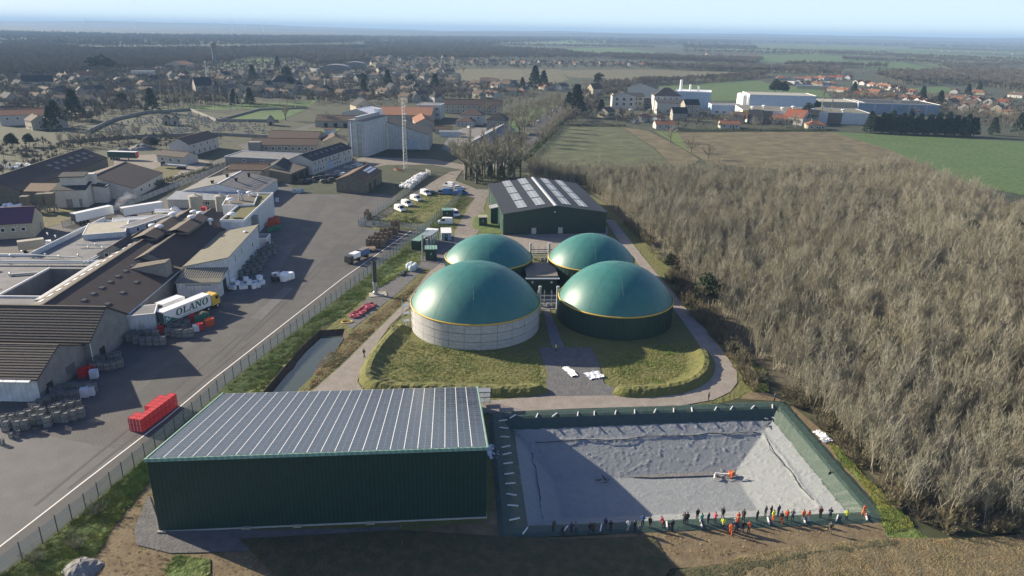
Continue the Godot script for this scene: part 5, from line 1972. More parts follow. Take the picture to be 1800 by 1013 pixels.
	hall("flat_office", "white three storey flat roofed office in the old town", "office", Vector3(-71,0,-532),-0.1,17.0,15.0,10.0,10.6, "flat", M.wall_render, M.roof_felt, [["f", 5,2.2,1.8,7.6],["f", 5,2.2,1.8,3.6]])
	hall("terrace_house", "pale terrace of two storey houses with brown roof behind the flat office", "terrace", Vector3(-57,0,-572),-0.05,46.0,11.0,7.0,10.5, "gx", M.wall_cream, M.roof_brown, [["f", 10,1.2,1.8,5.2],["f", 10,1.2,1.8,2.2]])
	hall("gable_house", "pale house with dark slate roof left of the flat office", "house", Vector3(-118,0,-545),0.5,14.0,16.0,7.0,11.5, "gz", M.wall_cream, M.roof_slate, [["f", 2,1.4,2.0,6.6],["f", 2,1.4,2.0,2.6]])
	hall("white_market", "white roofed hall with bright gable behind the brown sheds", "hall", Vector3(-123,0,-520),-0.35,24.0,22.0,5.0,8.0, "gz", M.wall_render, M.white_sheet, [["r", 3,1.6,1.2,3.0]])
	hall("brown_row", "row of low brown roofed sheds beside the sports field", "shed row", Vector3(-131,0,-478),0.0,38.0,14.0,4.0,7.0, "gx", M.wall_stone, M.roof_brown, [["f", 1,9.0,3.0,1.6,0.6,0.9, "van_box", M.clad_blue],["f", 3,2.4,2.6,1.4,0.1,0.6, "bay", M.black]])
	hall("brown_roof_works", "low works with two dark brown roofs behind the apartment block", "works", Vector3(-134,0,-392),0.0,27.0,18.0,4.6,7.6, "gx", M.wall_stone, M.roof_brown)
	hall("transformer_tower", "small square blue grey transformer tower among brown roofs", "tower", Vector3(-107,0,-408),0.1,5.6,5.6,7.6,8.2, "gx", M.clad_blue, M.roof_brown)
	hall("small_brown_house", "small gable house in front of the transformer tower", "house", Vector3(-103,0,-388),0.3,13.0,14.0,3.8,6.8, "gz", M.wall_cream, M.roof_brown)
	hall("garage_row", "row of white garages with blue grey doors on the stony square", "garages", Vector3(-46,0,-443),0.0,13.0,5.0,3.0,3.4, "flat", M.wall_render, M.roof_olive, [["f", 4,2.6,2.3,1.2,0.02,0.98, "door", M.clad_blue]])
	sheet("square", pts([775,262,800,225,860,224,905,240,905,262,880,300,820,275]),0.05, M.gravel_light, "pale stony square behind the grain store")
	sheet("street", pts([680,290,760,290,820,300,815,290,760,280,640,276,560,300,580,310]),0.045, M.track, "stony lane passing the radio mast")
	sheet("avenue", pts([885,262,935,262,962,225,1000,190,1020,175,1006,172,985,180,935,215,905,240]),0.06, M.asphalt, "grey avenue lined with bare trees")
	sheet("avenue_lawn", pts([860,224,905,236,960,200,990,182,960,185,900,196,868,208]),0.07, M.field_green, "lawn under the avenue trees")

const ORD := ["first", "second", "third", "fourth", "fifth", "sixth", "seventh", "eighth", "ninth", "tenth", "eleventh", "twelfth", "thirteenth", "fourteenth", "fifteenth", "sixteenth", "seventeenth", "eighteenth", "nineteenth", "twentieth"]
var houses := []

func house_kinds():
	# walls, roof, length, depth, eave, ridge, roof type, look
	var k := [
		[M.wall_render, M.roof_orange, 13.0,8.5,2.9,5.0, "gx", "white bungalow with orange roof"],
		[M.wall_cream, M.roof_brown, 11.5,8.5,5.4,8.2, "gx", "cream house with brown roof"],
		[M.wall_stone, M.roof_slate, 10.5,8.0,5.6,9.2, "gx", "grey stone house with slate roof"],
		[M.wall_render, M.roof_brown, 17.0,9.0,3.3,6.2, "gx", "long white house with brown roof"],
		[M.wall_render, M.roof_slate, 11.0,10.0,5.4,8.6, "hip", "white house with hipped slate roof"],
		[M.wall_render, M.roof_red, 10.0,8.5,3.4,6.0, "gx", "white house with red roof"],
		[M.wall_stone, M.roof_old, 15.0,10.0,3.6,6.4, "gx", "old stone barn with faded roof"],
		[M.wall_cream, M.roof_orange, 12.0,9.5,3.1,5.6, "hip", "cream bungalow with hipped orange roof"],
		[M.wall_render, M.roof_grey, 22.0,12.0,4.2,4.8, "flat", "flat roofed white workshop"],
	]
	for i in k.size():
		var q = k[i]
		var o := proto("house", "house")
		o.set_meta("look", q[7])
		var two: bool = q[4] > 5.0
		var w := [["f", 3,1.3,1.4,1.6],["r", 1,1.2,1.4,1.6,0.3,0.7]]
		if two:
			w.append(["f", 3,1.2,1.4,4.2])
			w.append(["r", 1,1.2,1.4,4.2,0.3,0.7])
			w.append(["l", 1,1.2,1.4,4.2,0.3,0.7])
		w.append(["f", 1,1.0,2.1,1.05,0.60,0.70, "door", M.wood_dark])
		var inner := Node3D.new()
		# parts sit straight under the house; the front corner is moved so that the house turns about its middle
		hall_parts(o, q[2], q[3], q[4], q[5], q[6], q[0], q[1], w)
		inner.free()
		if q[6] != "flat":
			var b := MB.new()
			b.box(Vector3(q[2] * 0.28, q[5] + 0.2,-q[3] * 0.5), Vector3(0.7,1.5,0.55))
			obj("chimney", b, q[0], o)
		houses.append(o)

func row(x0: float, y0: float, x1: float, y1: float, n_: int, kinds: Array, yaw: float, where: String, jitter := 0.25, depth := 5.0):
	for i in n_:
		var t := (i + 0.5) / n_
		var k: int = kinds[rng.randi() % kinds.size()]
		var g := G(lerpf(x0, x1, t), lerpf(y0, y1, t))
		g += Vector3(R(-3,3),0, R(-depth, depth))
		var o: Node3D = houses[k]
		var look: String = o.get_meta("look")
		place(o, g, yaw - 0.75 + R(-jitter, jitter) + (PI / 2 if rng.randf() < 0.4 else 0.0), "%s, %s %s" % [look, ORD[i], where], "houses of the town", R(0.88,1.1))

func town():
	house_kinds()
	sheet("gardens", pts([0,260,0,150,120,134,330,120,600,108,800,100,1000,104,1180,112,1180,124,1000,124,880,150,1010,168,1000,182,900,196,800,230,620,205,540,190,440,200,380,214,330,240,100,262]),0.10, M.garden, "gardens and yards of the town")
	sheet("gardens", pts([1000,222,1010,190,1040,172,1130,165,1260,182,1420,190,1340,142,1480,138,1600,140,1810,190,1810,246,1460,231,1180,236]),0.10, M.garden, "gardens and yards of the housing estate")
	# old town, far rows first
	row(640,107,820,104,12,[1,3,2,0],0.1, "along the farthest row of town", 0.3,14)
	row(820,110,1170,117,20,[0,3,1,5],0.0, "on the lane past the striped field", 0.3,12)
	row(650,118,790,120,10,[1,2,3],0.2, "in the row above tall conifers", 0.3,10)
	row(20,158,150,146,8,[1,2,6],0.3, "in the row under the far left wood", 0.4,9)
	row(150,150,330,138,10,[2,3,1,6],0.1, "in the row below the flat topped cedar", 0.4,9)
	row(240,128,330,126,4,[4,3,1],0.1, "among bare trees behind the cedar", 0.3,8)
	row(330,142,520,134,10,[3,2,7,6],0.0, "in the row before the water tower", 0.3,9)
	row(0,185,120,172,7,[2,6,1],0.5, "in the row above the terrace", 0.4,7)
	row(120,170,330,160,10,[6,2,1,3],0.2, "in the row behind cemetery conifers", 0.4,7)
	row(330,165,520,156,9,[2,4,6,1],0.1, "in the row behind the park poplars", 0.4,7)
	row(470,150,640,146,8,[3,8,2,1],0.0, "in the row below domed halls", 0.3,8)
	row(540,168,640,172,5,[1,3,2],0.3, "in the row above the white market hall", 0.4,6)
	row(640,140,800,142,9,[2,1,3,6],0.1, "in the row below the tall conifers", 0.4,8)
	row(650,165,830,158,9,[2,1,4,3],0.1, "in the row behind the flat office", 0.4,7)
	row(800,155,900,152,6,[6,3,1],0.0, "before the striped brown field", 0.3,7)
	row(820,172,930,166,6,[3,1,7],0.2, "along the near lane above the avenue trees", 0.3,6)
	row(690,180,760,178,4,[2,4,1],0.0, "in the row above the orange roofed works", 0.3,5)
	row(0,208,40,220,3,[1,3],0.6, "of the white terrace by the picture edge", 0.15,4)
	row(50,226,70,224,2,[6,1],0.2, "below the two cemetery conifers", 0.2,3)
	row(30,142,200,134,9, [1,2,3], 0.2, "on the slope under the far wood", 0.4,12)
	row(20,168,250,154,12, [2,1,6,3], 0.2, "in the crowded row of the lower town", 0.4,8)
	row(260,150,420,146,9, [1,2,3,6], 0.1, "in the middle of the old town", 0.4,8)
	row(400,172,560,164,9, [2,3,1,6], 0.1, "in the row above the park trees", 0.4,7)
	row(560,142,700,134,9, [3,1,2,8], 0.1, "between domed halls and conifers", 0.3,10)
	row(660,130,800,130,10, [1,3,0,2], 0.1, "in the upper town gardens", 0.4,10)
	row(660,152,790,148,8, [2,1,6], 0.1, "around the bushy conifer", 0.4,8)
	row(830,146,1000,160,8, [3,1,0,6], 0.2, "from the striped field to the avenue", 0.4,8)
	row(520,126,660,116,8, [1,3,8], 0.1, "beside the second domed hall", 0.4,14)
	# housing estate
	row(1355,141,1500,140,12,[0,7,0,5],0.1, "in the topmost estate row", 0.4,10)
	row(1375,149,1480,152,8,[0,7,8],0.1, "in the second estate row", 0.4,8)
	row(1500,147,1600,166,10,[0,0,5],-0.5, "down the slanting estate terrace", 0.1,4)
	row(1450,160,1530,166,6,[0,7],0.0, "in the row behind the pale wall", 0.2,6)
	row(1500,172,1600,176,7,[0,7,5],0.1, "in the estate row beside the dark blue hall", 0.3,7)
	row(1590,178,1640,190,5,[0,5],-0.4, "of the short slanting terrace", 0.1,4)
	row(1650,176,1760,186,8,[5,0,3],0.0, "of the row behind the dark hedge", 0.2,7)
	row(1660,190,1790,204,8,[5,1,0,3],-0.1, "of the lower row behind the hedge", 0.2,6)
	row(1670,164,1800,172,5,[0,7,3],0.1, "among dark trees at the estate edge", 0.4,9)
	row(1560,138,1590,138,1,[0],0.0, "alone by the leafless tree belt", 0.1,2)
	# near row by the fields
	row(1275,216,1420,217,6,[5,1,2,5],0.5, "of the row before the yellow striped hall", 0.4,5)
	row(1125,214,1165,216,2,[2,0],0.2, "by the pale bungalow at the field track", 0.2,3)
	for k in [[1153,227,0,15.0, "long white bungalow with brown roof at the end of the field track"],[1266,226,0,15.0, "white bungalow with orange roof standing at the brown field"],[1420,228,7,17.0, "low farm shed with pinkish roof at the dark conifer hedge"],[1182,213,2,12.0, "grey bungalow with green lawn between the field and the tall house"]]:
		place(houses[k[2]], G(k[0], k[1]), R(-0.1,0.1), k[4], "houses of the town", 1.05)
	hall("gable_house", "white gabled house with red roof, the largest by the brown field", "house", G(1410,221),0.75,12.0,15.0,5.5,10.5, "gz", M.wall_render, M.roof_red, [["f", 2,1.2,1.6,5.5]])
	hall("tall_house", "narrow tall grey house with slate roof before the blue factory", "house", G(1203,206),0.15,12.0,10.0,9.5,13.0, "gx", M.wall_stone, M.roof_slate, [["f", 3,1.2,1.8,7.6],["f", 3,1.2,1.8,4.6]])
	hall("cream_tall_house", "narrow cream house with steep gable beside the school", "house", G(1042,172),0.6,12.0,10.0,8.5,13.5, "gx", M.wall_cream, M.roof_brown, [["f", 3,1.2,1.8,6.0]])
	hall("track_cottage", "cottage with brown roof and dark hedge by the conifers", "cottage", G(1068,208),0.9,11.0,9.0,4.6,7.5, "gx", M.wall_cream, M.roof_brown, [["f", 2,1.1,1.4,2.6]])
	# school and the blue factory
	hall("school", "cream three storey school wing with long rows of windows", "school", G(1078,191),2.15,26.0,18.0,10.5,12.5, "gx", M.wall_cream, M.roof_slate, [["f", 6,2.6,2.4,8.4],["f", 6,2.6,2.4,4.6],["l", 3,1.6,2.0,8.0],["l", 3,1.6,2.0,4.6]])
	get_node("school").rotation.y = 0.0
	hall("school_hall", "white gabled school front with three tall window bays", "school", Vector3(83,0,-632),-0.05,20.0,20.0,10.5,13.0, "gz", M.wall_render, M.roof_slate, [["f", 3,2.4,2.6,8.0],["f", 3,2.4,2.6,4.0]])
	hall("school_annex", "low dark glazed school wing between the two white ones", "school", Vector3(103,0,-650),-0.05,24.0,14.0,8.0,8.4, "flat", M.wall_grey, M.roof_slate, [["f", 8,2.2,1.8,6.4],["f", 8,2.2,2.0,2.4]])
	hall("school_gym", "white gable roofed block rising behind the school", "school", Vector3(104,0,-690),-0.3,26.0,24.0,13.5,17.5, "gz", M.wall_render, M.roof_slate)
	hall("mansion", "white four window mansion with a steep black hipped roof", "mansion", Vector3(115,0,-612),-0.05,22.0,18.0,13.0,19.0, "hip", M.wall_render, M.roof_slate, [["f", 4,1.6,2.4,10.6],["f", 4,1.6,2.4,6.0]])
	hall("mansion_wing", "plain white block in front of the black roofed mansion", "annex", Vector3(114,0,-592),-0.05,24.0,16.0,9.0,10.5, "mono_b", M.wall_render, M.roof_slate)
	var s := hall("blue_factory", "pale blue factory with sagging roof edge and two white chimneys", "factory", Vector3(138,0,-640),-0.25,30.0,26.0,14.5,15.0, "flat", M.clad_blue, M.white_sheet, [], {"parapet": 0.6})
	var b := MB.new()
	b.lathe(Vector3(4,15,-10),[[1.2,0],[1.0,9],[0,9.1]],10)
	b.lathe(Vector3(12,15,-12),[[0.9,0],[0.8,5],[0,5.1]],10)
	b.lathe(Vector3(19,15,-8),[[0.9,0],[0.8,4],[0,4.1]],10)
	obj("chimney", b, M.white, s)
	hall("conveyor_bridge", "long low pale blue link building between the two factory halls", "link", Vector3(160,0,-600),-0.05,38.0,14.0,7.5,8.0, "flat", M.clad_blue, M.roof_felt, [["f", 6,3.0,1.8,2.0]])
	s = hall("tall_blue_hall", "tall blue and white hall with round tanks at its end", "hall", Vector3(190,0,-600),-0.1,52.0,30.0,16.0,16.6, "flat", M.clad_blue, M.roof_cream, [], {"parapet": 0.4})
	b = MB.new()
	b.box(Vector3(-0.2,8,-15), Vector3(0.3,16.0,30.2))
	obj("white_wall", b, M.white, s)
	for i in 4:
		b = MB.new()
		b.lathe(Vector3(-3.4,0,-4 - i * 6.5),[[2.2,0],[2.2,15],[0,16.2]],14)
		obj("tank", b, M.white, s)
	s = hall("striped_hall", "long low hall with yellow and pale blue wall bands", "hall", Vector3(172,0,-556), -0.13,92.0,36.0,8.2,8.8, "flat", M.clad_white, M.roof_olive, [], {"parapet": 0.3})
	for k in [[0,5, M.yellow],[5,22, M.wall_olive],[62,72, M.wall_olive]]:
		b = MB.new()
		b.box(Vector3((k[0] + k[1]) / 2.0,4.0,0.1), Vector3(k[1] - k[0],8.0,0.2))
		obj("wall_band", b, k[2], s)
	for i in 7:
		vent(s, Vector3(8 + i * 11,8.6,-6 - 14 * (i % 2)),1.8)
	hall("rear_shed", "cream roofed long shed behind the yellow striped hall", "shed", Vector3(215,0,-640),-0.1,84.0,30.0,8.6,9.2, "flat", M.wall_cream, M.roof_cream, [], {"parapet": 0.3})
	hall("dark_blue_hall", "dark slate blue flat hall behind the poplars", "hall", Vector3(292,0,-628),-0.1,66.0,40.0,8.5,9.0, "flat", plain("slate_blue", lin(0.17, 0.24, 0.34), 0.5), M.roof_slate, [["f", 4,0.4,8.0,4.2,0.1,0.95, "wall_seam", M.zinc]], {"trim": M.white})
	hall("white_gable_hall", "white gable fronted unit on the roof line of the dark hall", "hall", Vector3(262,0,-655),-0.2,26.0,22.0,8.0,9.0, "mono_b", M.wall_render, M.roof_slate)
	hall("pale_wall_house", "long pale garden wall and roof at the estate meadow", "wall", G(1400,156),-0.35,46.0,6.0,4.0,4.4, "flat", M.wall_cream, M.roof_grey)
	# cemetery and park
	sheet("cemetery_ground", pts([118,248,180,222,250,204,335,196,440,212,478,224,474,242,380,236,250,240,130,258]),0.13, M.garden, "gravelled ground of the cemetery")
	sheet("sports_field", pts([380,212,455,195,538,192,492,213]),0.14, M.pitch, "small bright green sports field")
	sheet("meadow", pts([255,195,350,186,470,182,560,176,540,188,440,192,340,194]),0.13, M.pitch, "green park lawn under tall trees")
	sheet("meadow", pts([30,206,75,202,82,212,34,216]),0.13, M.pitch, "green garden behind the white terrace")
	sheet("meadow", pts([470,232,555,228,600,226,590,234,480,240]),0.13, M.field_pale, "green plot behind the brown roofed works")
	sheet("rough_ground", pts([0,335,0,260,90,250,260,238,400,246,440,268,360,285,330,330,240,350,100,385,-60,420]),0.03, M.garden, "rough waste ground behind the old works")
	sheet("gravel_lot", pts([200,275,300,270,370,285,350,300,260,330,200,330]),0.045, M.track, "gravel parking lot behind the dark shed")
	sheet("lane", pts([110,400,250,345,330,318,410,285,450,262,440,256,390,284,320,310,240,336,100,388]),0.055, M.asphalt, "narrow lane running past the old works")
	sheet("lot_grass", pts([225,318,290,288,330,290,300,314,260,330]),0.06, M.grass_dry, "yellowish grass corner of the gravel lot")
	sheet("wood_heap_ground", pts([0,365,60,352,150,372,120,392,0,416]),0.06, M.grass_dry, "dry grass behind the perimeter fence")
	var gr := proto("gravestone", "gravestone")
	b = MB.new()
	b.box(Vector3(0,0.18,0), Vector3(1.1,0.36,2.2))
	obj("slab", b, M.wall_grey, gr)
	b = MB.new()
	b.box(Vector3(0,0.75,-1.0), Vector3(1.0,1.2,0.2))
	obj("headstone", b, M.wall_stone, gr)
	var gp := pts([140,246,190,224,255,207,335,199,435,215,470,226,466,238,380,233,250,237])
	for p in inside(gp, 280):
		place(gr, v3(Vector2(roundf(p.x / 2.2) * 2.2, roundf(p.y / 4.0) * 4.0) + Vector2(R(-.2,.2), R(-.3,.3)),0.13), R(-0.1,0.1) + 0.3, "grey grave slab with headstone in the crowded walled cemetery", "graves in the cemetery", R(0.8,1.25))
	for k in [[286,221, "first"],[302,221, "second"],[470,221, "third"]]:
		hall("tomb_chapel", "small stone tomb chapel with steep roof, %s from the old works side of the cemetery" % k[2], "chapel", G(k[0], k[1]),0.3,4.2,5.0,4.2,6.4, "gz", M.wall_stone, M.roof_slate, [["f", 1,1.4,2.6,1.3,0.3,0.7, "door", M.black]], {"group": "tomb chapels"})
	for k in [[[118,252,250,242,380,238,474,243], 1.7, "grey cemetery wall behind the gravel lot"],[[150,236,200,212,255,200,335,195,380,214,490,215], 1.8,"grey cemetery wall towards the park"],[[380,214,455,194,540,191], 1.3,"wall along the far side of the sports field"],[[430,275,405,300,350,330],2.2, "dark wall along the lane by the long grey works"]]:
		wall_along(pts(k[0]), k[1], k[2])
	mesh_fence([110,400,200,372,260,350,330,322,412,288],2.0,4.0, "mesh fence along the lane beside the trailers")
	# landmarks of the old town
	var g := G(378,113)
	var wt := base("water_tower", Vector3(g.x, 0, g.z),0, "slender pale water tower with wider head beyond the old town", "water tower")
	b = MB.new()
	b.lathe(Vector3.ZERO, [[3.4,0],[2.8,24],[4.6,28],[4.8,34],[0,36]],16)
	obj("shaft", b, M.wall_grey, wt)
	g = G(365,152)
	var cr := base("slim_mast", Vector3(g.x, 0, g.z),0, "slim pale mast rising among the old town roofs", "mast")
	b = MB.new()
	b.lathe(Vector3.ZERO, [[0.7,0],[0.4,24],[0.9,24.2],[0.9,26],[0,26.2]],8)
	obj("pole", b, M.zinc, cr)
	for k in [[590,128,40.0, "domed grey hall at the far side of the old town"],[625,122,36.0, "second domed grey hall behind the conifers"]]:
		g = G(k[0], k[1])
		var dh := base("domed_hall", Vector3(g.x - 20,0, g.z),0.1, k[3], "hall")
		b = MB.new()
		var prof := []
		for i in 13:
			var a := PI * i / 12.0
			prof.append(Vector2(k[2] / 2 - cos(a) * k[2] / 2,5 + sin(a) * 6.0))
		for i in 12:
			b.ref = Vector3(k[2] / 2,0,-12)
			b.quad(Vector3(prof[i].x, prof[i].y, 0), Vector3(prof[i + 1].x, prof[i + 1].y, 0), Vector3(prof[i + 1].x, prof[i + 1].y, -26), Vector3(prof[i].x, prof[i].y, -26))
			b.quad(Vector3(prof[i].x, 0,0), Vector3(prof[i + 1].x, 0,0), Vector3(prof[i + 1].x, prof[i + 1].y, 0), Vector3(prof[i].x, prof[i].y, 0))
		obj("shell", b, M.roof_felt, dh)
	hall("far_white_barn", "pale barn with orange roof by the wood beyond the old town", "barn", G(290,122),-0.3,34.0,24.0,7.0,12.0, "gz", M.wall_cream, M.roof_orange)
	hall("far_white_block", "white flat roofed block above the old town roofs", "block", G(232,141),0.1,22.0,14.0,10.0,10.5, "flat", M.wall_render, M.roof_slate, [["f", 4,1.6,1.8,7.4]])
	hall("bright_gable", "house with one bright white gable in the old town", "house", G(140,148),0.6,14.0,12.0,9.0,12.5, "gx", M.wall_cream, M.roof_orange, [["f", 2,1.2,1.8,5.4]])
	hall("twin_gable_house", "large pale house with two dark gables, under the far wood", "house", G(40,158),0.5,26.0,14.0,7.5,13.0, "gx", M.wall_cream, M.roof_slate, [["f", 5,1.4,1.8,5.0]])
	hall("long_white_house", "long white walled house above the walled garden", "house", G(92,184),0.05,30.0,10.0,5.0,7.6, "gx", M.wall_render, M.roof_brown, [["f", 5,1.4,1.6,3.2]])
	hall("white_terrace", "stepped white terrace with orange roofs at the picture edge", "terrace", G(2,222),0.5,24.0,16.0,6.5,9.5, "gx", M.wall_render, M.roof_orange, [["f", 4,1.3,1.5,4.4]])
	hall("church_roof", "steep slate roofed chapel with pointed gable in the park", "chapel", G(345,166),0.7,16.0,10.0,8.0,15.0, "gx", M.wall_stone, M.roof_slate, [["f", 3,1.2,2.4,5.0]])
	hall("slate_manor", "manor with black slate roof and three white dormers", "manor", G(478,158),0.0,24.0,12.0,8.0,14.0, "hip", M.wall_stone, M.roof_slate, [["f", 4,1.3,1.8,6.0]])

func wall_along(p: PackedVector2Array, h: float, label: String):
	var o := base("garden_wall", v3(p[0]),0, label, "wall")
	var b := MB.new()
	var c := MB.new()
	for i in p.size() - 1:
		var m := (p[i] + p[i + 1]) / 2 - p[0]
		var d := p[i + 1] - p[i]
		b.box(v3(m, h / 2), Vector3(d.length(), h, 0.35), Basis(UP, -atan2(d.y, d.x)))
		c.box(v3(m, h + 0.06), Vector3(d.length() + 0.1,0.12,0.5), Basis(UP, -atan2(d.y, d.x)))
	obj("wall", b, M.wall_grey, o)
	obj("coping", c, M.wall_stone, o)

func field(label: String, line: Array, mat: Material, y := 0.07):
	sheet("field", pts(line), y, mat, label)

func stripe_mat(name_: String, c0: Color, c1: Color, period: float, turn: float) -> StandardMaterial3D:
	# drilled rows: uneven bands that run along one bearing
	var m := plain(name_, Color.WHITE, 0.95)
	var im := Image.create(256,256, false, Image.FORMAT_RGB8)
	var f := FastNoiseLite.new()
	f.seed = name_.hash() % 999
	f.frequency = 0.03
	var r2 := RandomNumberGenerator.new()
	r2.seed = 5
	var bands := []
	for x in 256:
		bands.append(r2.randf() * 0.5 + (0.5 if x % 32 < 3 else 0.0))
	for x in 256:
		for y in 256:
			var t: float = bands[x] * 0.55 + 0.25 + 0.45 * f.get_noise_2d(x * 0.5, y * 1.0)
			im.set_pixel(x, y, c0.lerp(c1, clampf(t, 0,1)))
	m.albedo_texture = ImageTexture.create_from_image(im)
	m.set_meta("turn", turn)
	m.uv1_scale = Vector3(1.0 / period, 1.0 / period, 1)
	m.detail_enabled = true
	m.detail_blend_mode = BaseMaterial3D.BLEND_MODE_MUL
	m.detail_albedo = fine2
	m.detail_uv_layer = BaseMaterial3D.DETAIL_UV_2
	m.uv2_triplanar = true
	m.uv2_world_triplanar = true
	m.uv2_scale = Vector3.ONE / 90.0
	return m

func rows_field(label: String, line: Array, mat: StandardMaterial3D, turn: float, y: float):
	var poly := pts(line)
	var b := MB.new()
	var ii := Geometry2D.triangulate_polygon(poly)
	for i in range(0, ii.size(),3):
		var q := []
		for k in 3:
			q.append(poly[ii[i + k]])
		b.trin(v3(q[0], y), v3(q[1], y), v3(q[2], y), UP, UP, UP, q[0].rotated(turn), q[1].rotated(turn), q[2].rotated(turn))
	tag(obj("field", b, mat), label, "", "", "structure")

func country():
	var s1 := stripe_mat("drill_green", lin(0.075,0.105,0.034), lin(0.135,0.125,0.062),48,0)
	var s2 := stripe_mat("drill_brown", lin(0.135,0.115,0.052), lin(0.185,0.150,0.082),52,0)
	var s3 := stripe_mat("drill_far", lin(0.115,0.115,0.055), lin(0.185,0.155,0.085),120,0)
	rows_field("field of young green rows between avenue and meadow", [928,282,960,248,990,222,1092,224,1150,262,1180,292,1050,297,930,296], s1,0.32,0.12)
	rows_field("brown headland beside the field of young rows", [1094,224,1140,231,1200,262,1230,282,1215,292,1182,292,1152,262], s2,-0.6,0.125)
	rows_field("brown drilled field sloping to the houses", [1192,234,1320,232,1462,232,1560,262,1660,306,1650,318,1550,306,1400,300,1250,290,1205,262], s2,0.55,0.12)
	field("smooth green winter wheat field beside the dark hedge", [1462,232,1600,239,1810,250,2100,265,2200,350,1800,344,1690,322,1660,306,1560,262], M.field_green, 0.13)
	field("green meadow strip along the field track", [1150,231,1192,234,1206,262,1235,285,1215,270,1175,245], M.grass_rich, 0.14)
	field("green field behind the school and the factory", [1128,166,1130,155,1240,147,1340,141,1345,146,1440,158,1465,170,1410,182,1300,178,1180,176], M.field_green, 0.12)
	rows_field("striped brown field across the lane from town", [788,152,800,122,900,121,985,122,990,130,1000,140,965,150,880,152], s3,0.0,0.16)
	rows_field("striped brown field along the far hedge", [985,124,1100,122,1240,124,1330,128,1345,134,1200,143,1120,142,1000,136], s3,0.9,0.17)
	field("pale green field by the far hedge", [1215,116,1340,118,1345,126,1240,122], M.field_pale, 0.2)
	field("large green field below the far village", [1330,97,1440,96,1560,105,1670,125,1660,131,1560,126,1470,113,1335,109], M.field_green, 0.3)
	field("pale green field beside the large green one", [1600,106,1700,108,1755,114,1745,122,1690,124,1620,114], M.field_pale, 0.32)
	field("green field at the far picture edge", [1760,122,1830,122,1830,134,1765,130], M.field_green, 0.3)
	field("long green field before the blue distance", [1230,88,1380,84,1600,90,1800,100,1800,108,1600,102,1400,94], M.field_pale, 0.4)
	field("thin green field under the hazy distance", [1320,78,1500,80,1800,90,1800,96,1560,88,1330,84], M.field_pale, 0.5)
	field("green field beyond the lane of white houses", [985,86,1080,84,1150,91,1145,98,1000,95], M.field_green, 0.4)
	field("pale field strips at middle distance", [855,71,1000,68,1070,72,1060,78,900,78], M.field_pale, 0.5)
	field("green strip between two far woods", [170,87,330,85,620,80,640,83,400,88,175,91], M.field_green, 0.5)
	field("green field at the far picture corner", [-60,73,60,72,64,79,-60,82], M.field_pale, 0.5)
	field("green clearing by the water tower", [395,112,440,103,510,101,515,105,450,112,405,117], M.field_green, 0.3)
	field("pale field under the far turbines", [330,62,560,58,620,64,400,69], M.field_pale, 0.6)
	field("green field above the red roofed estate", [1600,156,1660,152,1680,160,1620,166], M.field_green, 0.2)
	# blue hills on the skyline
	var hf := FastNoiseLite.new()
	hf.seed = 21
	hf.frequency = 0.00022
	hf.fractal_octaves = 4
	for ring_ in [[6600.0,14.0,1500.0], [9000.0,40.0,1800.0], [12500.0,78.0,2600.0]]:
		var b := MB.new()
		var n_ := 140
		var g := func(i: int, j: int) -> Vector3:
			var a := lerpf(-2.5,-0.64, float(i) / n_)
			var r: float = ring_[0] + ring_[2] * (j / 3.0 - 0.5)
			var x := cos(a) * r
			var z := sin(a) * r
			var h := 0.0
			if j == 1 or j == 2:
				h = maxf(2.0, ring_[1] * (0.78 + 0.55 * hf.get_noise_2d(x, z)))
			return Vector3(x, h, z)
		for i in n_:
			for j in 3:
				b.ref = Vector3(0,-3000,-11000)
				b.quad(g.call(i, j), g.call(i + 1, j), g.call(i + 1, j + 1), g.call(i, j + 1))
		tag(obj("hills", b, M.wood_floor),["low nearer wooded rise on the skyline", "middle wooded rise on the skyline", "farthest blue hills on the skyline"][int((ring_[0] - 6000) / 2600)], "", "", "structure")
	# wind turbines
	var tp := proto("wind_turbine", "wind turbine")
	var b2 := MB.new()
	b2.lathe(Vector3.ZERO, [[3.0,0],[1.8,84],[0,84.5]],10)
	obj("tower", b2, M.white, tp)
	b2 = MB.new()
	b2.box(Vector3(0,85,0), Vector3(4,4,10))
	obj("nacelle", b2, M.white, tp)
	for k in 3:
		b2 = MB.new()
		var a := TAU * k / 3 + 0.4
		b2.frustum(Vector3.ZERO, Vector2(3.2,0.9), Vector2(0.8,0.3),42.0)
		var bl := obj("blade", b2, M.white, tp, Vector3(0,85,6))
		bl.rotation.z = a
	for i in 7:
		var x: float = [154,237,310,375,408,430,462][i]
		var d := cam_f * F + cam_r * (x - CX) + cam_u * (CY - 45.0)
		var q := Vector2(d.x, d.z).normalized() * (7600.0 + 300 * (i % 3))
		place(tp, v3(q), R(-0.4,0.4), "pale wind turbine on the hazy skyline, %s counted from the picture edge" % ORD[i], "wind turbines on the skyline")

# ---------------------------------------------------------------- trees
func rdir(r: RandomNumberGenerator, up: float) -> Vector3:
	var a := r.randf() * TAU
	return Vector3(cos(a) * (1.0 - up), up, sin(a) * (1.0 - up)).normalized()

func limb(b: MB, a: Vector3, e: Vector3, r0: float, r1: float, r: RandomNumberGenerator, seg := 3, k := 4, wob := 0.06) -> Array:
	var p := [a]
	var l := (e - a).length()
	for i in range(1, seg):
		p.append(a.lerp(e, float(i) / seg) + Vector3(r.randf_range(-1,1), r.randf_range(-.3,.3), r.randf_range(-1,1)) * l * wob)
	p.append(e)
	for i in seg:
		b.tube(p[i], p[i + 1], lerpf(r0, r1, float(i) / seg), lerpf(r0, r1, (i + 1.0) / seg), k, false)
	return p

func along(p: Array, t: float) -> Vector3:
	var f := t * (p.size() - 1)
	var i := mini(int(f), p.size() - 2)
	return p[i].lerp(p[i + 1], f - i)

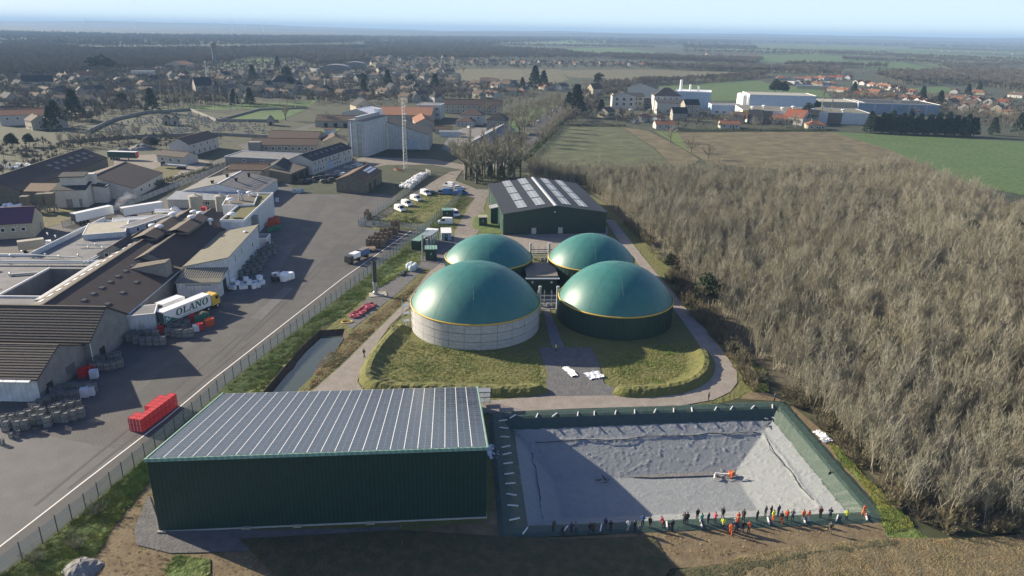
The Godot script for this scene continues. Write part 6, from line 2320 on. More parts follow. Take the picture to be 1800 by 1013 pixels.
# a leafless tree: [trunk builder, crown builder]
func bare(sd: int, h: float, kind: String, k := 1.0) -> Array:
	var r := RandomNumberGenerator.new()
	r.seed = sd
	var t := MB.new()
	var c := MB.new()
	match kind:
		"pole":
			for s in r.randi_range(4,5):
				var top := Vector3(r.randf_range(-2.0,2.0), h * r.randf_range(0.62,1.0), r.randf_range(-2.0,2.0))
				var st := limb(t, Vector3(r.randf_range(-1,1),0, r.randf_range(-1,1)), top, 0.058 * h / 8,0.016, r, 4,5,0.03)
				for i in int(15 * k):
					var q := r.randf_range(0.22,1.0)
					var a := along(st, q)
					var d := rdir(r, 0.60)
					var l := r.randf_range(0.9,2.3) * (1.25 - 0.6 * q)
					var e := a + d * l
					c.tube(a, e, 0.016,0.006,3, false)
					for j in int(14 * k):
						var m := a.lerp(e, r.randf_range(0.15,1.0))
						var d2 := (d * 0.6 + rdir(r, 0.72)).normalized()
						c.blade(m, m + d2 * r.randf_range(0.5,1.2), d2.cross(rdir(r, 0.2)).normalized() * 0.015)
		"round", "big":
			var big := kind == "big"
			var fork := h * (0.25 if not big else 0.3)
			limb(t, Vector3.ZERO, Vector3(0, fork, 0),0.035 * h, 0.026 * h, r, 3,8,0.02)
			for s in (9 if big else 7):
				var a0 := s * 2.4 + r.randf()
				var up := r.randf_range(0.35,0.95)
				var d := Vector3(cos(a0) * (1.05 - up), up, sin(a0) * (1.05 - up)).normalized()
				var l := h * r.randf_range(0.5,0.72) * (0.75 + 0.35 * up)
				var st := limb(t, Vector3(0, fork * r.randf_range(0.8,1.0),0), Vector3(0, fork, 0) + d * l, 0.015 * h, 0.004 * h, r, 4,5,0.05)
				for i in int(15 * k):
					var a := along(st, r.randf_range(0.3,1.0))
					var d2 := (d * 0.7 + rdir(r, 0.35)).normalized()
					var e := a + d2 * h * r.randf_range(0.1,0.24)
					c.tube(a, e, 0.004 * h, 0.0014 * h, 3, false)
					for j in int(15 * k):
						var m := a.lerp(e, r.randf_range(0.2,1.0))
						var d3 := (d2 * 0.6 + rdir(r, 0.4)).normalized()
						c.blade(m, m + d3 * h * r.randf_range(0.05,0.12), d3.cross(rdir(r, 0.2)).normalized() * 0.0028 * h)
		"poplar":
			var st := limb(t, Vector3.ZERO, Vector3(r.randf_range(-.5,.5), h, 0),0.02 * h, 0.003 * h, r, 6,6,0.008)
			for i in int(46 * k):
				var q := r.randf_range(0.12,1.0)
				var a := along(st, q)
				var d := rdir(r, 0.80)
				var l := h * r.randf_range(0.10,0.22) * (1.2 - 0.8 * q)
				var e := a + d * l
				c.tube(a, e, 0.004 * h, 0.0012 * h, 3, false)
				for j in int(12 * k):
					var m := a.lerp(e, r.randf_range(0.2,1.0))
					var d2 := (d + rdir(r, 0.7) * 0.6).normalized()
					c.blade(m, m + d2 * h * r.randf_range(0.04,0.09), d2.cross(rdir(r, 0.2)).normalized() * 0.0022 * h)
		"shrub":
			for s in 14:
				var d := rdir(r, r.randf_range(0.35,0.85))
				var e := d * h * r.randf_range(0.6,1.05)
				t.tube(Vector3.ZERO, e * 0.6,0.04,0.02,3, false)
				for j in int(34 * k):
					var m := e * r.randf_range(0.25,1.0)
					var d2 := (d + rdir(r, 0.4)).normalized()
					c.blade(m, m + d2 * h * r.randf_range(0.15,0.32), d2.cross(rdir(r, 0.2)).normalized() * 0.022)
		"far":
			# the same tree thinned for the distance: fewer, stouter twigs
			t.tube(Vector3.ZERO, Vector3(0, h * 0.5,0),0.03 * h, 0.02 * h, 4, false)
			for s in 60:
				var d := rdir(r, r.randf_range(-0.1,0.95))
				var m := Vector3(0, h * 0.48,0) + d * h * 0.32 * r.randf_range(0.1,1.0)
				for j in 3:
					var d2 := (d + rdir(r, 0.6)).normalized()
					c.blade(m, m + d2 * h * r.randf_range(0.12,0.26), d2.cross(rdir(r, 0.2)).normalized() * 0.016 * h)
	return [t, c]

# evergreens: leaf sprays spread through a crown volume
func leafy(sd: int, h: float, kind: String, n_: int) -> Array:
	var r := RandomNumberGenerator.new()
	r.seed = sd
	var t := MB.new()
	var c := MB.new()
	limb(t, Vector3.ZERO, Vector3(0, h * (0.95 if kind == "cone" else 0.6),0),0.03 * h, 0.008 * h, r, 4,7,0.01)
	var lumps := []
	if kind == "cone":
		for i in 34:
			var q := pow((i + 0.5) / 34.0,0.8)
			var a := i * 2.4
			var rad := h * 0.26 * (1.05 - q) * r.randf_range(0.75,1.15) + 0.2
			lumps.append([Vector3(cos(a) * rad, h * (0.08 + 0.9 * q), sin(a) * rad), h * 0.075 * (1.25 - q * 0.8)])
	elif kind == "cedar":
		for i in 22:
			var a := i * 2.4
			var rad := h * 0.55 * sqrt((i + 0.5) / 22.0)
			lumps.append([Vector3(cos(a) * rad, h * r.randf_range(0.55,0.92) * (1.0 - 0.22 * rad / (h * 0.55)), sin(a) * rad), h * 0.12])
	else:
		for i in 22:
			var d := rdir(r, r.randf_range(-0.95,0.95))
			lumps.append([Vector3(0, h * 0.50,0) + Vector3(d.x * 0.30, d.y * 0.40, d.z * 0.30) * h * r.randf_range(0.5,1.0), h * r.randf_range(0.12,0.19)])
	for l in lumps:
		t.tube(Vector3(0, l[0].y * 0.85,0), l[0],0.006 * h, 0.003 * h, 3, false)
		for i in n_ / lumps.size():
			var d := rdir(r, r.randf_range(-0.8,0.95))
			var m: Vector3 = l[0] + Vector3(d.x, d.y * (0.35 if kind == "cedar" else 0.75), d.z) * l[1] * pow(r.randf(),0.4) * 1.1
			var d2 := (d + rdir(r, 0.1) * 0.7 + Vector3(0,-0.25 if kind == "cone" else 0.15,0)).normalized()
			var w := d2.cross(rdir(r, 0.3)).normalized()
			var s := h * r.randf_range(0.020,0.038)
			var sh := r.randf_range(0.65,1.2)
			c.col = Color(sh, sh, sh * 0.95)
			c.blade(m, m + d2 * s * 2.2, w * s * 0.6)
	c.colored = true
	return [t, c]

func tree_proto(called: String, cat: String, parts_: Array, bark: Material, leaf: Material) -> Node3D:
	var o := proto(called, cat)
	obj("trunk", parts_[0], bark, o)
	obj("crown", parts_[1], leaf, o)
	return o

func one_mesh(parts_: Array, bark: Material, leaf: Material) -> ArrayMesh:
	return joined_mesh([[parts_[0], bark],[parts_[1], leaf]])

func at_turn(p: Vector2, s: float, y := 0.0) -> Transform3D:
	return Transform3D(Basis(UP, R(0, TAU)).scaled(Vector3(s, s * R(0.85,1.15), s)), v3(p, y))

func line_of(p: Object, x0: float, y0: float, x1: float, y1: float, n_: int, what: String, where: String, group: String, s0 := 0.85, s1 := 1.15, j := 1.5):
	for i in n_:
		var t := (i + 0.5) / n_
		var g := G(lerpf(x0, x1, t), lerpf(y0, y1, t))
		place(p as Node3D, g + Vector3(R(-j, j),0, R(-j, j)), R(0, TAU), "%s, %s %s" % [what, ORD[i % 20], where], group, R(s0, s1))

func wood(line: Array, n_: int, mesh: Mesh, label: String, s0: float, s1: float, tone := 1.0, avoid: Array = []):
	var w := []
	var c := []
	for p in inside(pts(line), n_, avoid):
		w.append(at_turn(p, R(s0, s1)))
		var v := R(0.75,1.25) * tone
		c.append(Color(v * R(0.95,1.08), v, v * R(0.92,1.05)))
	scatter("woodland", mesh, w, c, label)

func vegetation():
	plain("bark", lin(0.15,0.13,0.095),0.9)
	plain("bark_pale", lin(0.40,0.375,0.29), 0.9)
	for k in [["twig", 0.262,0.250,0.182], ["twig_red", 0.232,0.212,0.158], ["twig_grey", 0.285,0.278,0.222],["twig_dark", 0.15,0.132,0.095],["needles", 0.030,0.056,0.036],["leaves", 0.050,0.075,0.028],["leaves_light", 0.085,0.12,0.03],["wood_far", 0.140,0.126,0.104]]:
		plain(k[0], lin(k[1], k[2], k[3]),0.85).vertex_color_use_as_albedo = true
	# the big leafless wood beside the site
	var kinds := []
	var meshes := []
	for i in 7:
		var h: float = [7.6,8.6,6.8,8.0,7.2,9.0,6.0][i]
		var p := bare(100 + i, h, "pole", 0.9)
		var leaf: Material = M[["twig", "twig_grey", "twig", "twig_red", "twig", "twig_grey", "twig"][i]]
		kinds.append(tree_proto("leafless_tree", "tree", p, M.bark_pale, leaf))
		meshes.append(one_mesh(p, M.bark_pale, leaf))
	var inner := Geometry2D.offset_polygon(forest_edge, -1.0)[0]
	var spots := []
	for p in inside(inner, 8800):
		spots.append([Vector3(p.x, -EYE, p.y).length() + (0.0 if absf(cam_px(v3(p, 4)).x - 900) < 920 else 500.0), p])
	spots.sort_custom(func(a, b): return a[0] < b[0])
	var rest := [[],[],[],[],[],[],[]]
	var tint := [[],[],[],[],[],[],[]]
	var patch_ := FastNoiseLite.new()
	patch_.frequency = 0.02
	patch_.seed = 77
	for i in spots.size():
		var p: Vector2 = spots[i][1]
		var k := rng.randi() % 7
		var s := R(0.75,1.12) * (1.0 + 0.25 * patch_.get_noise_2dv(p))
		if i < 295:
			place(kinds[k], v3(p, 0.05), R(0, TAU), "slender leafless tree with many upright stems in the dense wood", "leafless trees of the wood beside the lagoon", s)
		else:
			rest[k].append(at_turn(p, s))
			var v := R(0.75,1.2) * (1.0 + 0.25 * patch_.get_noise_2dv(p * 0.8 + Vector2(90,0)))
			tint[k].append(Color(v * 1.02, v, v * 0.96))
	var wr := base("leafless_wood", Vector3.ZERO, 0, "dense wood of pale leafless trees covering the slope beside the site", "wood")
	wr.set_meta("kind", "stuff")
	for k in 7:
		scatter("trees", meshes[k], rest[k], tint[k], "", wr)
	# brambles and low scrub at the wood's edge
	var scrub := bare(7,2.2, "shrub", 1.0)
	var sm := one_mesh(scrub, M.bark, M.twig_dark)
	var ws := []
	var cs := []
	for q in [[1190,470,1235,545,1300,625,1345,690,1320,690,1270,615,1205,545,1170,490],[1365,690,1460,770,1560,890,1640,940,1800,940,1800,900,1640,890,1560,810,1450,700],[1095,392,1140,430,1180,470,1150,440],[930,300,1020,322,1060,352,1030,316,930,296]]:
		for p in inside(pts(q), 170):
			ws.append(at_turn(p, R(0.5,1.3)))
			var v := R(0.6,1.5)
			cs.append(Color(v, v, v * 0.85))
	scatter("undergrowth", sm, ws, cs, "dark brambles and scrub along the edge of the leafless wood")
	# evergreens inside the wood and ivy clad edge tree
	var ever := tree_proto("evergreen_tree", "tree", leafy(31,7.5, "round", 3200), M.bark, M.needles)
	for k in [[1702,422,0.9, "small dark evergreen standing in the pale leafless wood"],[1778,425,1.0, "wide dark evergreen in the leafless wood at the picture edge"],[1755,436,0.7, "low dark evergreen beside the wider one in the leafless wood"],[1575,380,0.6, "little ivy covered tree in the middle of the leafless wood"]]:
		place(ever, G(k[0], k[1]), R(0,6), k[3], "", k[2])
	var ivy := tree_proto("ivy_tree", "tree", leafy(33,9.0, "round", 3600), M.bark, M.leaves)
	var ivy_twigs: Array = bare(5,10, "big", 0.8)
	obj("twigs", ivy_twigs[1], M.twig_dark, ivy)
	place(ivy, G(1245,545),1.0, "dark ivy covered tree leaning over the loop road", "", 1.0)
	place(ivy, G(1180,478),2.0, "smaller ivy grown tree at the bend of the loop road", "", 0.6)
	# tall trees between the barn and the avenue
	var tall := []
	for i in 4:
		tall.append(tree_proto("tall_bare_tree", "tree", bare(200 + i, 17.0,["big", "poplar", "big", "poplar"][i],1.1), M.bark, M.twig_dark if i % 2 else M.twig))
	for i in 20:
		var x := 815.0 + (i % 10) * 11.5 + R(-4,4)
		var y := 318.0 - (i / 10) * 22.0 + R(-5,5)
		if i >= 10 and x < 880:
			y += 12
		place(tall[i % 4], G(x, y), R(0,6), "tall bare tree with ivy on its trunk, %s in the clump behind the barn" % ORD[i], "tall bare trees behind the barn", R(0.92,1.25))
	var ivy_col := tree_proto("ivy_clad_tree", "tree", leafy(35,8.0, "cone", 1500), M.bark, M.leaves)
	for i in 9:
		place(ivy_col, G([828,840,862,880,898,905,1013,1035,1110][i],[316,322,318,320,312,300,312,308,320][i]), R(0,6), "ivy clad trunk,%s from the lane towards the wood" % ORD[i], "ivy clad trunks behind the barn", R(0.55,0.95))
	# avenue of pollarded trees
	var av := []
	for i in 3:
		av.append(tree_proto("avenue_tree", "tree", bare(300 + i, 11.5, "round", 1.0), M.bark, M.twig_red))
	for q in [[872,222,985,178,10, "in the near row of the avenue lawn"],[890,228,1000,180,10, "in the middle row of the avenue lawn"],[908,240,1010,182,11, "in the row along the avenue kerb"],[948,262,1025,184,12, "along the hedge side of the avenue"],[850,205,960,172,8, "in the far row of the avenue lawn"]]:
		for i in q[4]:
			var t: float = (i + 0.5) / q[4]
			place(av[i % 3], G(lerpf(q[0], q[2], t), lerpf(q[1], q[3], t)) + Vector3(R(-1,1),0, R(-1,1)), R(0,6), "brown crowned avenue tree, %s %s" % [ORD[i], q[5]], "avenue trees", R(0.85,1.1))
	# hedges
	hedge([922,286,950,258,985,222,1008,196],3.2,3.0, "dark clipped hedge between the avenue and the young rows")
	hedge([1000,222,1040,222,1100,223],2.0,2.2, "low dark hedge along the far end of the young rows")
	hedge([1190,232,1290,231,1460,231],1.8,2.4, "low hedge in front of the near row of houses")
	hedge([150,352,240,338,330,312,412,288],2.2,2.2, "scrubby hedge along the lane by the gravel lot")
	hedge([345,170,420,183,540,190],1.6,2.0, "park hedge behind the sports field")
	hedge([655,398,690,394,735,390],1.6,2.6, "dark thicket inside the van park fence")
	# conifer hedge by the brown field and other conifers
	var con := []
	for i in 3:
		con.append(tree_proto("conifer", "tree", leafy(400 + i, [12.0,13.5,11.0][i], "cone", 2600), M.bark, M.needles))
	for i in 34:
		var t := i / 33.0
		place(con[i % 3], G(lerpf(1527,1708, t), lerpf(234,240, t)) + Vector3(R(-1.5,1.5),0, R(-2,2)), R(0,6), "dark conifer, %s from the farm shed in the tall hedge" % (ORD[i] if i < 20 else "late " + ORD[i - 20] + " past the twentieth"), "conifers of the tall dark hedge", R(0.9,1.15))
	var clist := [[1013,206,2.0, "largest dark conifer beside the avenue, before the school"],[1000,196,1.4, "dark conifer just behind the largest one at the avenue"],[1056,206,1.1, "slim dark conifer beside the brown roofed cottage"],[940,158,1.9, "tall dark conifer at the striped brown field, the taller of a pair"],[955,156,1.8, "dark conifer paired with the taller one at the striped field"],[918,158,1.1, "lone conifer left of the tall pair at the striped field"],[765,160,1.6, "bushy dark conifer in the old town gardens"],[682,158,1.5, "dark pointed conifer behind the silo block"],[640,168,1.4, "dark conifer above the white market hall"],[133,212,1.5, "larger dark conifer at the cemetery corner"],[92,228,1.3, "dark spreading conifer beside the low bungalow"],[100,224,1.2, "dark conifer close behind the spreading one"],[268,198,1.3, "broad dark conifer at the park end of the cemetery"],[445,145,1.6, "tall dark conifer by the water tower meadow"],[488,122,1.4, "pointed conifer on the ridge above the old town"],[512,165,1.5, "dark rounded conifer beside the slate manor"],[440,186,1.3, "green pine in the park behind the sports field"],[412,186,1.2, "dark pine among the park poplars"],[1205,182,0.6, "small conifer behind the mansion"],[1500,168,1.1, "dark conifer in the estate beside the slanting terrace"],[1650,190,1.3, "dark conifer at the head of the red roofed row"],[1745,238,1.1, "dark conifer at the end of the tall hedge"],[1790,236,1.2, "dark conifer at the picture edge by the wheat field"],[1620,180,1.3, "conifer beside the estate lane"],[1700,172,1.2, "conifer among pale roofs of the estate edge"],[1720,165,1.2, "conifer behind the pale roofs of the estate edge"]]
	for k in clist:
		place(con[rng.randi() % 3], G(k[0], k[1]), R(0,6), k[3], "", k[2])
	var rd := tree_proto("round_evergreen", "tree", leafy(41,12, "round", 3400), M.bark, M.needles)
	for k in [[505,142,1.5, "round dark evergreen behind the slate manor"],[1362,168,1.5, "dense dark evergreen beside the tall blue hall"],[1376,168,1.3, "second dense evergreen beside the tall blue hall"],[1418,214,1.2, "green leafy tree at the end of the striped hall"],[1432,205,1.1, "green leafy tree under the poplars"],[1052,152,1.4, "round dark tree behind the cream gabled house"],[640,150,1.2, "greenish dark tree in the old town"],[720,150,1.1, "dark tree between old town roofs"],[215,188,1.0, "dark leafy tree by the cemetery wall"],[22,262,0.7, "dark bushy tree on the waste ground by the picture edge"],[52,258,0.6, "second bushy tree on the waste ground"],[235,320,0.6, "dark leafy bush against the dark shed wall"],[186,345,0.5, "ivy bush by the loading tower"],[272,262,0.5, "dark bush at the white cottage"]]:
		place(rd, G(k[0], k[1]), R(0,6), k[3], "", k[2])
	var lt := tree_proto("light_green_bush", "bush", leafy(43,6, "round", 2000), M.bark, M.leaves_light)
	for k in [[547,180,1.3, "bright yellow green round bush beyond the sports field"],[585,168,1.2, "light green bush behind the market hall"],[588,238,0.8, "small round tree on the verge by the grain silo"],[1645,200,1.0, "green bush before the red roofed row"]]:
		place(lt, G(k[0], k[1]), R(0,6), k[3], "", k[2])
	var ced := tree_proto("cedar", "tree", leafy(45,17, "cedar", 3600), M.bark, M.needles)
	place(ced, G(180,135),0.4, "wide flat topped cedar above the old town roofs", "", 1.6)
	# park poplars and bare garden trees
	var pop := tree_proto("poplar", "tree", bare(501,21, "poplar", 1.2), M.bark_pale, M.twig_red)
	for i in 12:
		var x: float = [285,300,312,322,332,342,405,416,424,376,390,520][i]
		place(pop, G(x, 192 + R(-3,2)), R(0,6), "bare tall poplar, %s from the cemetery conifers along the park" % ORD[i], "park poplars", R(0.8,1.15))
	for k in [[1441,216,1.25, "pale bare poplar, the taller one beside the dark blue hall"],[1458,216,0.85, "pale bare poplar, the shorter one beside the dark blue hall"]]:
		place(pop, G(k[0], k[1]),1.0, k[3], "", k[2])
	var gt := []
	for i in 3:
		gt.append(tree_proto("garden_tree", "tree", bare(520 + i, 9.5, "round", 0.9), M.bark, [M.twig_dark, M.twig_red, M.twig_grey][i]))
	for q in [[20,150,320,136,16, "in the far gardens below the wood"],[60,170,330,158,16, "in the gardens behind the cemetery conifers"],[130,190,280,180,12, "in the gardens above the cemetery wall"],[330,150,520,142,14, "in the gardens below the water tower"],[300,186,380,184,8, "behind the cemetery in the park"],[520,155,640,152,10, "in the gardens below the domed halls"],[640,130,820,128,16, "in the gardens of the upper old town"],[640,152,800,150,14, "in the gardens above the flat office"],[700,172,860,164,12, "in the gardens near the villa"],[820,118,1180,114,20, "along the lane beyond the striped field"],[960,160,1130,148,16, "in the belt between avenue and school"],[1200,150,1360,138,16, "in the far hedge of the school field"],[1340,132,1560,134,18, "in the belt above the estate"],[1480,178,1640,180,12, "in the gardens of the estate"],[1560,200,1700,206,14, "behind the tall dark hedge"],[1690,205,1810,225,14, "by the cream houses at the picture edge"],[1270,214,1300,214,3, "beside the slate grey house"],[1355,224,1405,224,4, "in the hedge of the brown field"],[1090,212,1120,214,4, "by the field track cottage"],[640,196,700,200,5, "behind the silo block"],[100,262,250,246,9, "on the waste ground behind the old works"]]:
		for i in q[4]:
			var t: float = (i + 0.5) / q[4]
			place(gt[rng.randi() % 3], G(lerpf(q[0], q[2], t), lerpf(q[1], q[3], t) + R(-2,2)), R(0,6), "bare garden tree, %s %s" % [ORD[i], q[5]], "bare garden trees", R(0.7,1.25))
	for k in [[502,212,1.3, "bare tree at the corner of the sports field"],[1178,250,1.1, "round bare bush tree at the meadow corner"],[1215,268,0.9, "bare bush beside the field track"],[1245,280,0.9, "bare bush at the end of the field track"],[1325,228,0.9, "lone bare tree in front of the red roofed houses"],[345,240,0.9, "bare tree against the cemetery wall"],[575,222,1.0, "reddish bare tree by the brown sheds"]]:
		place(gt[k[0] as int % 3], G(k[0], k[1]), R(0,6), k[3], "", k[2])
	var shr := tree_proto("bare_shrub", "shrub", bare(77,2.6, "shrub", 1.2), M.bark, M.twig)
	for i in 16:
		var q: Array = [[1300,640],[1312,655],[1290,618],[1330,672],[1395,690],[1410,705],[700,300],[730,312],[1145,445],[1160,458],[560,288],[640,290],[132,965],[60,990],[170,905],[352,742]][i]
		place(shr, G(q[0], q[1]), R(0,6), "bare straw coloured shrub, %s" % ["by the loop road under the ivy tree", "next to the road bend", "near the dark scrub at the bend", "where the loop road meets the earth", "behind the lagoon corner", "at the wood edge behind the lagoon corner", "beside the radio mast lane", "by the white bag stack", "at the wood edge opposite the rear dome", "between wood and rear dome road", "before the white offices", "beside the olive warehouse", "in the grass outside the mesh fence", "in the grass at the picture corner", "on the bank beside the bare earth", "on the bank behind the solar shed"][i], "bare shrubs", R(0.6,1.1))
	# far woods, seen as one mass each
	var fm := []
	for i in 3:
		fm.append(one_mesh(bare(600 + i, 12.0, "far"), M.bark, M.wood_far))
	wood([0,142,0,98,150,92,330,99,335,118,200,126,120,136],5200, fm[0], "grey leafless wood at the left behind the old town", 0.8,1.2)
	wood([330,99,600,88,650,96,650,112,560,118,520,108,440,104,400,112,340,116],3000, fm[1], "leafless wood around the water tower meadow", 0.8,1.2)
	wood([0,84,60,80,170,92,400,89,640,84,640,88,330,99,150,92,0,98],3600, fm[2], "hazy belt of leafless wood beyond the green strip", 0.9,1.3)
	wood([0,72,62,79,180,84,400,80,640,76,640,66,300,64,0,58],5200, fm[0], "far bluish wooded belt under the turbines", 1.0,1.6)
	wood([640,66,1000,66,1000,74,880,79,860,84,640,84],4200, fm[1], "far bluish wood in the middle distance", 1.0,1.6)
	wood([640,85,850,84,990,92,1070,104,820,106,650,104],3600, fm[2], "grey leafless wood above the far row of houses", 0.8,1.2)
	wood([1000,66,1320,72,1320,80,1080,79,1000,74],2600, fm[0], "far wood on the blue rise", 1.0,1.6)
	wood([1320,76,1800,88,1800,82,1320,70,1000,62,1000,66],3000, fm[1], "far wooded strip along the blue horizon", 1.0,1.7)
	wood([1070,104,1200,108,1330,116,1330,112,1180,102,1060,98],900, fm[2], "leafless hedge wood beyond the white houses", 0.8,1.2)
	wood([1130,118,1330,120,1480,124,1480,133,1340,128,1180,124],900, fm[1], "dark hedge wood below the large green field", 0.7,1.0)
	wood([1120,152,1220,147,1345,137,1345,132,1200,143,1110,144],520, fm[0], "thick hedge behind the school field", 0.5,0.8)
	wood([1545,132,1700,130,1740,126,1830,134,1830,164,1700,150,1590,150,1540,138],1700, fm[2], "leafless belt of trees above the estate", 0.8,1.15)
	wood([1130,100,1340,104,1340,110,1130,106],500, fm[1], "trees around the far village", 0.7,1.0)
	wood([1640,110,1760,120,1680,126,1640,118],160, fm[0], "hedge trees between the far green fields", 0.6,1.0)
	wood([1440,92,1640,103,1800,112,1800,115,1640,107,1440,95],500, fm[1], "line of hedge trees across the far fields", 0.7,1.1)
	wood([1200,80,1330,83,1330,89,1200,88],500, fm[2], "dark copse on the far fields", 0.9,1.4)
	# gardens, hedges and copses that read as one mass between the roofs
	var gm_ := []
	for i in 2:
		gm_.append(one_mesh(bare(640 + i, 8.5, "far", 1.0), M.bark, M.wood_far))
	wood([0,180,0,142,120,134,330,122,330,160,200,168], 900, gm_[0], "leafless garden trees of the lower old town", 0.6,1.1)
	wood([0,212,0,182,200,170,330,162,400,172,400,186,300,192,180,212,120,232,80,214], 420, gm_[1], "leafless garden trees above the cemetery", 0.6,1.1)
	wood([330,160,330,118,520,110,660,106,660,150,520,160,440,168], 900, gm_[1], "leafless garden trees of the middle old town", 0.6,1.1)
	wood([400,172,520,162,660,152,840,150,900,168,830,180,700,182,560,186], 620, gm_[0], "leafless garden trees around the flat office", 0.6,1.0)
	wood([660,106,1180,112,1180,122,1000,122,800,122,780,150,660,150], 760, gm_[0], "leafless garden trees of the upper town", 0.6,1.1)
	wood([0,330,0,256,120,252,260,240,400,246,330,262,240,268,150,262,60,300], 170, gm_[1], "leafless scrub on the waste ground", 0.3,0.6)
	wood([1450,175,1560,150,1640,172,1810,180,1810,232,1720,222,1600,202,1500,196], 520, gm_[1], "leafless garden trees of the estate", 0.5,0.9)
	wood([1060,212,1130,196,1290,210,1420,214,1420,226,1200,228,1100,218], 130, gm_[0], "leafless trees between the near houses", 0.4,0.8)
	wood([1000,222,1005,180,1050,150,1130,146,1130,165,1060,176,1040,214], 260, gm_[1], "leafless belt between avenue and school", 0.7,1.2)
	for k in [[1000,99,1330,110,3.0,420], [1200,92,1500,97,2.0,300], [1380,116,1560,120,2.5,260], [1560,98,1800,108,2.0,320], [1480,106,1640,112,2.0,200], [850,80,1150,84,2.0,420], [1000,76,1300,82,1.6,420], [0,76,180,80,2.0,420], [60,92,330,96,2.5,360], [180,83,620,76,2.0,700], [640,80,860,80,2.0,420], [1660,120,1800,116,2.5,180], [1300,88,1560,95,1.6,300], [640,70,1000,70,1.5,520], [1240,122,1340,128,2.0,90], [1600,86,1800,92,1.4,360]]:
		var nx: float = k[4] * 0.5
		wood([k[0], k[1] - nx, k[2], k[3] - nx, k[2], k[3] + nx, k[0], k[1] + nx], k[5], fm[int(k[0]) % 3], "leafless hedge belt across the fields near %s" % ["the far hamlet", "the white village", "the distant farms", "the far wood"][int(k[1]) % 4], 0.6,1.1)
	row(1010,94,1160,98,12,[1,0,3],0.0, "of the far hamlet beyond the lane", 0.3,25)
	row(1225,97,1335,103,12,[0,1,5,3],0.0, "of the far white village in the fields", 0.3,25)
	row(1420,80,1560,86,6,[0,1,3],0.0, "of the farms under the blue horizon", 0.3,40)
	row(1640,90,1790,96,6,[0,8,3],0.0, "of the distant farms at the picture edge", 0.3,40)
	# grass tufts near the camera
	grass_tufts()

func hedge(line: Array, h: float, w: float, label: String):
	var p := pts(line)
	var o := base("hedge", v3(p[0]),0, label, "hedge")
	var b := MB.new()
	var r := RandomNumberGenerator.new()
	r.seed = int(line[0] * 7 + line[1])
	for i in p.size() - 1:
		var d := p[i + 1] - p[i]
		var L := d.length()
		var s := d.normalized().orthogonal()
		for k in int(L * 34):
			var lump := 0.75 + 0.25 * sin(r.randf() * 6.0)
			var c := p[i] + d * r.randf() + s * r.randf_range(-0.5,0.5) * w - p[0]
			var y := pow(r.randf(),0.6) * h * lump
			var m := v3(c, y)
			var d2 := rdir(r, r.randf_range(-0.2,0.9))
			var q := r.randf_range(0.22,0.5)
			var sh := r.randf_range(0.6,1.3)
			b.col = Color(sh, sh, sh)
			b.blade(m, m + d2 * q * 1.6, d2.cross(rdir(r, 0.3)).normalized() * q * 0.45)
	b.colored = true
	obj("foliage", b, M.leaves if h > 1.7 else M.leaves_light, o)

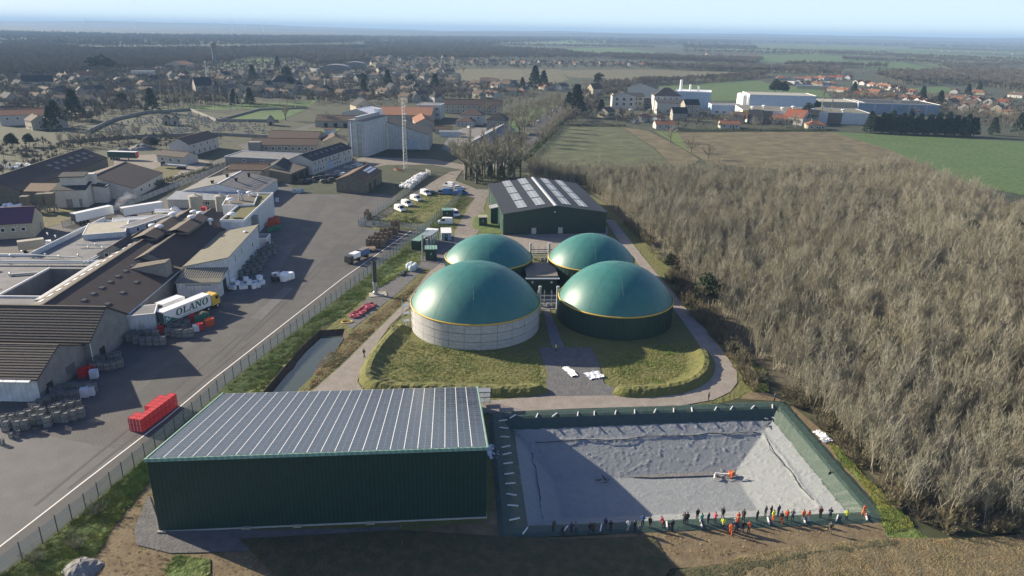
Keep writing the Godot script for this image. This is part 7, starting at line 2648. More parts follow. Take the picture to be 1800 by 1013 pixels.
func grass_tufts():
	var r := RandomNumberGenerator.new()
	r.seed = 9
	var b := MB.new()
	for i in 16:
		var a := Vector3(r.randf_range(-.2,.2),0, r.randf_range(-.2,.2))
		var d := rdir(r, r.randf_range(0.45,0.9))
		b.blade(a, a + d * r.randf_range(0.14,0.34), d.cross(rdir(r, 0.3)).normalized() * 0.028)
	var gm := plain("tuft", lin(0.23,0.29,0.075), 0.9)
	gm.vertex_color_use_as_albedo = true
	var dm := plain("tuft_dry", lin(0.36,0.30,0.155), 0.9)
	dm.vertex_color_use_as_albedo = true
	var green := b.mesh(gm)
	var dry := b.mesh(dm)
	var f := FastNoiseLite.new()
	f.frequency = 0.11
	f.seed = 4
	for q in [
		[[-30,1072,0,1016,151,900,258,808,262,846,200,926,150,1010,120,1080],6500, green, "green grass tufts outside the shed corner", 1.1,1.0],
		[[398,680,600,523,748,409,812,348,806,362,775,422,730,472,655,512,600,558,566,574,532,606,500,640,462,684,430,712],9000, green, "green grass tufts on the bank behind the mesh fence", 1.1,1.0],
		[[1456,780,1475,790,1520,842,1565,880,1610,930,1560,940,1530,870,1480,815],2200, green, "green grass tufts between lagoon and wood", 1.0,1.1],
		[[665,660,720,600,860,620,940,625,958,680, 900,688, 700,680], 3600, green, "grass tufts on the plot of the pale digester", 0.8,0.7],
		[[1060,640,1075,625,1200,600,1235,630,1225,660,1150,684,1085,682], 2800, green, "grass tufts on the plot of the dark clad digester", 0.8,0.7],
		[[560,640,618,586,700,522,740,490,715,524,600,638,540,690],2600, dry, "dry grass tufts between ditch and road", 0.8,0.9],
		[[420,950,700,936,880,947,1150,947,1180,1000,1100,1110,560,1110,480,1010],9000, green, "rough grass tufts in the shade of the shed", 0.9,0.45],
		[[1195,1010,1400,962,1580,950,1700,952,1820,940,1900,1050,1000,1090],12000, dry, "straw coloured stubble tufts before the wood", 1.0,1.0],
		[[1150,1030,1330,985,1560,952,1600,962,1420,990,1230,1045],3800, green, "rough grass tufts between earth and stubble", 0.9,0.6],
		[[290,1008,310,980,368,987,368,1008],500, green, "tufts of the small grass patch on bare earth", 1.0,1.0],
		[[640,398,700,350,790,330,826,345,812,385,796,410,730,402],4500, green, "rough grass tufts inside the van park", 1.0,0.8],
		[[1300,632,1345,650,1350,690,1320,690],700, green, "bright grass tufts at the loop road bend", 1.1,1.1],
		[[160,1010,200,905,262,848,280,930,420,980,700,960,1200,940,1540,922,1180,996,480,1020],1500, dry, "sparse dead tufts on the bare earth", 0.6,0.7]]:
		var w := []
		var c := []
		for p in inside(pts(q[0]), q[1],[lagoon]):
			var e := f.get_noise_2dv(p)
			if r.randf() > 0.75 + e:
				continue
			var s: float = q[4] * r.randf_range(0.5,1.5) * (1.0 + 0.5 * e)
			w.append(Transform3D(Basis(UP, r.randf() * TAU).scaled(Vector3(s, s * q[5], s)), v3(p, 0.12)))
			var v := r.randf_range(0.65,1.25)
			c.append(Color(v * (1.15 - 0.5 * e), v, v))
		scatter("grass", q[2], w, c, q[3])

# ---------------------------------------------------------------- goods in the yards
func crate_mesh(o: Node3D, w: float, d: float, h: float, mat: Material, slats: int, slat_mat: Material = null, gap := 0.35):
	# a crate: floor, corner posts, slatted sides, lid
	var b := MB.new()
	for x in [-1,1]:
		for z in [-1,1]:
			b.box(Vector3(x * (w / 2 - 0.04), h / 2, z * (d / 2 - 0.04)), Vector3(0.08, h, 0.08))
	for y in [0.08, h * 0.5, h - 0.05]:
		for s in [-1,1]:
			b.box(Vector3(0, y, s * (d / 2 - 0.02)), Vector3(w, 0.10,0.05))
			b.box(Vector3(s * (w / 2 - 0.02), y, 0), Vector3(0.05,0.10, d))
	obj("frame", b, mat, o)
	b = MB.new()
	for i in slats:
		var t := (i + 0.5) / slats - 0.5
		for s in [-1,1]:
			b.box(Vector3(t * (w - 0.1), h / 2, s * (d / 2 - 0.05)), Vector3(w / slats * (1 - gap), h - 0.12,0.03))
			b.box(Vector3(s * (w / 2 - 0.05), h / 2, t * (d - 0.1)), Vector3(0.03, h - 0.12, d / slats * (1 - gap)))
	obj("slat", b, slat_mat if slat_mat else mat, o)
	b = MB.new()
	b.box(Vector3(0,0.12,0), Vector3(w - 0.1,0.06, d - 0.1))
	obj("floor_board", b, mat, o)
	b = MB.new()
	b.box(Vector3(0, h - 0.16,0), Vector3(w - 0.12,0.05, d - 0.12))
	obj("lid", b, mat, o)

func props():
	# tall grey cages
	var cage := proto("cage", "cage")
	crate_mesh(cage, 1.15,1.0,1.85, M.grey_plastic, 5, M.steel, 0.5)
	var blocks := [
		["in the block before the white sheet front", [12,757,32,756,46,755,62,746,73,745,85,750,102,742,116,742,130,738,143,734,20,746,40,743,75,736,95,731,112,728]],
		["at the back of that block by the sheet front", [126,724,138,720,60,724,72,719,84,714,8,748,52,738,66,731,104,726,118,719]],
		["in the block under the nearest grey gable", [96,706,108,703,120,703,132,703,95,696,107,693,119,691,131,691,143,691,155,689,165,691]],
		["at the corner of the middle hall", [166,653,178,651,190,651,202,649,212,646,170,642,183,639,196,637,208,635]],
		["along the tall gable wall", [228,601,240,604,252,607,264,607,276,607,287,606,235,595,248,595,262,595,275,596]],
		["beside the lettered lorry", [296,591,306,592,316,593,326,593,336,592,300,582,312,582,324,583,318,575,330,576]],
		["in the dark stacks beside the white shed", [425,487,436,484,447,481,458,477,430,478,441,475,452,472,463,468,436,470,447,466,458,462,468,459,442,461,453,457]],
		["at the far end of the stacks by the white shed", [464,452,474,450,484,447,456,450,466,444,476,441,486,439,470,436,480,432]],
		["at the picture edge on the sunlit yard", [4,782,20,770,33,765]]]
	for q in blocks:
		for i in range(0, q[1].size(),2):
			var low: bool = q[0].begins_with("at the picture")
			place(cage, G(q[1][i], q[1][i + 1]),0.28 + R(-0.07,0.07), "grey slatted cage, %s %s" % [ORD[i / 2], q[0]], "grey slatted cages", 0.5 if low else R(0.94,1.05))
	# red slatted crates in a long stack
	var red := proto("red_crate", "crate")
	crate_mesh(red, 1.16,0.98,1.18, M.red_plastic, 5, M.red_slat, 0.16)
	var b := MB.new()
	for i in 4:
		b.box(Vector3(-0.42 + i * 0.28,1.12,0), Vector3(0.2,0.07,0.86))
	obj("lid_board", b, M.red_slat, red)
	for s in [-1,1]:
		b = MB.new()
		b.box(Vector3(s * 0.3,0.6,0.5), Vector3(0.05,1.1,0.02))
		obj("pale_strip", b, M.line_paint, red)
	var o := Vector3(-59.5,0,-100.9)
	var dir := Vector3(0.19,0,-0.98)
	var side := Vector3(0.98,0,0.19)
	for lev in 2:
		for i in 9:
			place(red, o + dir * (i * 1.01) + UP * (lev * 1.2),-0.19, "red slatted crate, %s layer, %s along the main row" % [["bottom", "top"][lev], ORD[i]], "red slatted crates in a long stack")
		for i in [0,1,4,5,6,7]:
			place(red, o + dir * (i * 1.01) - side * 1.2 + UP * (lev * 1.2),-0.19, "red slatted crate, %s layer, %s along the shorter row" % [["bottom", "top"][lev], ORD[i]], "red slatted crates in a long stack")
	# single coloured bins
	var bins := [["red_bin", M.red_plastic, [[146,662, "red bin under the middle gable, nearest the cages"],[152,660, "red bin under the middle gable, between two others"],[160,655, "red bin at the corner pipe of the middle gable"],[352,580, "bright red bin in front of the lettered lorry"],[283,585, "red lidded bin by the dock house door"],[340,565, "small red bin behind the grey cages beside the lorry"]]],
		["orange_bin", M.orange_plastic, [[367,573, "orange bin standing last in the row before the lorry"],[371,571, "second orange bin last in the row before the lorry"],[472,398, "orange crate at the near side of the heap by the tall white hall"],[480,396, "orange crate in the middle of the heap by the tall white hall"],[488,393, "orange crate at the yard side of the heap"],[476,391, "orange crate at the back of the heap, near the wall"],[484,388, "orange crate at the back of the heap, yard side"]]],
		["green_bin", M.green_plastic, [[357,565, "green bin behind the bright red one"],[362,562, "green bin farthest from the dock house"],[348,566, "green bin between lorry and grey cages"],[474,408, "green crate at the near side of the coloured heap"],[482,406, "green crate in the middle of the coloured heap"],[490,403, "green crate at the yard side of the coloured heap"]]],
		["white_bin", M.pale_plastic, [[345,582, "white bin between grey cages and bright red bin"],[166,664, "white lidded tank lying beside the red bins"],[150,697, "pale tank in front of the near gable"],[160,694, "second pale tank in front of the near gable"]]],
		["blue_tank", M.clad_blue, [[517,339, "pale blue tank, nearest of three at the open shed"],[525,339, "pale blue tank, middle of three at the open shed"],[532,338, "pale blue tank, yard side of three at the open shed"],[487,355, "pale blue tank against the white hall corner"]]]]
	for q in bins:
		var p := proto(q[0], "bin")
		crate_mesh(p, 1.3,1.1,1.5, q[1],6, q[1],0.12)
		for k in q[2]:
			place(p, G(k[0], k[1]),0.3 + R(-0.1,0.1), k[2], "coloured bins in the yard", R(0.95,1.1))
	# white foam boxes in front of the white shed
	var fb := proto("white_box", "box")
	b = MB.new()
	b.frustum(Vector3.ZERO, Vector2(1.0,0.8), Vector2(1.1,0.9),0.85)
	obj("box", b, M.white, fb)
	b = MB.new()
	b.box(Vector3(0,0.9,0), Vector3(1.16,0.1,0.96))
	obj("lid", b, M.pale_plastic, fb)
	var fp := [404,508,411,509,418,507,425,508,432,507,439,506,446,507,454,505,408,502,416,501,424,502,433,500,441,501,449,500,457,498,461,500]
	for i in range(0, fp.size(),2):
		place(fb, G(fp[i], fp[i + 1]) + UP * (0.95 if i % 6 == 4 else 0.0), R(0,3), "white plastic box, %s in the heap in front of the lean-to" % ORD[i / 2], "white boxes in a heap", R(0.9,1.25))
	# bales and fork lift
	var bale := proto("white_bale", "bale")
	b = MB.new()
	b.lathe(Vector3.ZERO, [[0.75,0],[0.85,0.3],[0.85,1.3],[0.6,1.6],[0,1.65]],10)
	obj("bale", b, M.white_sheet, bale)
	for i in 6:
		place(bale, G([493,499,506,512,500,508][i],[492,494,492,490,488,487][i]), R(0,3), "white wrapped bale, %s beside the fork lift on the yard" % ORD[i], "white bales", R(0.9,1.2))
	var fl := base("fork_lift", G(484,494),0.6, "small dark fork lift beside white bales on the yard", "fork lift")
	b = MB.new()
	b.box(Vector3(0,0.75,0), Vector3(2.0,0.8,1.1))
	b.box(Vector3(-0.7,1.1,0), Vector3(0.6,0.7,1.1))
	obj("body", b, M.dark_steel, fl)
	b = MB.new()
	for x in [-0.6,0.7]:
		for z in [-0.5,0.5]:
			b.tube(Vector3(x, 1.0, z), Vector3(x, 2.2, z),0.05,0.05,4)
	b.box(Vector3(0.05,2.2,0), Vector3(1.5,0.08,1.1))
	obj("cab_guard", b, M.white, fl)
	b = MB.new()
	for z in [-0.35,0.35]:
		b.box(Vector3(1.1,1.3, z), Vector3(0.12,2.6,0.12))
		b.box(Vector3(1.7,0.15, z), Vector3(1.2,0.06,0.14))
	obj("mast", b, M.steel, fl)
	for x in [-0.65,0.7]:
		for z in [-0.55,0.55]:
			b = MB.new()
			b.tube(Vector3(x, 0.35, z - 0.1), Vector3(x, 0.35, z + 0.1),0.35,0.35,10)
			obj("wheel", b, M.tyre, fl)
	# wooden box pallets by the fence
	var wp := proto("wooden_box", "crate")
	crate_mesh(wp, 1.2,1.2,1.15, M.wood_dark, 5, M.wood, 0.12)
	for q in [["in the front row of the stack by the fence", [648,434,656,434,664,434,672,434]],["in the second row of the stack", [652,428,660,428,668,428,676,427]],["in the third row of the stack", [662,422,670,422,678,421,686,419]],["in the fourth row of the stack", [672,415,680,414,688,412,696,412]],["at the far tip of the stack", [692,407,699,406]]]:
		for i in range(0, q[1].size(),2):
			for lev in (3 if q[0].begins_with("at the far") else 2 if i % 4 == 0 else 1 + (i / 2) % 2):
				place(wp, G(q[1][i], q[1][i + 1]) + UP * lev * 1.18,-0.25 + R(-0.1,0.1), "brown wooden box, %s %s, %s layer" % [ORD[i / 2], q[0], ORD[lev]], "wooden boxes by the fence", R(0.97,1.05))
	for i in 7:
		place(wp, G([643,650,646,643,650,646,648][i],[384,385,380,384,385,380,388][i]) + UP * 1.2 * [0,0,0,1,1,1,0][i],0.2, "brown wooden box, %s in the small pile at the fence corner" % ORD[i], "wooden boxes at the fence corner")
	# bags and tanks on the grass
	var tank_ := proto("water_bag", "tank")
	b = MB.new()
	b.lathe(Vector3.ZERO, [[0.6,0],[0.72,0.3],[0.72,1.2],[0.5,1.5],[0.25,1.55],[0.25,1.7],[0,1.7]],12)
	obj("tank", b, M.pale_plastic, tank_)
	b = MB.new()
	b.lathe(Vector3(0,1.66,0),[[0.3,0],[0.3,0.14],[0,0.16]],10)
	obj("cap", b, M.white, tank_)
	for i in 5:
		place(tank_, G([718,723,730,723,727][i],[473,471,473,477,476][i]),0, "pale upright plastic tank, %s of the cluster on the grass" % ORD[i], "pale tanks on the grass")
	o = G(707,484)
	var tr := base("hand_cart", o, 0.8, "small dark two wheeled cart lying on the grass by the pale tanks", "cart")
	b = MB.new()
	b.box(Vector3(0,0.5,0), Vector3(2.2,0.15,1.2))
	b.box(Vector3(0.8,0.8,0), Vector3(0.7,0.5,0.8))
	b.tube(Vector3(-1.1,0.5,0), Vector3(-2.2,0.3,0),0.05,0.05,4)
	obj("frame", b, M.dark_steel, tr)
	for z in [-0.65,0.65]:
		b = MB.new()
		b.tube(Vector3(0.2,0.35, z - 0.08), Vector3(0.2,0.35, z + 0.08),0.35,0.35,10)
		obj("wheel", b, M.tyre, tr)
	# heap of pink hose
	var hs := base("hose_heap", G(634,548),0, "heap of faded pink hoses lying on the grass bank", "hoses")
	for k in 9:
		b = MB.new()
		var p := []
		var c := G(lerpf(622,652, k / 8.0), lerpf(558,538, k / 8.0)) - hs.position
		for i in 22:
			var a := i * 0.75 + k
			p.append(c + Vector3(cos(a) * R(0.5,1.5),0.15 + 0.5 * absf(sin(a * 0.7)) * R(0.3,1.0), sin(a) * R(0.4,1.2)))
		b.path(p, 0.13,5)
		obj("hose", b, M.pink_hose, hs)
	var yr := base("yellow_ring", G(610,567),0, "yellow hose ring at the end of the pink hose heap", "hose ring")
	b = MB.new()
	var p2 := []
	for i in 17:
		p2.append(Vector3(cos(i * TAU / 16) * 1.2,0.16, sin(i * TAU / 16) * 0.8))
	b.path(p2,0.12,6)
	obj("ring", b, M.yellow, yr)
	# loose sheets, heaps
	for k in [[1002,656,0.7,1.9,0.35, "crumpled white sheet on the gravel forecourt, the narrower of two"],[1044,662,1.5,1.3,0.22, "crumpled white sheet on the gravel forecourt, the wider of two"],[1452,776,0.9,0.6,0.3, "white sheet and scraps beside the lagoon rim under the wood"],[1442,766,0.7,1.0,0.3, "scattered white scraps at the lagoon rim before the wood"]]:
		var s := base("white_sheet", G(k[0], k[1]) + UP * 0.2,0.4, k[5], "sheet")
		crumple(s, k[2], k[3], k[4], M.white_sheet)
	for k in [[142,1002,2.4,1.1, "grey rubble heap in the grass at the bottom of the picture", M.wall_grey],[250,262,7.0,3.0, "low pale sand heap on the waste ground", M.gravel_light],[215,268,5.0,2.4, "smaller pale sand heap on the waste ground", M.gravel_light],[262,248,6.0,3.0, "dark soil heap on the waste ground", M.soil_pile],[1495,322,9.0,2.0, "low dark heap at the edge of the wheat field", M.soil_pile],[700,298,2.5,0.6, "reddish rubble strip by the mast", M.roof_orange]]:
		heap(k)
	# sacks inside the mesh pen, timber and rubbish on the far left
	var sack := proto("white_sack", "sack")
	b = MB.new()
	b.lathe(Vector3.ZERO, [[0.55,0],[0.7,0.4],[0.6,0.85],[0.25,1.0],[0,1.0]],9)
	obj("sack", b, M.white_sheet, sack)
	for i in 54:
		var u := (i % 9) / 8.0
		var w := (i / 9) / 5.0
		var g := G(705,330).lerp(G(722,333), w).lerp(G(738,309).lerp(G(752,309), w), u)
		place(sack, g + UP * R(0.0,0.5), R(0,3), "white sack, %s along the %s row of the fenced sack store" % [ORD[i % 9], ORD[i / 9]], "white sacks in the fenced store", R(0.9,1.3))
	for i in 18:
		var g := G(R(4,44), R(362,368))
		place(sack, g, R(0,3), "white sack, %s in the heap beside the concrete hoppers" % ORD[i], "white sacks by the hoppers", R(0.8,1.4))
	for i in 18:
		place(sack, G(R(0,58), R(291,298)), R(0,3), "white sack, %s in the heap before the old works" % ORD[i], "white sacks at the old works", R(0.9,1.5))
	# gear at the middle of the lagoon
	var gp := base("pump_gear", G(1278,838,-4.55),0.3, "hoses, timber and a small pump on the lagoon floor", "pump")
	b = MB.new()
	for i in 9:
		var a := Vector3(R(-1.8,1.6),0.2, R(-1,1))
		b.tube(a, a + Vector3(R(-1.4,1.4), R(-.1,.3), R(-.6,.6)),0.07,0.07,5)
	obj("timber", b, M.wood, gp)
	b = MB.new()
	b.box(Vector3(0.8,0.45,0), Vector3(0.9,0.6,0.6))
	obj("pump", b, M.orange_plastic, gp)
	b = MB.new()
	b.path([Vector3(-2.4,0.25,0.2), Vector3(-2.0,0.5,-0.4), Vector3(-1.5,0.3,-0.9), Vector3(-0.6,0.3,-0.4), Vector3(0.5,0.4,0)],0.14,6)
	obj("hose", b, M.white, gp)
	var gd := base("dark_bundle", G(1062,846,-4.55),0.3, "dark bundle of ropes lying in the shaded part of the lagoon floor", "bundle")
	b = MB.new()
	for i in 10:
		var a := Vector3(R(-0.9,0.9),0.25, R(-0.6,0.6))
		b.tube(a, a + Vector3(R(-.8,.8), R(-.1,.3), R(-.6,.6)),0.10,0.06,5)
	obj("rope", b, M.rope, gd)
	# low bench of stakes by the ditch etc.
	for k in [[703,933, "first"],[706,962, "second"]]:
		b = MB.new()
		b.tube(Vector3.ZERO, Vector3(0.1,1.0,0),0.05,0.05,5)
		var st := base("stake", G(k[0], k[1]),0, "thin wooden stake in the shaded grass, %s from the shed" % k[2], "stake", "stakes in the shaded grass")
		obj("pole", b, M.wood, st)

func heap(k: Array):
	var o := base("heap", G(k[0], k[1]),0, k[4], "heap")
	var b := MB.new()
	var n_ := 16
	var g := func(i: int, j: int) -> Vector3:
		var a := TAU * i / n_
		var t := j / 6.0
		var rad: float = k[2] * (1.0 - t) * (1.0 + 0.25 * hump.get_noise_2d(cos(a) * 6 + k[0], sin(a) * 6))
		return Vector3(cos(a) * rad, k[3] * (1.0 - pow(1.0 - t, 1.5)) + (0.25 * k[3] * hump.get_noise_2d(cos(a) * rad * 3, sin(a) * rad * 3 + k[0]) if j > 0 else 0.0), sin(a) * rad)
	b.ref = Vector3(0,-2,0)
	for i in n_:
		for j in 6:
			b.quad(g.call(i, j), g.call(i + 1, j), g.call(i + 1, j + 1), g.call(i, j + 1))
	obj("heap", b, k[5], o)

# ---------------------------------------------------------------- vehicles
# body from side outlines: [x, y] rings narrowed above the belt
func car_body(o: Node3D, low: Array, high: Array, w: float, paint: Material):
	var b := MB.new()
	var shell := func(prof: Array, w0: float, w1: float, y0: float, y1: float):
		var c := Vector2.ZERO
		for p in prof:
			c += Vector2(p[0], p[1]) / prof.size()
		b.ref = Vector3(c.x, c.y, 0)
		var n_ := prof.size()
		var side := func(i: int, s: float) -> Vector3:
			var p: Array = prof[i % n_]
			return Vector3(p[0], p[1], s * lerpf(w0, w1, clampf((p[1] - y0) / (y1 - y0),0,1)) / 2)
		for i in n_:
			b.quad(side.call(i, -1.0), side.call(i + 1,-1.0), side.call(i + 1,1.0), side.call(i, 1.0))
			for s in [-1.0,1.0]:
				b.tri(Vector3(c.x, c.y, s * lerpf(w0, w1, clampf((c.y - y0) / (y1 - y0),0,1)) / 2), side.call(i, s), side.call(i + 1, s))
	shell.call(low, w, w, 0.3,1.0)
	shell.call(high, w, w * 0.84, low[0][1], high[1][1])
	obj("body", b, paint, o)

func wheels(o: Node3D, xs: Array, w: float, r: float):
	for x in xs:
		for s in [-1.0,1.0]:
			var t := MB.new()
			t.tube(Vector3(x, r, s * (w / 2 - 0.2)), Vector3(x, r, s * (w / 2 + 0.02)), r, r, 12)
			var ty := obj("wheel", t, M.tyre, o)
			t = MB.new()
			t.tube(Vector3(x, r, s * (w / 2)), Vector3(x, r, s * (w / 2 + 0.03)), r * 0.6, r * 0.55,10)
			obj("rim", t, M.steel, ty)

func lights_of(o: Node3D, x0: float, x1: float, y: float, w: float):
	for s in [-1.0,1.0]:
		var b := MB.new()
		b.box(Vector3(x1, y, s * (w / 2 - 0.28)), Vector3(0.08,0.18,0.4))
		obj("headlight", b, M.zinc, o)
		b = MB.new()
		b.box(Vector3(x0, y + 0.15, s * (w / 2 - 0.12)), Vector3(0.06,0.35,0.16))
		obj("tail_light", b, M.red_plastic, o)

func van_proto(paint: Material) -> Node3D:
	var o := proto("parked_van", "van")
	car_body(o, [[-2.4,1.15],[-2.45,0.45],[-1.9,0.32],[2.3,0.32],[2.5,0.5],[2.45,0.95],[1.6,1.2]],[[-2.4,1.13],[-2.35,1.95],[-2.1,2.12],[0.5,2.15],[0.95,2.0],[1.75,1.18]],1.95, paint)
	var b := MB.new()
	b.ref = Vector3(0,1,0)
	b.quad(Vector3(0.98,1.97,-0.72), Vector3(1.70,1.24,-0.86), Vector3(1.70,1.24,0.86), Vector3(0.98,1.97,0.72))
	var q := obj("windscreen", b, M.glass, o, Vector3(0.03,0.02,0))
	for s in [-1.0,1.0]:
		b = MB.new()
		b.ref = Vector3(0.6,1.5,0)
		b.quad(Vector3(0.05,1.25, s * 0.965), Vector3(1.5,1.25, s * 0.965), Vector3(0.92,1.88, s * 0.87), Vector3(0.1,1.88, s * 0.87))
		obj("side_window", b, M.glass, o, Vector3(0,0, s * 0.02))
	b = MB.new()
	b.box(Vector3(2.5,0.5,0), Vector3(0.12,0.25,1.8))
	b.box(Vector3(-2.46,0.5,0), Vector3(0.1,0.25,1.8))
	obj("bumper", b, M.grey_plastic, o)
	wheels(o, [-1.55,1.65],1.9,0.34)
	lights_of(o, -2.44,2.44,0.8,1.9)
	return o

func car_proto(paint: Material) -> Node3D:
	var o := proto("parked_car", "car")
	car_body(o, [[-2.05,0.9],[-2.1,0.5],[-1.8,0.28],[1.9,0.28],[2.1,0.5],[2.05,0.75],[1.0,0.95]],[[-1.95,0.88],[-1.5,1.38],[-1.1,1.46],[0.1,1.46],[0.45,1.36],[1.15,0.93]],1.75, paint)
	var b := MB.new()
	b.ref = Vector3(0,0.8,0)
	b.quad(Vector3(0.48,1.34,-0.64), Vector3(1.1,0.97,-0.74), Vector3(1.1,0.97,0.74), Vector3(0.48,1.34,0.64))
	obj("windscreen", b, M.glass, o, Vector3(0.02,0.02,0))
	b = MB.new()
	b.ref = Vector3(0,0.8,0)
	b.quad(Vector3(-1.52,1.35,-0.64), Vector3(-1.88,0.97,-0.74), Vector3(-1.88,0.97,0.74), Vector3(-1.52,1.35,0.64))
	obj("rear_window", b, M.glass, o, Vector3(-0.02,0.02,0))
	for s in [-1.0,1.0]:
		b = MB.new()
		b.ref = Vector3(0,1.0,0)
		b.quad(Vector3(-1.5,0.95, s * 0.86), Vector3(0.95,0.95, s * 0.86), Vector3(0.35,1.34, s * 0.775), Vector3(-1.2,1.34, s * 0.775))
		obj("side_window", b, M.glass, o, Vector3(0,0, s * 0.015))
	wheels(o, [-1.25,1.3],1.72,0.31)
	lights_of(o, -2.08,2.05,0.65,1.7)
	return o

func trailer(o: Node3D, L: float, wall: Material):
	# box body with its rear right lower corner over the node, x forward, body to -z
	var b := MB.new()
	b.box(Vector3(L / 2,2.55,-1.25), Vector3(L, 2.7,2.5))
	obj("box", b, wall, o)
	b = MB.new()
	for z in [0.0,-2.5]:
		for y in [1.22,3.88]:
			b.box(Vector3(L / 2, y, z), Vector3(L + 0.06,0.12,0.06))
	for x in [0.0, L]:
		for z in [0.0,-2.5]:
			b.box(Vector3(x, 2.55, z), Vector3(0.07,2.7,0.07))
	obj("edge_trim", b, M.zinc, o)
	b = MB.new()
	b.box(Vector3(L / 2,1.0,-1.25), Vector3(L - 0.6,0.3,1.2))
	b.box(Vector3(L - 4.0,0.7,-0.3), Vector3(0.3,0.9,0.3))
	obj("chassis", b, M.dark_steel, o)
	b = MB.new()
	b.box(Vector3(-0.03,2.5,-0.65), Vector3(0.06,2.4,1.1))
	b.box(Vector3(-0.03,2.5,-1.85), Vector3(0.06,2.4,1.1))
	obj("rear_door", b, M.grey_plastic if wall == M.white else wall, o)
	for x in [1.4,2.7,4.0]:
		for z in [-0.25,-2.25]:
			b = MB.new()
			b.tube(Vector3(x, 0.5, z - 0.15), Vector3(x, 0.5, z + 0.15),0.5,0.5,12)
			obj("wheel", b, M.tyre, o)

func vehicles():
	# lettered lorry
	var t := base("lorry", Vector3(-74.5,0,-141.9),1.146, "lettered white refrigerated lorry with yellow cab at the dock", "lorry")
	trailer(t, 12.9, M.white)
	var txt := TextMesh.new()
	var font := SystemFont.new()
	font.font_names = PackedStringArray(["Droid Serif"])
	font.font_weight = 700
	txt.font = font
	txt.text = "OLANO"
	txt.font_size = 64
	txt.pixel_size = 0.0385
	txt.depth = 0.03
	plain("letter_green", lin(0.012,0.085,0.055),0.5)
	var lt := obj("lettering", txt, M.letter_green, t, Vector3(7.6,2.75,0.05))
	lt.scale = Vector3(0.98,0.86,1)
	lt.transform.basis = Basis(Vector3(0.98,0,0), Vector3(0.14,0.86,0), Vector3(0,0,1))
	var b := MB.new()
	b.ref = Vector3(1,2,-1)
	b.tri(Vector3(0.05,1.3,0.035), Vector3(3.6,1.3,0.035), Vector3(0.05,3.2,0.035))
	obj("green_corner", b, plain("livery_green", lin(0.03,0.16,0.12),0.5), t)
	b = MB.new()
	for k in [[0.7,2.3,0.5],[1.1,1.9,0.42],[0.5,1.7,0.3],[1.5,2.1,0.3]]:
		b.lathe(Vector3(k[0], k[1],0.02),[[0.0,0.0]],3)
		b.box(Vector3(k[0], k[1],0.042), Vector3(k[2], k[2],0.01), Basis(Vector3(0,0,1),0.7))
	obj("pale_motif", b, M.pale_plastic, t)
	b = MB.new()
	b.box(Vector3(7.3,1.62,0.036), Vector3(6.2,0.12,0.012))
	obj("small_print", b, M.sheet_grey, t)
	b = MB.new()
	b.ref = Vector3(14.6,2,-1.25)
	var pr := [[13.2,0.9],[15.5,0.9],[15.55,1.9],[15.3,3.2],[14.9,3.55],[13.2,3.4]]
	for i in pr.size():
		var p: Array = pr[i]
		var q: Array = pr[(i + 1) % pr.size()]
		b.quad(Vector3(p[0], p[1],0), Vector3(q[0], q[1],0), Vector3(q[0], q[1],-2.45), Vector3(p[0], p[1],-2.45))
		for z in [0.0,-2.45]:
			b.tri(Vector3(14.5,2.1, z), Vector3(p[0], p[1], z), Vector3(q[0], q[1], z))
	obj("cab", b, M.yellow, t)
	b = MB.new()
	b.box(Vector3(15.46,2.55,-1.22), Vector3(0.12,0.95,2.2), Basis(Vector3(0,0,1),0.19))
	b.box(Vector3(14.7,2.6,0.0), Vector3(0.9,0.8,0.06))
	obj("windscreen", b, M.glass, t)
	b = MB.new()
	b.box(Vector3(14.2,0.75,-1.22), Vector3(3.4,0.5,1.6))
	b.box(Vector3(15.5,0.8,-1.22), Vector3(0.2,0.6,2.4))
	b.box(Vector3(13.2,1.3,-0.2), Vector3(0.4,0.6,0.3))
	obj("chassis", b, M.dark_steel, t)
	for x in [14.7,12.0]:
		for z in [-0.2,-2.25]:
			b = MB.new()
			b.tube(Vector3(x, 0.52, z - 0.16), Vector3(x, 0.52, z + 0.18),0.52,0.52,14)
			var w := obj("wheel", b, M.tyre, t)
			b = MB.new()
			b.tube(Vector3(x, 0.52, z + 0.15), Vector3(x, 0.52, z + 0.2),0.3,0.26,10)
			obj("rim", b, M.zinc, w)
	for s in [-0.35,-2.1]:
		b = MB.new()
		b.box(Vector3(15.62,1.05, s), Vector3(0.06,0.22,0.4))
		obj("headlight", b, M.zinc, t)
	# second trailer nose behind it
	t = base("trailer", Vector3(-76.8,0,-146.5),1.146, "white trailer half hidden behind the lettered lorry", "trailer")
	trailer(t, 6.0, M.white)
	t = base("trailer", Vector3(-141.3,0,-224.5),1.36, "white box trailer with open dark rear door, nearest to the lane", "trailer", "white trailers at the dock")
	t.rotation.y = 1.12
	trailer(t, 13.4, M.white)
	t = base("trailer", Vector3(-130.4,0,-233.2),0.86, "white box trailer behind the steam, beside the ribbed lean-to", "trailer", "white trailers at the dock")
	trailer(t, 13.4, M.white)
	var g := G(190,281)
	t = base("trailer", g, -0.05, "dark green curtain trailer with a red end behind the old works", "trailer")
	trailer(t, 14.0, M.green_dark)
	b = MB.new()
	b.box(Vector3(14.05,2.55,-1.25), Vector3(0.1,2.5,2.4))
	obj("red_end", b, M.red_plastic, t)
	b = MB.new()
	b.box(Vector3(7,3.97,-1.25), Vector3(14,0.1,2.5))
	obj("pale_roof", b, M.white, t)
	g = G(284,296)
	t = base("flatbed_trailer", g, -0.22, "long low grey tipper trailer parked on the yellowish lot", "trailer")
	b = MB.new()
	b.box(Vector3(6,1.5,-1.2), Vector3(12,0.7,2.3))
	obj("bed", b, M.sheet_grey, t)
	b = MB.new()
	b.box(Vector3(0,1.9,-1.2), Vector3(0.4,2.0,2.4))
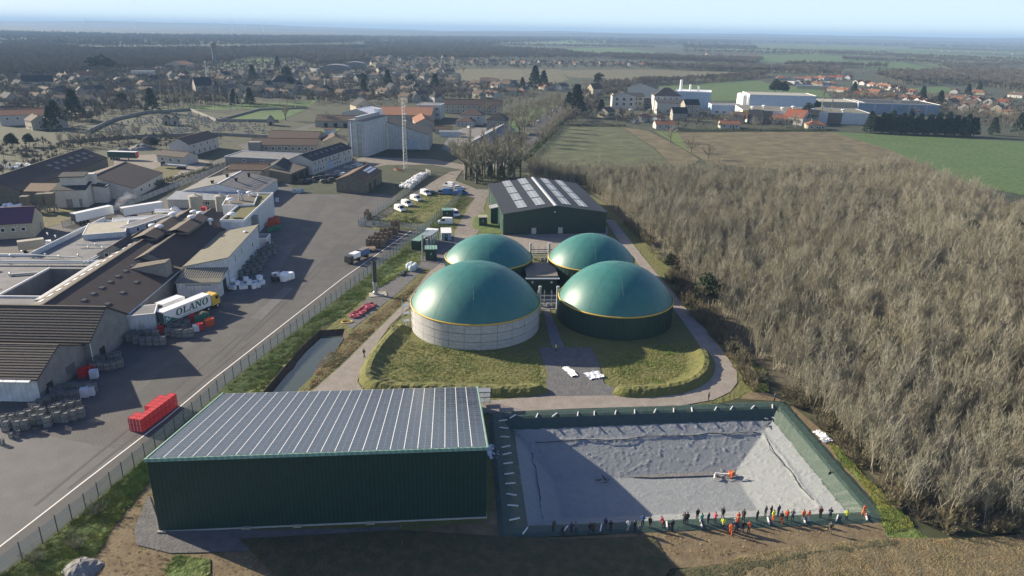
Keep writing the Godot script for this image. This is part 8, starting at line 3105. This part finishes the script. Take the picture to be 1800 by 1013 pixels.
	obj("tailgate", b, M.dark_steel, t)
	for x in [8.2,9.5,10.8]:
		b = MB.new()
		b.tube(Vector3(x, 0.5,-2.2), Vector3(x, 0.5,-0.1),0.5,0.5,12)
		obj("wheel", b, M.tyre, t)
	# cars and vans of the visitors
	var wv := van_proto(M.white)
	var vans := [[703,371,-0.9, "white van parked on the stony track, last of the row towards the fence corner"],[715,362,-0.9, "white van parked on the stony track, second of the row from the fence corner"],[731,353,-0.8, "white van parked on the stony track, third of the row from the fence corner"],[748,343,-0.9, "white van parked on the stony track, next to the dark cars"],[789,329,2.6, "white van alone on the far side of the track"],[800,380,-1.2, "white van parked behind the green cabin"],[783,394,3.14, "white van parked side on before the green cabin"]]
	for k in vans:
		place(wv, G(k[0], k[1]), k[2], k[3], "white vans at the site", 1.05)
	var bv := van_proto(M.blue)
	place(bv, G(790,342),0.0, "long blue van parked side on at the track edge", "", 1.15)
	place(bv, G(812,342),0.3, "blue van at the head of the parked row by the site fence", "", 0.95)
	var dc := car_proto(plain("paint_dark", lin(0.05,0.055,0.06),0.35))
	var wc := car_proto(M.white)
	var sc := car_proto(plain("paint_silver", lin(0.35,0.36,0.37),0.35,0.3))
	place(dc, G(761,341),0.1, "dark car between the white vans and the blue van", "", 1.0)
	place(dc, G(774,341),-1.4, "dark estate car beside the long blue van", "", 1.1)
	place(wc, G(806,332),0.1, "white car alone behind the parked row", "", 1.0)
	var office := [[612,297,2],[623,295,2],[630,292,1],[605,309,1],[596,306,2],[590,312,0],[578,313,0],[566,314,0],[556,316,0],[571,321,0],[545,320,0],[533,322,0],[585,318,0]]
	for i in office.size():
		var k: Array = office[i]
		place([dc, wc, sc][k[2]], G(k[0], k[1]), R(-0.4,0.4) + 0.4, "%s car, %s in the cluster before the white offices" % [["dark", "white", "silver"][k[2]], ORD[i]], "cars before the offices", 1.0)
	var far_ := [[930,222,0, "dark car on the avenue near the grey hall"],[945,215,1, "white car on the avenue under the trees"],[962,202,2, "silver car halfway up the avenue"],[975,196,1, "white car at the upper avenue"],[985,188,2, "silver car at the top of the avenue"],[1110,194,1, "white car in front of the dark school wing"],[1121,195,2, "silver car in front of the dark school wing"],[1142,194,1, "white car beside the mansion"],[1148,196,2, "silver car at the mansion corner"],[1113,215,1, "white car in the yard by the field track"],[1118,217,2, "silver car in the yard by the field track"],[825,225,1, "white car on the stony square"],[815,215,0, "dark car at the villa on the square"],[845,218,2, "silver car on the square by the hipped villa"],[120,286,1, "white car wreck on the waste ground before the old works"],[47,276,0, "dark car standing on the waste ground"],[243,297,1, "white car behind the dark shed"]]
	for k in far_:
		place([dc, wc, sc][k[2]], G(k[0], k[1]), R(0,3), k[3], "", 1.0)
	# cream delivery van by the violet roofed house
	g = G(34,447)
	t = base("box_van", g, 0.62, "cream box van parked by the violet roofed house", "van")
	b = MB.new()
	b.box(Vector3(3.2,2.2,-1.1), Vector3(6.4,2.6,2.3))
	obj("box", b, M.roof_cream, t)
	b = MB.new()
	b.frustum(Vector3(7.4,0.6,-1.1), Vector2(2.2,2.2), Vector2(1.4,2.0),2.0)
	obj("cab", b, M.white, t)
	b = MB.new()
	b.box(Vector3(8.2,2.0,-1.1), Vector3(0.1,0.8,1.8), Basis(Vector3(0,0,1),0.3))
	b.box(Vector3(7.5,2.0,0.0), Vector3(0.8,0.6,0.1))
	obj("window", b, M.glass, t)
	for x in [1.4,7.2]:
		b = MB.new()
		b.tube(Vector3(x, 0.45,-2.2), Vector3(x, 0.45,0.0),0.45,0.45,12)
		obj("wheel", b, M.tyre, t)
	# loaded flat truck by the fence
	t = base("flat_truck", Vector3(-44.6,0,-189.6),1.12, "small flat truck loaded with white and blue goods, parked along the white line", "truck")
	b = MB.new()
	b.box(Vector3(4.6,1.0,-1.0), Vector3(7.6,0.3,2.1))
	obj("bed", b, M.dark_steel, t)
	b = MB.new()
	b.frustum(Vector3(0.0,0.5,-1.0), Vector2(1.8,2.1), Vector2(1.3,1.9),1.7)
	obj("cab", b, M.dark_steel, t)
	b = MB.new()
	for i in 3:
		b.box(Vector3(1.6 + i * 1.0,1.8,-1.0), Vector3(0.9,1.4,1.9))
	obj("white_load", b, M.white_sheet, t)
	b = MB.new()
	for i in 4:
		b.box(Vector3(4.9 + i * 1.0,1.7,-1.0), Vector3(0.9,1.1,2.0))
	obj("blue_load", b, M.blue, t)
	b = MB.new()
	for i in 3:
		b.box(Vector3(5.4 + i * 1.1,2.45,-1.0), Vector3(1.0,0.4,1.8))
	obj("grey_load", b, M.roof_felt, t)
	for x in [0.2,3.4,7.2]:
		b = MB.new()
		b.tube(Vector3(x, 0.4,-2.0), Vector3(x, 0.4,0.0),0.4,0.4,12)
		obj("wheel", b, M.tyre, t)
	t = base("wooden_pallet", G(648,441),0.3, "flat brown pallet between the truck and the wooden boxes", "pallet")
	b = MB.new()
	for i in 7:
		b.box(Vector3(0,0.9,-1.2 + i * 0.4), Vector3(4.0,0.12,0.3))
	for x in [-1.7,0,1.7]:
		b.box(Vector3(x, 0.42,0), Vector3(0.2,0.84,2.6))
	obj("boards", b, M.wood, t)

# ---------------------------------------------------------------- people
# joints of a figure facing +z, then lists of bones [a, b, ra, rb]
func pose(kind: int) -> Dictionary:
	var j := {}
	var lean := 0.0
	match kind:
		0: lean = 0.02
		1: lean = 0.10
		2: lean = 0.75
		3: lean = 0.06
	j.hip = Vector3(0,0.94,0)
	j.chest = j.hip + Vector3(0, cos(lean), sin(lean)) * 0.40
	j.neck = j.hip + Vector3(0, cos(lean), sin(lean)) * 0.56
	j.head = j.neck + Vector3(0, cos(lean * 0.7), sin(lean * 0.7) + 0.08).normalized() * 0.17
	for s in [-1,1]:
		var k := "l" if s < 0 else "r"
		var step: float = [0.0,0.05,0.10,0.24][kind] * s
		j["hip" + k] = j.hip + Vector3(s * 0.095,-0.03,0)
		j["knee" + k] = Vector3(s * 0.11,0.50, step * 0.6 + 0.03)
		j["foot" + k] = Vector3(s * 0.12,0.08, step)
		j["sho" + k] = j.neck + Vector3(s * 0.185,-0.05,-0.01)
		var el: Vector3
		var ha: Vector3
		match kind:
			0:
				el = j["sho" + k] + Vector3(s * 0.06,-0.28,-0.02)
				ha = el + Vector3(-s * 0.02,-0.24,0.07)
			1:
				el = j["sho" + k] + Vector3(s * 0.07,-0.27,0.03)
				ha = el + Vector3(-s * 0.17,0.02,0.18)
			2:
				el = j["sho" + k] + Vector3(s * 0.02,-0.28,0.06)
				ha = el + Vector3(0,-0.24,0.06)
			_:
				el = j["sho" + k] + Vector3(s * 0.05,-0.27,-0.08 * s)
				ha = el + Vector3(0,-0.22,0.09 - 0.06 * s)
		j["el" + k] = el
		j["ha" + k] = ha
	return j

func field_mesh(bones: Array, cell: float, smooth: float, mat: Material) -> ArrayMesh:
	var lo := Vector3.INF
	var hi := -Vector3.INF
	for q in bones:
		for k in 2:
			lo = lo.min(q[k] - Vector3.ONE * (q[2 + k] + cell * 2))
			hi = hi.max(q[k] + Vector3.ONE * (q[2 + k] + cell * 2))
	var n_ := Vector3i(((hi - lo) / cell).ceil()) + Vector3i.ONE
	var val := PackedFloat32Array()
	val.resize(n_.x * n_.y * n_.z)
	var at := func(p: Vector3) -> float:
		var d := 9.0
		for q in bones:
			var a: Vector3 = q[0]
			var ab: Vector3 = q[1] - a
			var t := clampf((p - a).dot(ab) / maxf(ab.length_squared(),1e-6),0,1)
			var e: float = (p - a - ab * t).length() - lerpf(q[2], q[3], t)
			var h := clampf(0.5 + 0.5 * (d - e) / smooth, 0,1)
			d = lerpf(d, e, h) - smooth * h * (1.0 - h)
		return d
	for z in n_.z:
		for y in n_.y:
			for x in n_.x:
				val[(z * n_.y + y) * n_.x + x] = at.call(lo + Vector3(x, y, z) * cell)
	var verts := {}
	var key := func(x: int, y: int, z: int) -> int:
		return (z * n_.y + y) * n_.x + x
	for z in n_.z - 1:
		for y in n_.y - 1:
			for x in n_.x - 1:
				var s := Vector3.ZERO
				var c := 0
				for e in [[0,0,0,1,0,0],[0,0,0,0,1,0],[0,0,0,0,0,1],[1,0,0,1,1,0],[1,0,0,1,0,1],[0,1,0,1,1,0],[0,1,0,0,1,1],[0,0,1,1,0,1],[0,0,1,0,1,1],[1,1,0,1,1,1],[1,0,1,1,1,1],[0,1,1,1,1,1]]:
					var va := val[key.call(x + e[0], y + e[1], z + e[2])]
					var vb := val[key.call(x + e[3], y + e[4], z + e[5])]
					if (va < 0) != (vb < 0):
						var t := va / (va - vb)
						s += Vector3(e[0], e[1], e[2]).lerp(Vector3(e[3], e[4], e[5]), t)
						c += 1
				if c:
					verts[key.call(x, y, z)] = lo + (Vector3(x, y, z) + s / c) * cell
	var b := MB.new()
	var nrm := func(p: Vector3) -> Vector3:
		var h := cell * 0.5
		return Vector3(at.call(p + Vector3(h, 0,0)) - at.call(p - Vector3(h, 0,0)), at.call(p + Vector3(0, h, 0)) - at.call(p - Vector3(0, h, 0)), at.call(p + Vector3(0,0, h)) - at.call(p - Vector3(0,0, h))).normalized()
	var ns := {}
	for k in verts:
		ns[k] = nrm.call(verts[k])
	for z in range(1, n_.z - 1):
		for y in range(1, n_.y - 1):
			for x in range(1, n_.x - 1):
				var v0 := val[key.call(x, y, z)] < 0
				for ax in 3:
					var v1 := val[key.call(x + int(ax == 0), y + int(ax == 1), z + int(ax == 2))] < 0
					if v0 == v1:
						continue
					var q: Array
					match ax:
						0: q = [key.call(x, y - 1, z - 1), key.call(x, y, z - 1), key.call(x, y, z), key.call(x, y - 1, z)]
						1: q = [key.call(x - 1, y, z - 1), key.call(x, y, z - 1), key.call(x, y, z), key.call(x - 1, y, z)]
						2: q = [key.call(x - 1, y - 1, z), key.call(x, y - 1, z), key.call(x, y, z), key.call(x - 1, y, z)]
					b.trin(verts[q[0]], verts[q[1]], verts[q[2]], ns[q[0]], ns[q[1]], ns[q[2]])
					b.trin(verts[q[0]], verts[q[2]], verts[q[3]], ns[q[0]], ns[q[2]], ns[q[3]])
	return b.mesh(mat)

func hand_into(b: MB, at: Vector3, s: float):
	b.frustum(at + Vector3(0,-0.10,0.0), Vector2(0.03,0.075), Vector2(0.032,0.06),0.10)
	for i in 4:
		var z := (i - 1.5) * 0.019
		var l: float = [0.066,0.078,0.074,0.056][i]
		var a := at + Vector3(0,-0.095, z)
		var m := a + Vector3(-s * 0.006,-l * 0.55,0)
		b.tube(a, m, 0.0095,0.009,5)
		b.tube(m, m + Vector3(-s * 0.018,-l * 0.45,0),0.009,0.007,5)
	var th := at + Vector3(-s * 0.005,-0.03,0.035)
	b.tube(th, th + Vector3(-s * 0.012,-0.035,0.03),0.011,0.010,5)
	b.tube(th + Vector3(-s * 0.012,-0.035,0.03), th + Vector3(-s * 0.02,-0.065,0.035),0.010,0.008,5)

func people():
	plain("skin", lin(0.42,0.24,0.16),0.6)
	plain("hair", lin(0.035,0.025,0.018),0.7)
	var cloth := {}
	for k in [["black", .018,.019,.022],["navy", .025,.035,.075],["grey", .12,.125,.135],["brown", .075,.055,.04],["darkred", .14,.03,.03],["red", .55,.045,.06],["pink", .60,.10,.14],["orange", .75,.13,.025],["yellow", .60,.68,.06],["teal", .06,.25,.22],["blue", .05,.10,.25],["jeans", .04,.055,.095],["pale", .5,.52,.55],["khaki", .16,.14,.09]]:
		cloth[k[0]] = plain("cloth_" + k[0], lin(k[1], k[2], k[3]),0.9)
	var sets := []
	for kind in 4:
		var j := pose(kind)
		var bones := [[j.hip, j.chest, 0.125,0.135],[j.chest, j.neck, 0.13,0.085],[j.neck, j.head, 0.055,0.06],[j.head + Vector3(0,-0.02,0.015), j.head + Vector3(0,0.055,0),0.078,0.098]]
		var coat := [[j.hip + Vector3(0,-0.06,0), j.chest, 0.155,0.165],[j.chest, j.neck, 0.16,0.10]]
		var legs := [[j.hip + Vector3(-0.05,0.04,0), j.hip + Vector3(0.05,0.04,0),0.13,0.13]]
		var shoes := []
		for s in ["l", "r"]:
			bones += [[j["hip" + s], j["knee" + s],0.08,0.052],[j["knee" + s], j["foot" + s],0.052,0.035],[j["foot" + s], j["foot" + s] + Vector3(0,-0.04,0.13),0.035,0.03],[j.neck + Vector3(0,-0.05,0), j["sho" + s],0.06,0.06],[j["sho" + s], j["el" + s],0.05,0.036],[j["el" + s], j["ha" + s],0.036,0.024]]
			coat += [[j.neck + Vector3(0,-0.05,0), j["sho" + s],0.085,0.085],[j["sho" + s], j["el" + s],0.078,0.062],[j["el" + s], j["ha" + s] * 0.9 + j["el" + s] * 0.1,0.062,0.048]]
			legs += [[j["hip" + s], j["knee" + s],0.105,0.078],[j["knee" + s], j["foot" + s] + Vector3(0,0.03,0),0.078,0.064]]
			shoes += [[j["foot" + s] + Vector3(0,-0.03,-0.03), j["foot" + s] + Vector3(0,-0.035,0.16),0.05,0.04]]
		bones += [[j.head + Vector3(0,0.0,0.09), j.head + Vector3(0,-0.02,0.108),0.012,0.016]]
		var hands := MB.new()
		for s in [-1.0,1.0]:
			hand_into(hands, j["ha" + ("l" if s < 0 else "r")], s)
		var face := MB.new()
		for s in [-1.0,1.0]:
			face.lathe(j.head + Vector3(s * 0.034,0.012,0.086),[[0,-0.010],[0.011,0],[0,0.010]],6)
			face.lathe(j.head + Vector3(s * 0.098,-0.005,0.0),[[0,-0.03],[0.016,0],[0,0.03]],6)
		face.box(j.head + Vector3(0,-0.055,0.088), Vector3(0.045,0.008,0.01))
		sets.append({
			"body": field_mesh(bones, 0.034,0.03, M.skin), "coat": field_mesh(coat, 0.045,0.04, M.skin), "legs": field_mesh(legs, 0.045,0.03, M.skin), "shoes": field_mesh(shoes, 0.04,0.02, M.black),
			"hair": field_mesh([[j.head + Vector3(0,0.045,-0.025), j.head + Vector3(0,0.075,-0.01),0.098,0.093]],0.03,0.02, M.hair), "hands": hands.mesh(M.skin), "face": face.mesh(M.hair)})
	# [x, y, pose, coat, trousers, facing, words]
	var who := [
		[1116,935,1, "black", "black", "standing at the shaded rim, third from the liner corner"],[972,936,2, "brown", "black", "bending over the shaded rim nearest the liner corner"],[989,945,1, "black", "black", "standing a step back from the shaded rim"],[1004,938,0, "navy", "black", "standing at the shaded rim beside a crouching companion"],[1013,939,2, "grey", "navy", "stooping beside a standing companion in the shade"],[1037,940,1, "black", "jeans", "in dark clothes at the shaded rim, one of a close pair"],[1043,939,0, "brown", "black", "with brown coat, one of a close pair in the shade"],[1064,931,0, "navy", "jeans", "standing upright in blue at the rim in the shade"],[1073,936,2, "black", "black", "leaning forward beside the upright one in blue"],[1104,934,1, "pale", "grey", "in a pale jacket at the rim in the shade"],
		[1125,940,0, "grey", "jeans", "at the very border of the shade, a step back"],[1129,926,1, "blue", "black", "in blue at the border of the shade on the liner"],[1142,928,0, "black", "brown", "in black just outside the shade"],[1166,929,2, "red", "black", "in a red jacket with hood near the shade"],[1181,934,0, "black", "black", "all in black next to the red jacket"],[1202,923,1, "brown", "black", "in brown, first of a dark pair before the sunlit sheet"],[1207,922,0, "black", "jeans", "in black, second of a dark pair before the sunlit sheet"],
		[1226,908,0, "black", "black", "on the sheet ahead of the teal jacket"],[1233,924,1, "teal", "navy", "in a teal jacket at the rim"],[1244,922,0, "navy", "navy", "all in navy between teal and pink jackets"],[1256,921,1, "pink", "black", "in a pink red jacket"],[1270,911,0, "black", "black", "in black on the sheet behind the yellow vest"],[1270,931,1, "yellow", "navy", "in a yellow vest with dark trousers at the rim"],[1284,940,3, "orange", "orange", "in full orange workwear walking on the bare earth"],[1294,937,2, "navy", "black", "bending forward in dark clothes beside the orange walker"],[1297,921,1, "orange", "orange", "in orange at the rim ahead of the dark group"],[1306,916,0, "brown", "black", "in brown behind the dark group"],[1305,936,0, "black", "jeans", "in black standing on the earth in the dark group"],[1316,937,1, "orange", "black", "in an orange jacket with black trousers on the earth"],[1330,917,0, "black", "black", "alone in black between the orange groups"],
		[1346,902,0, "grey", "grey", "in grey on the sheet, first of three together"],[1357,896,1, "black", "black", "in black on the sheet, middle of three together"],[1369,899,0, "navy", "grey", "in navy on the sheet, last of three together"],[1359,917,1, "yellow", "orange", "in a yellow jacket with orange trousers"],[1373,921,2, "black", "orange", "in black with orange trousers"],[1382,916,0, "orange", "black", "in an orange vest beside orange trousers"],[1392,917,1, "grey", "black", "in grey next to the orange vest"],[1411,916,0, "orange", "grey", "in orange, first of an orange pair at the rim"],[1421,918,1, "orange", "pale", "in orange with pale trousers, second of an orange pair"],[1441,912,0, "darkred", "black", "in dark red at the rim"],[1458,914,1, "navy", "black", "in navy at the rim beside the dark red coat"],[1487,915,0, "yellow", "navy", "in a yellow vest near the end of the row"],[1518,908,3, "orange", "orange", "in orange at the outermost corner of the lagoon"],
		[1459,938,1, "grey", "khaki", "in grey with rucksack alone on the bare earth"],[1245,706,0, "black", "black", "in black standing on the loop road"],[1361,706,0, "grey", "black", "in grey at the back corner of the lagoon"],[1372,708,2, "brown", "khaki", "stooping at the back corner of the lagoon"],[977,619,0, "yellow", "navy", "in a yellow vest on the gravel between the digesters"],[640,628,3, "black", "jeans", "in black walking on the site road"]]
	for i in who.size():
		person(sets, cloth, who[i][2], G(who[i][0], who[i][1],0.12 if who[i][1] > 800 else 0.1), PI + R(-0.7,0.7) if who[i][1] > 800 else R(0,6), who[i][3], who[i][4], who[i][5])
	person(sets, cloth, 0, G(1456,845,-1.5) + Vector3(0,-0.05,0),0.8, "black", "black", "in black on the liner slope below the wood")
	person(sets, cloth, 2, G(1286,841,-4.5),1.5, "khaki", "orange", "in orange trousers crouching over gear on the lagoon floor")

func person(sets: Array, cloth: Dictionary, kind: int, at: Vector3, turn: float, coat: String, legs: String, words: String):
	# those in front of the rim stand on the liner or on the sheet
	var p2 := Vector2(at.x, at.z)
	if Geometry2D.is_point_in_polygon(p2, lagoon) and at.y > -1.0:
		var d := 99.0
		for k in 4:
			d = minf(d, p2.distance_to(Geometry2D.get_closest_point_to_segment(p2, lagoon[k], lagoon[(k + 1) % 4])))
		at.y = 0.2 if d < 1.2 else lerpf(0.2,-1.15, clampf((d - 1.2) / 1.7,0, 1)) - 0.59 * clampf(d - 2.8,0, 6.0)
	var o := base("person", at, turn, "person " + words, "person", "onlookers at the lagoon")
	var s: Dictionary = sets[kind]
	var R_ := R(0.96,1.05)
	o.scale = Vector3.ONE * R_
	obj("body", s.body, null, o)
	obj("jacket", s.coat, cloth[coat], o)
	obj("trousers", s.legs, cloth[legs], o)
	obj("shoes", s.shoes, null, o)
	obj("hair", s.hair, null, o)
	obj("hands", s.hands, null, o)
	obj("face", s.face, null, o)
	if coat == "yellow" or coat == "orange":
		var b := MB.new()
		b.lathe(Vector3(0,1.12,0.02 if kind != 2 else 0.14),[[0.172,0],[0.172,0.05]],12)
		obj("reflective_band", b, M.zinc, o)
	if words.contains("rucksack"):
		var b := MB.new()
		b.frustum(Vector3(0,1.05,-0.24), Vector2(0.32,0.2), Vector2(0.26,0.14),0.45)
		obj("rucksack", b, M.black, o)
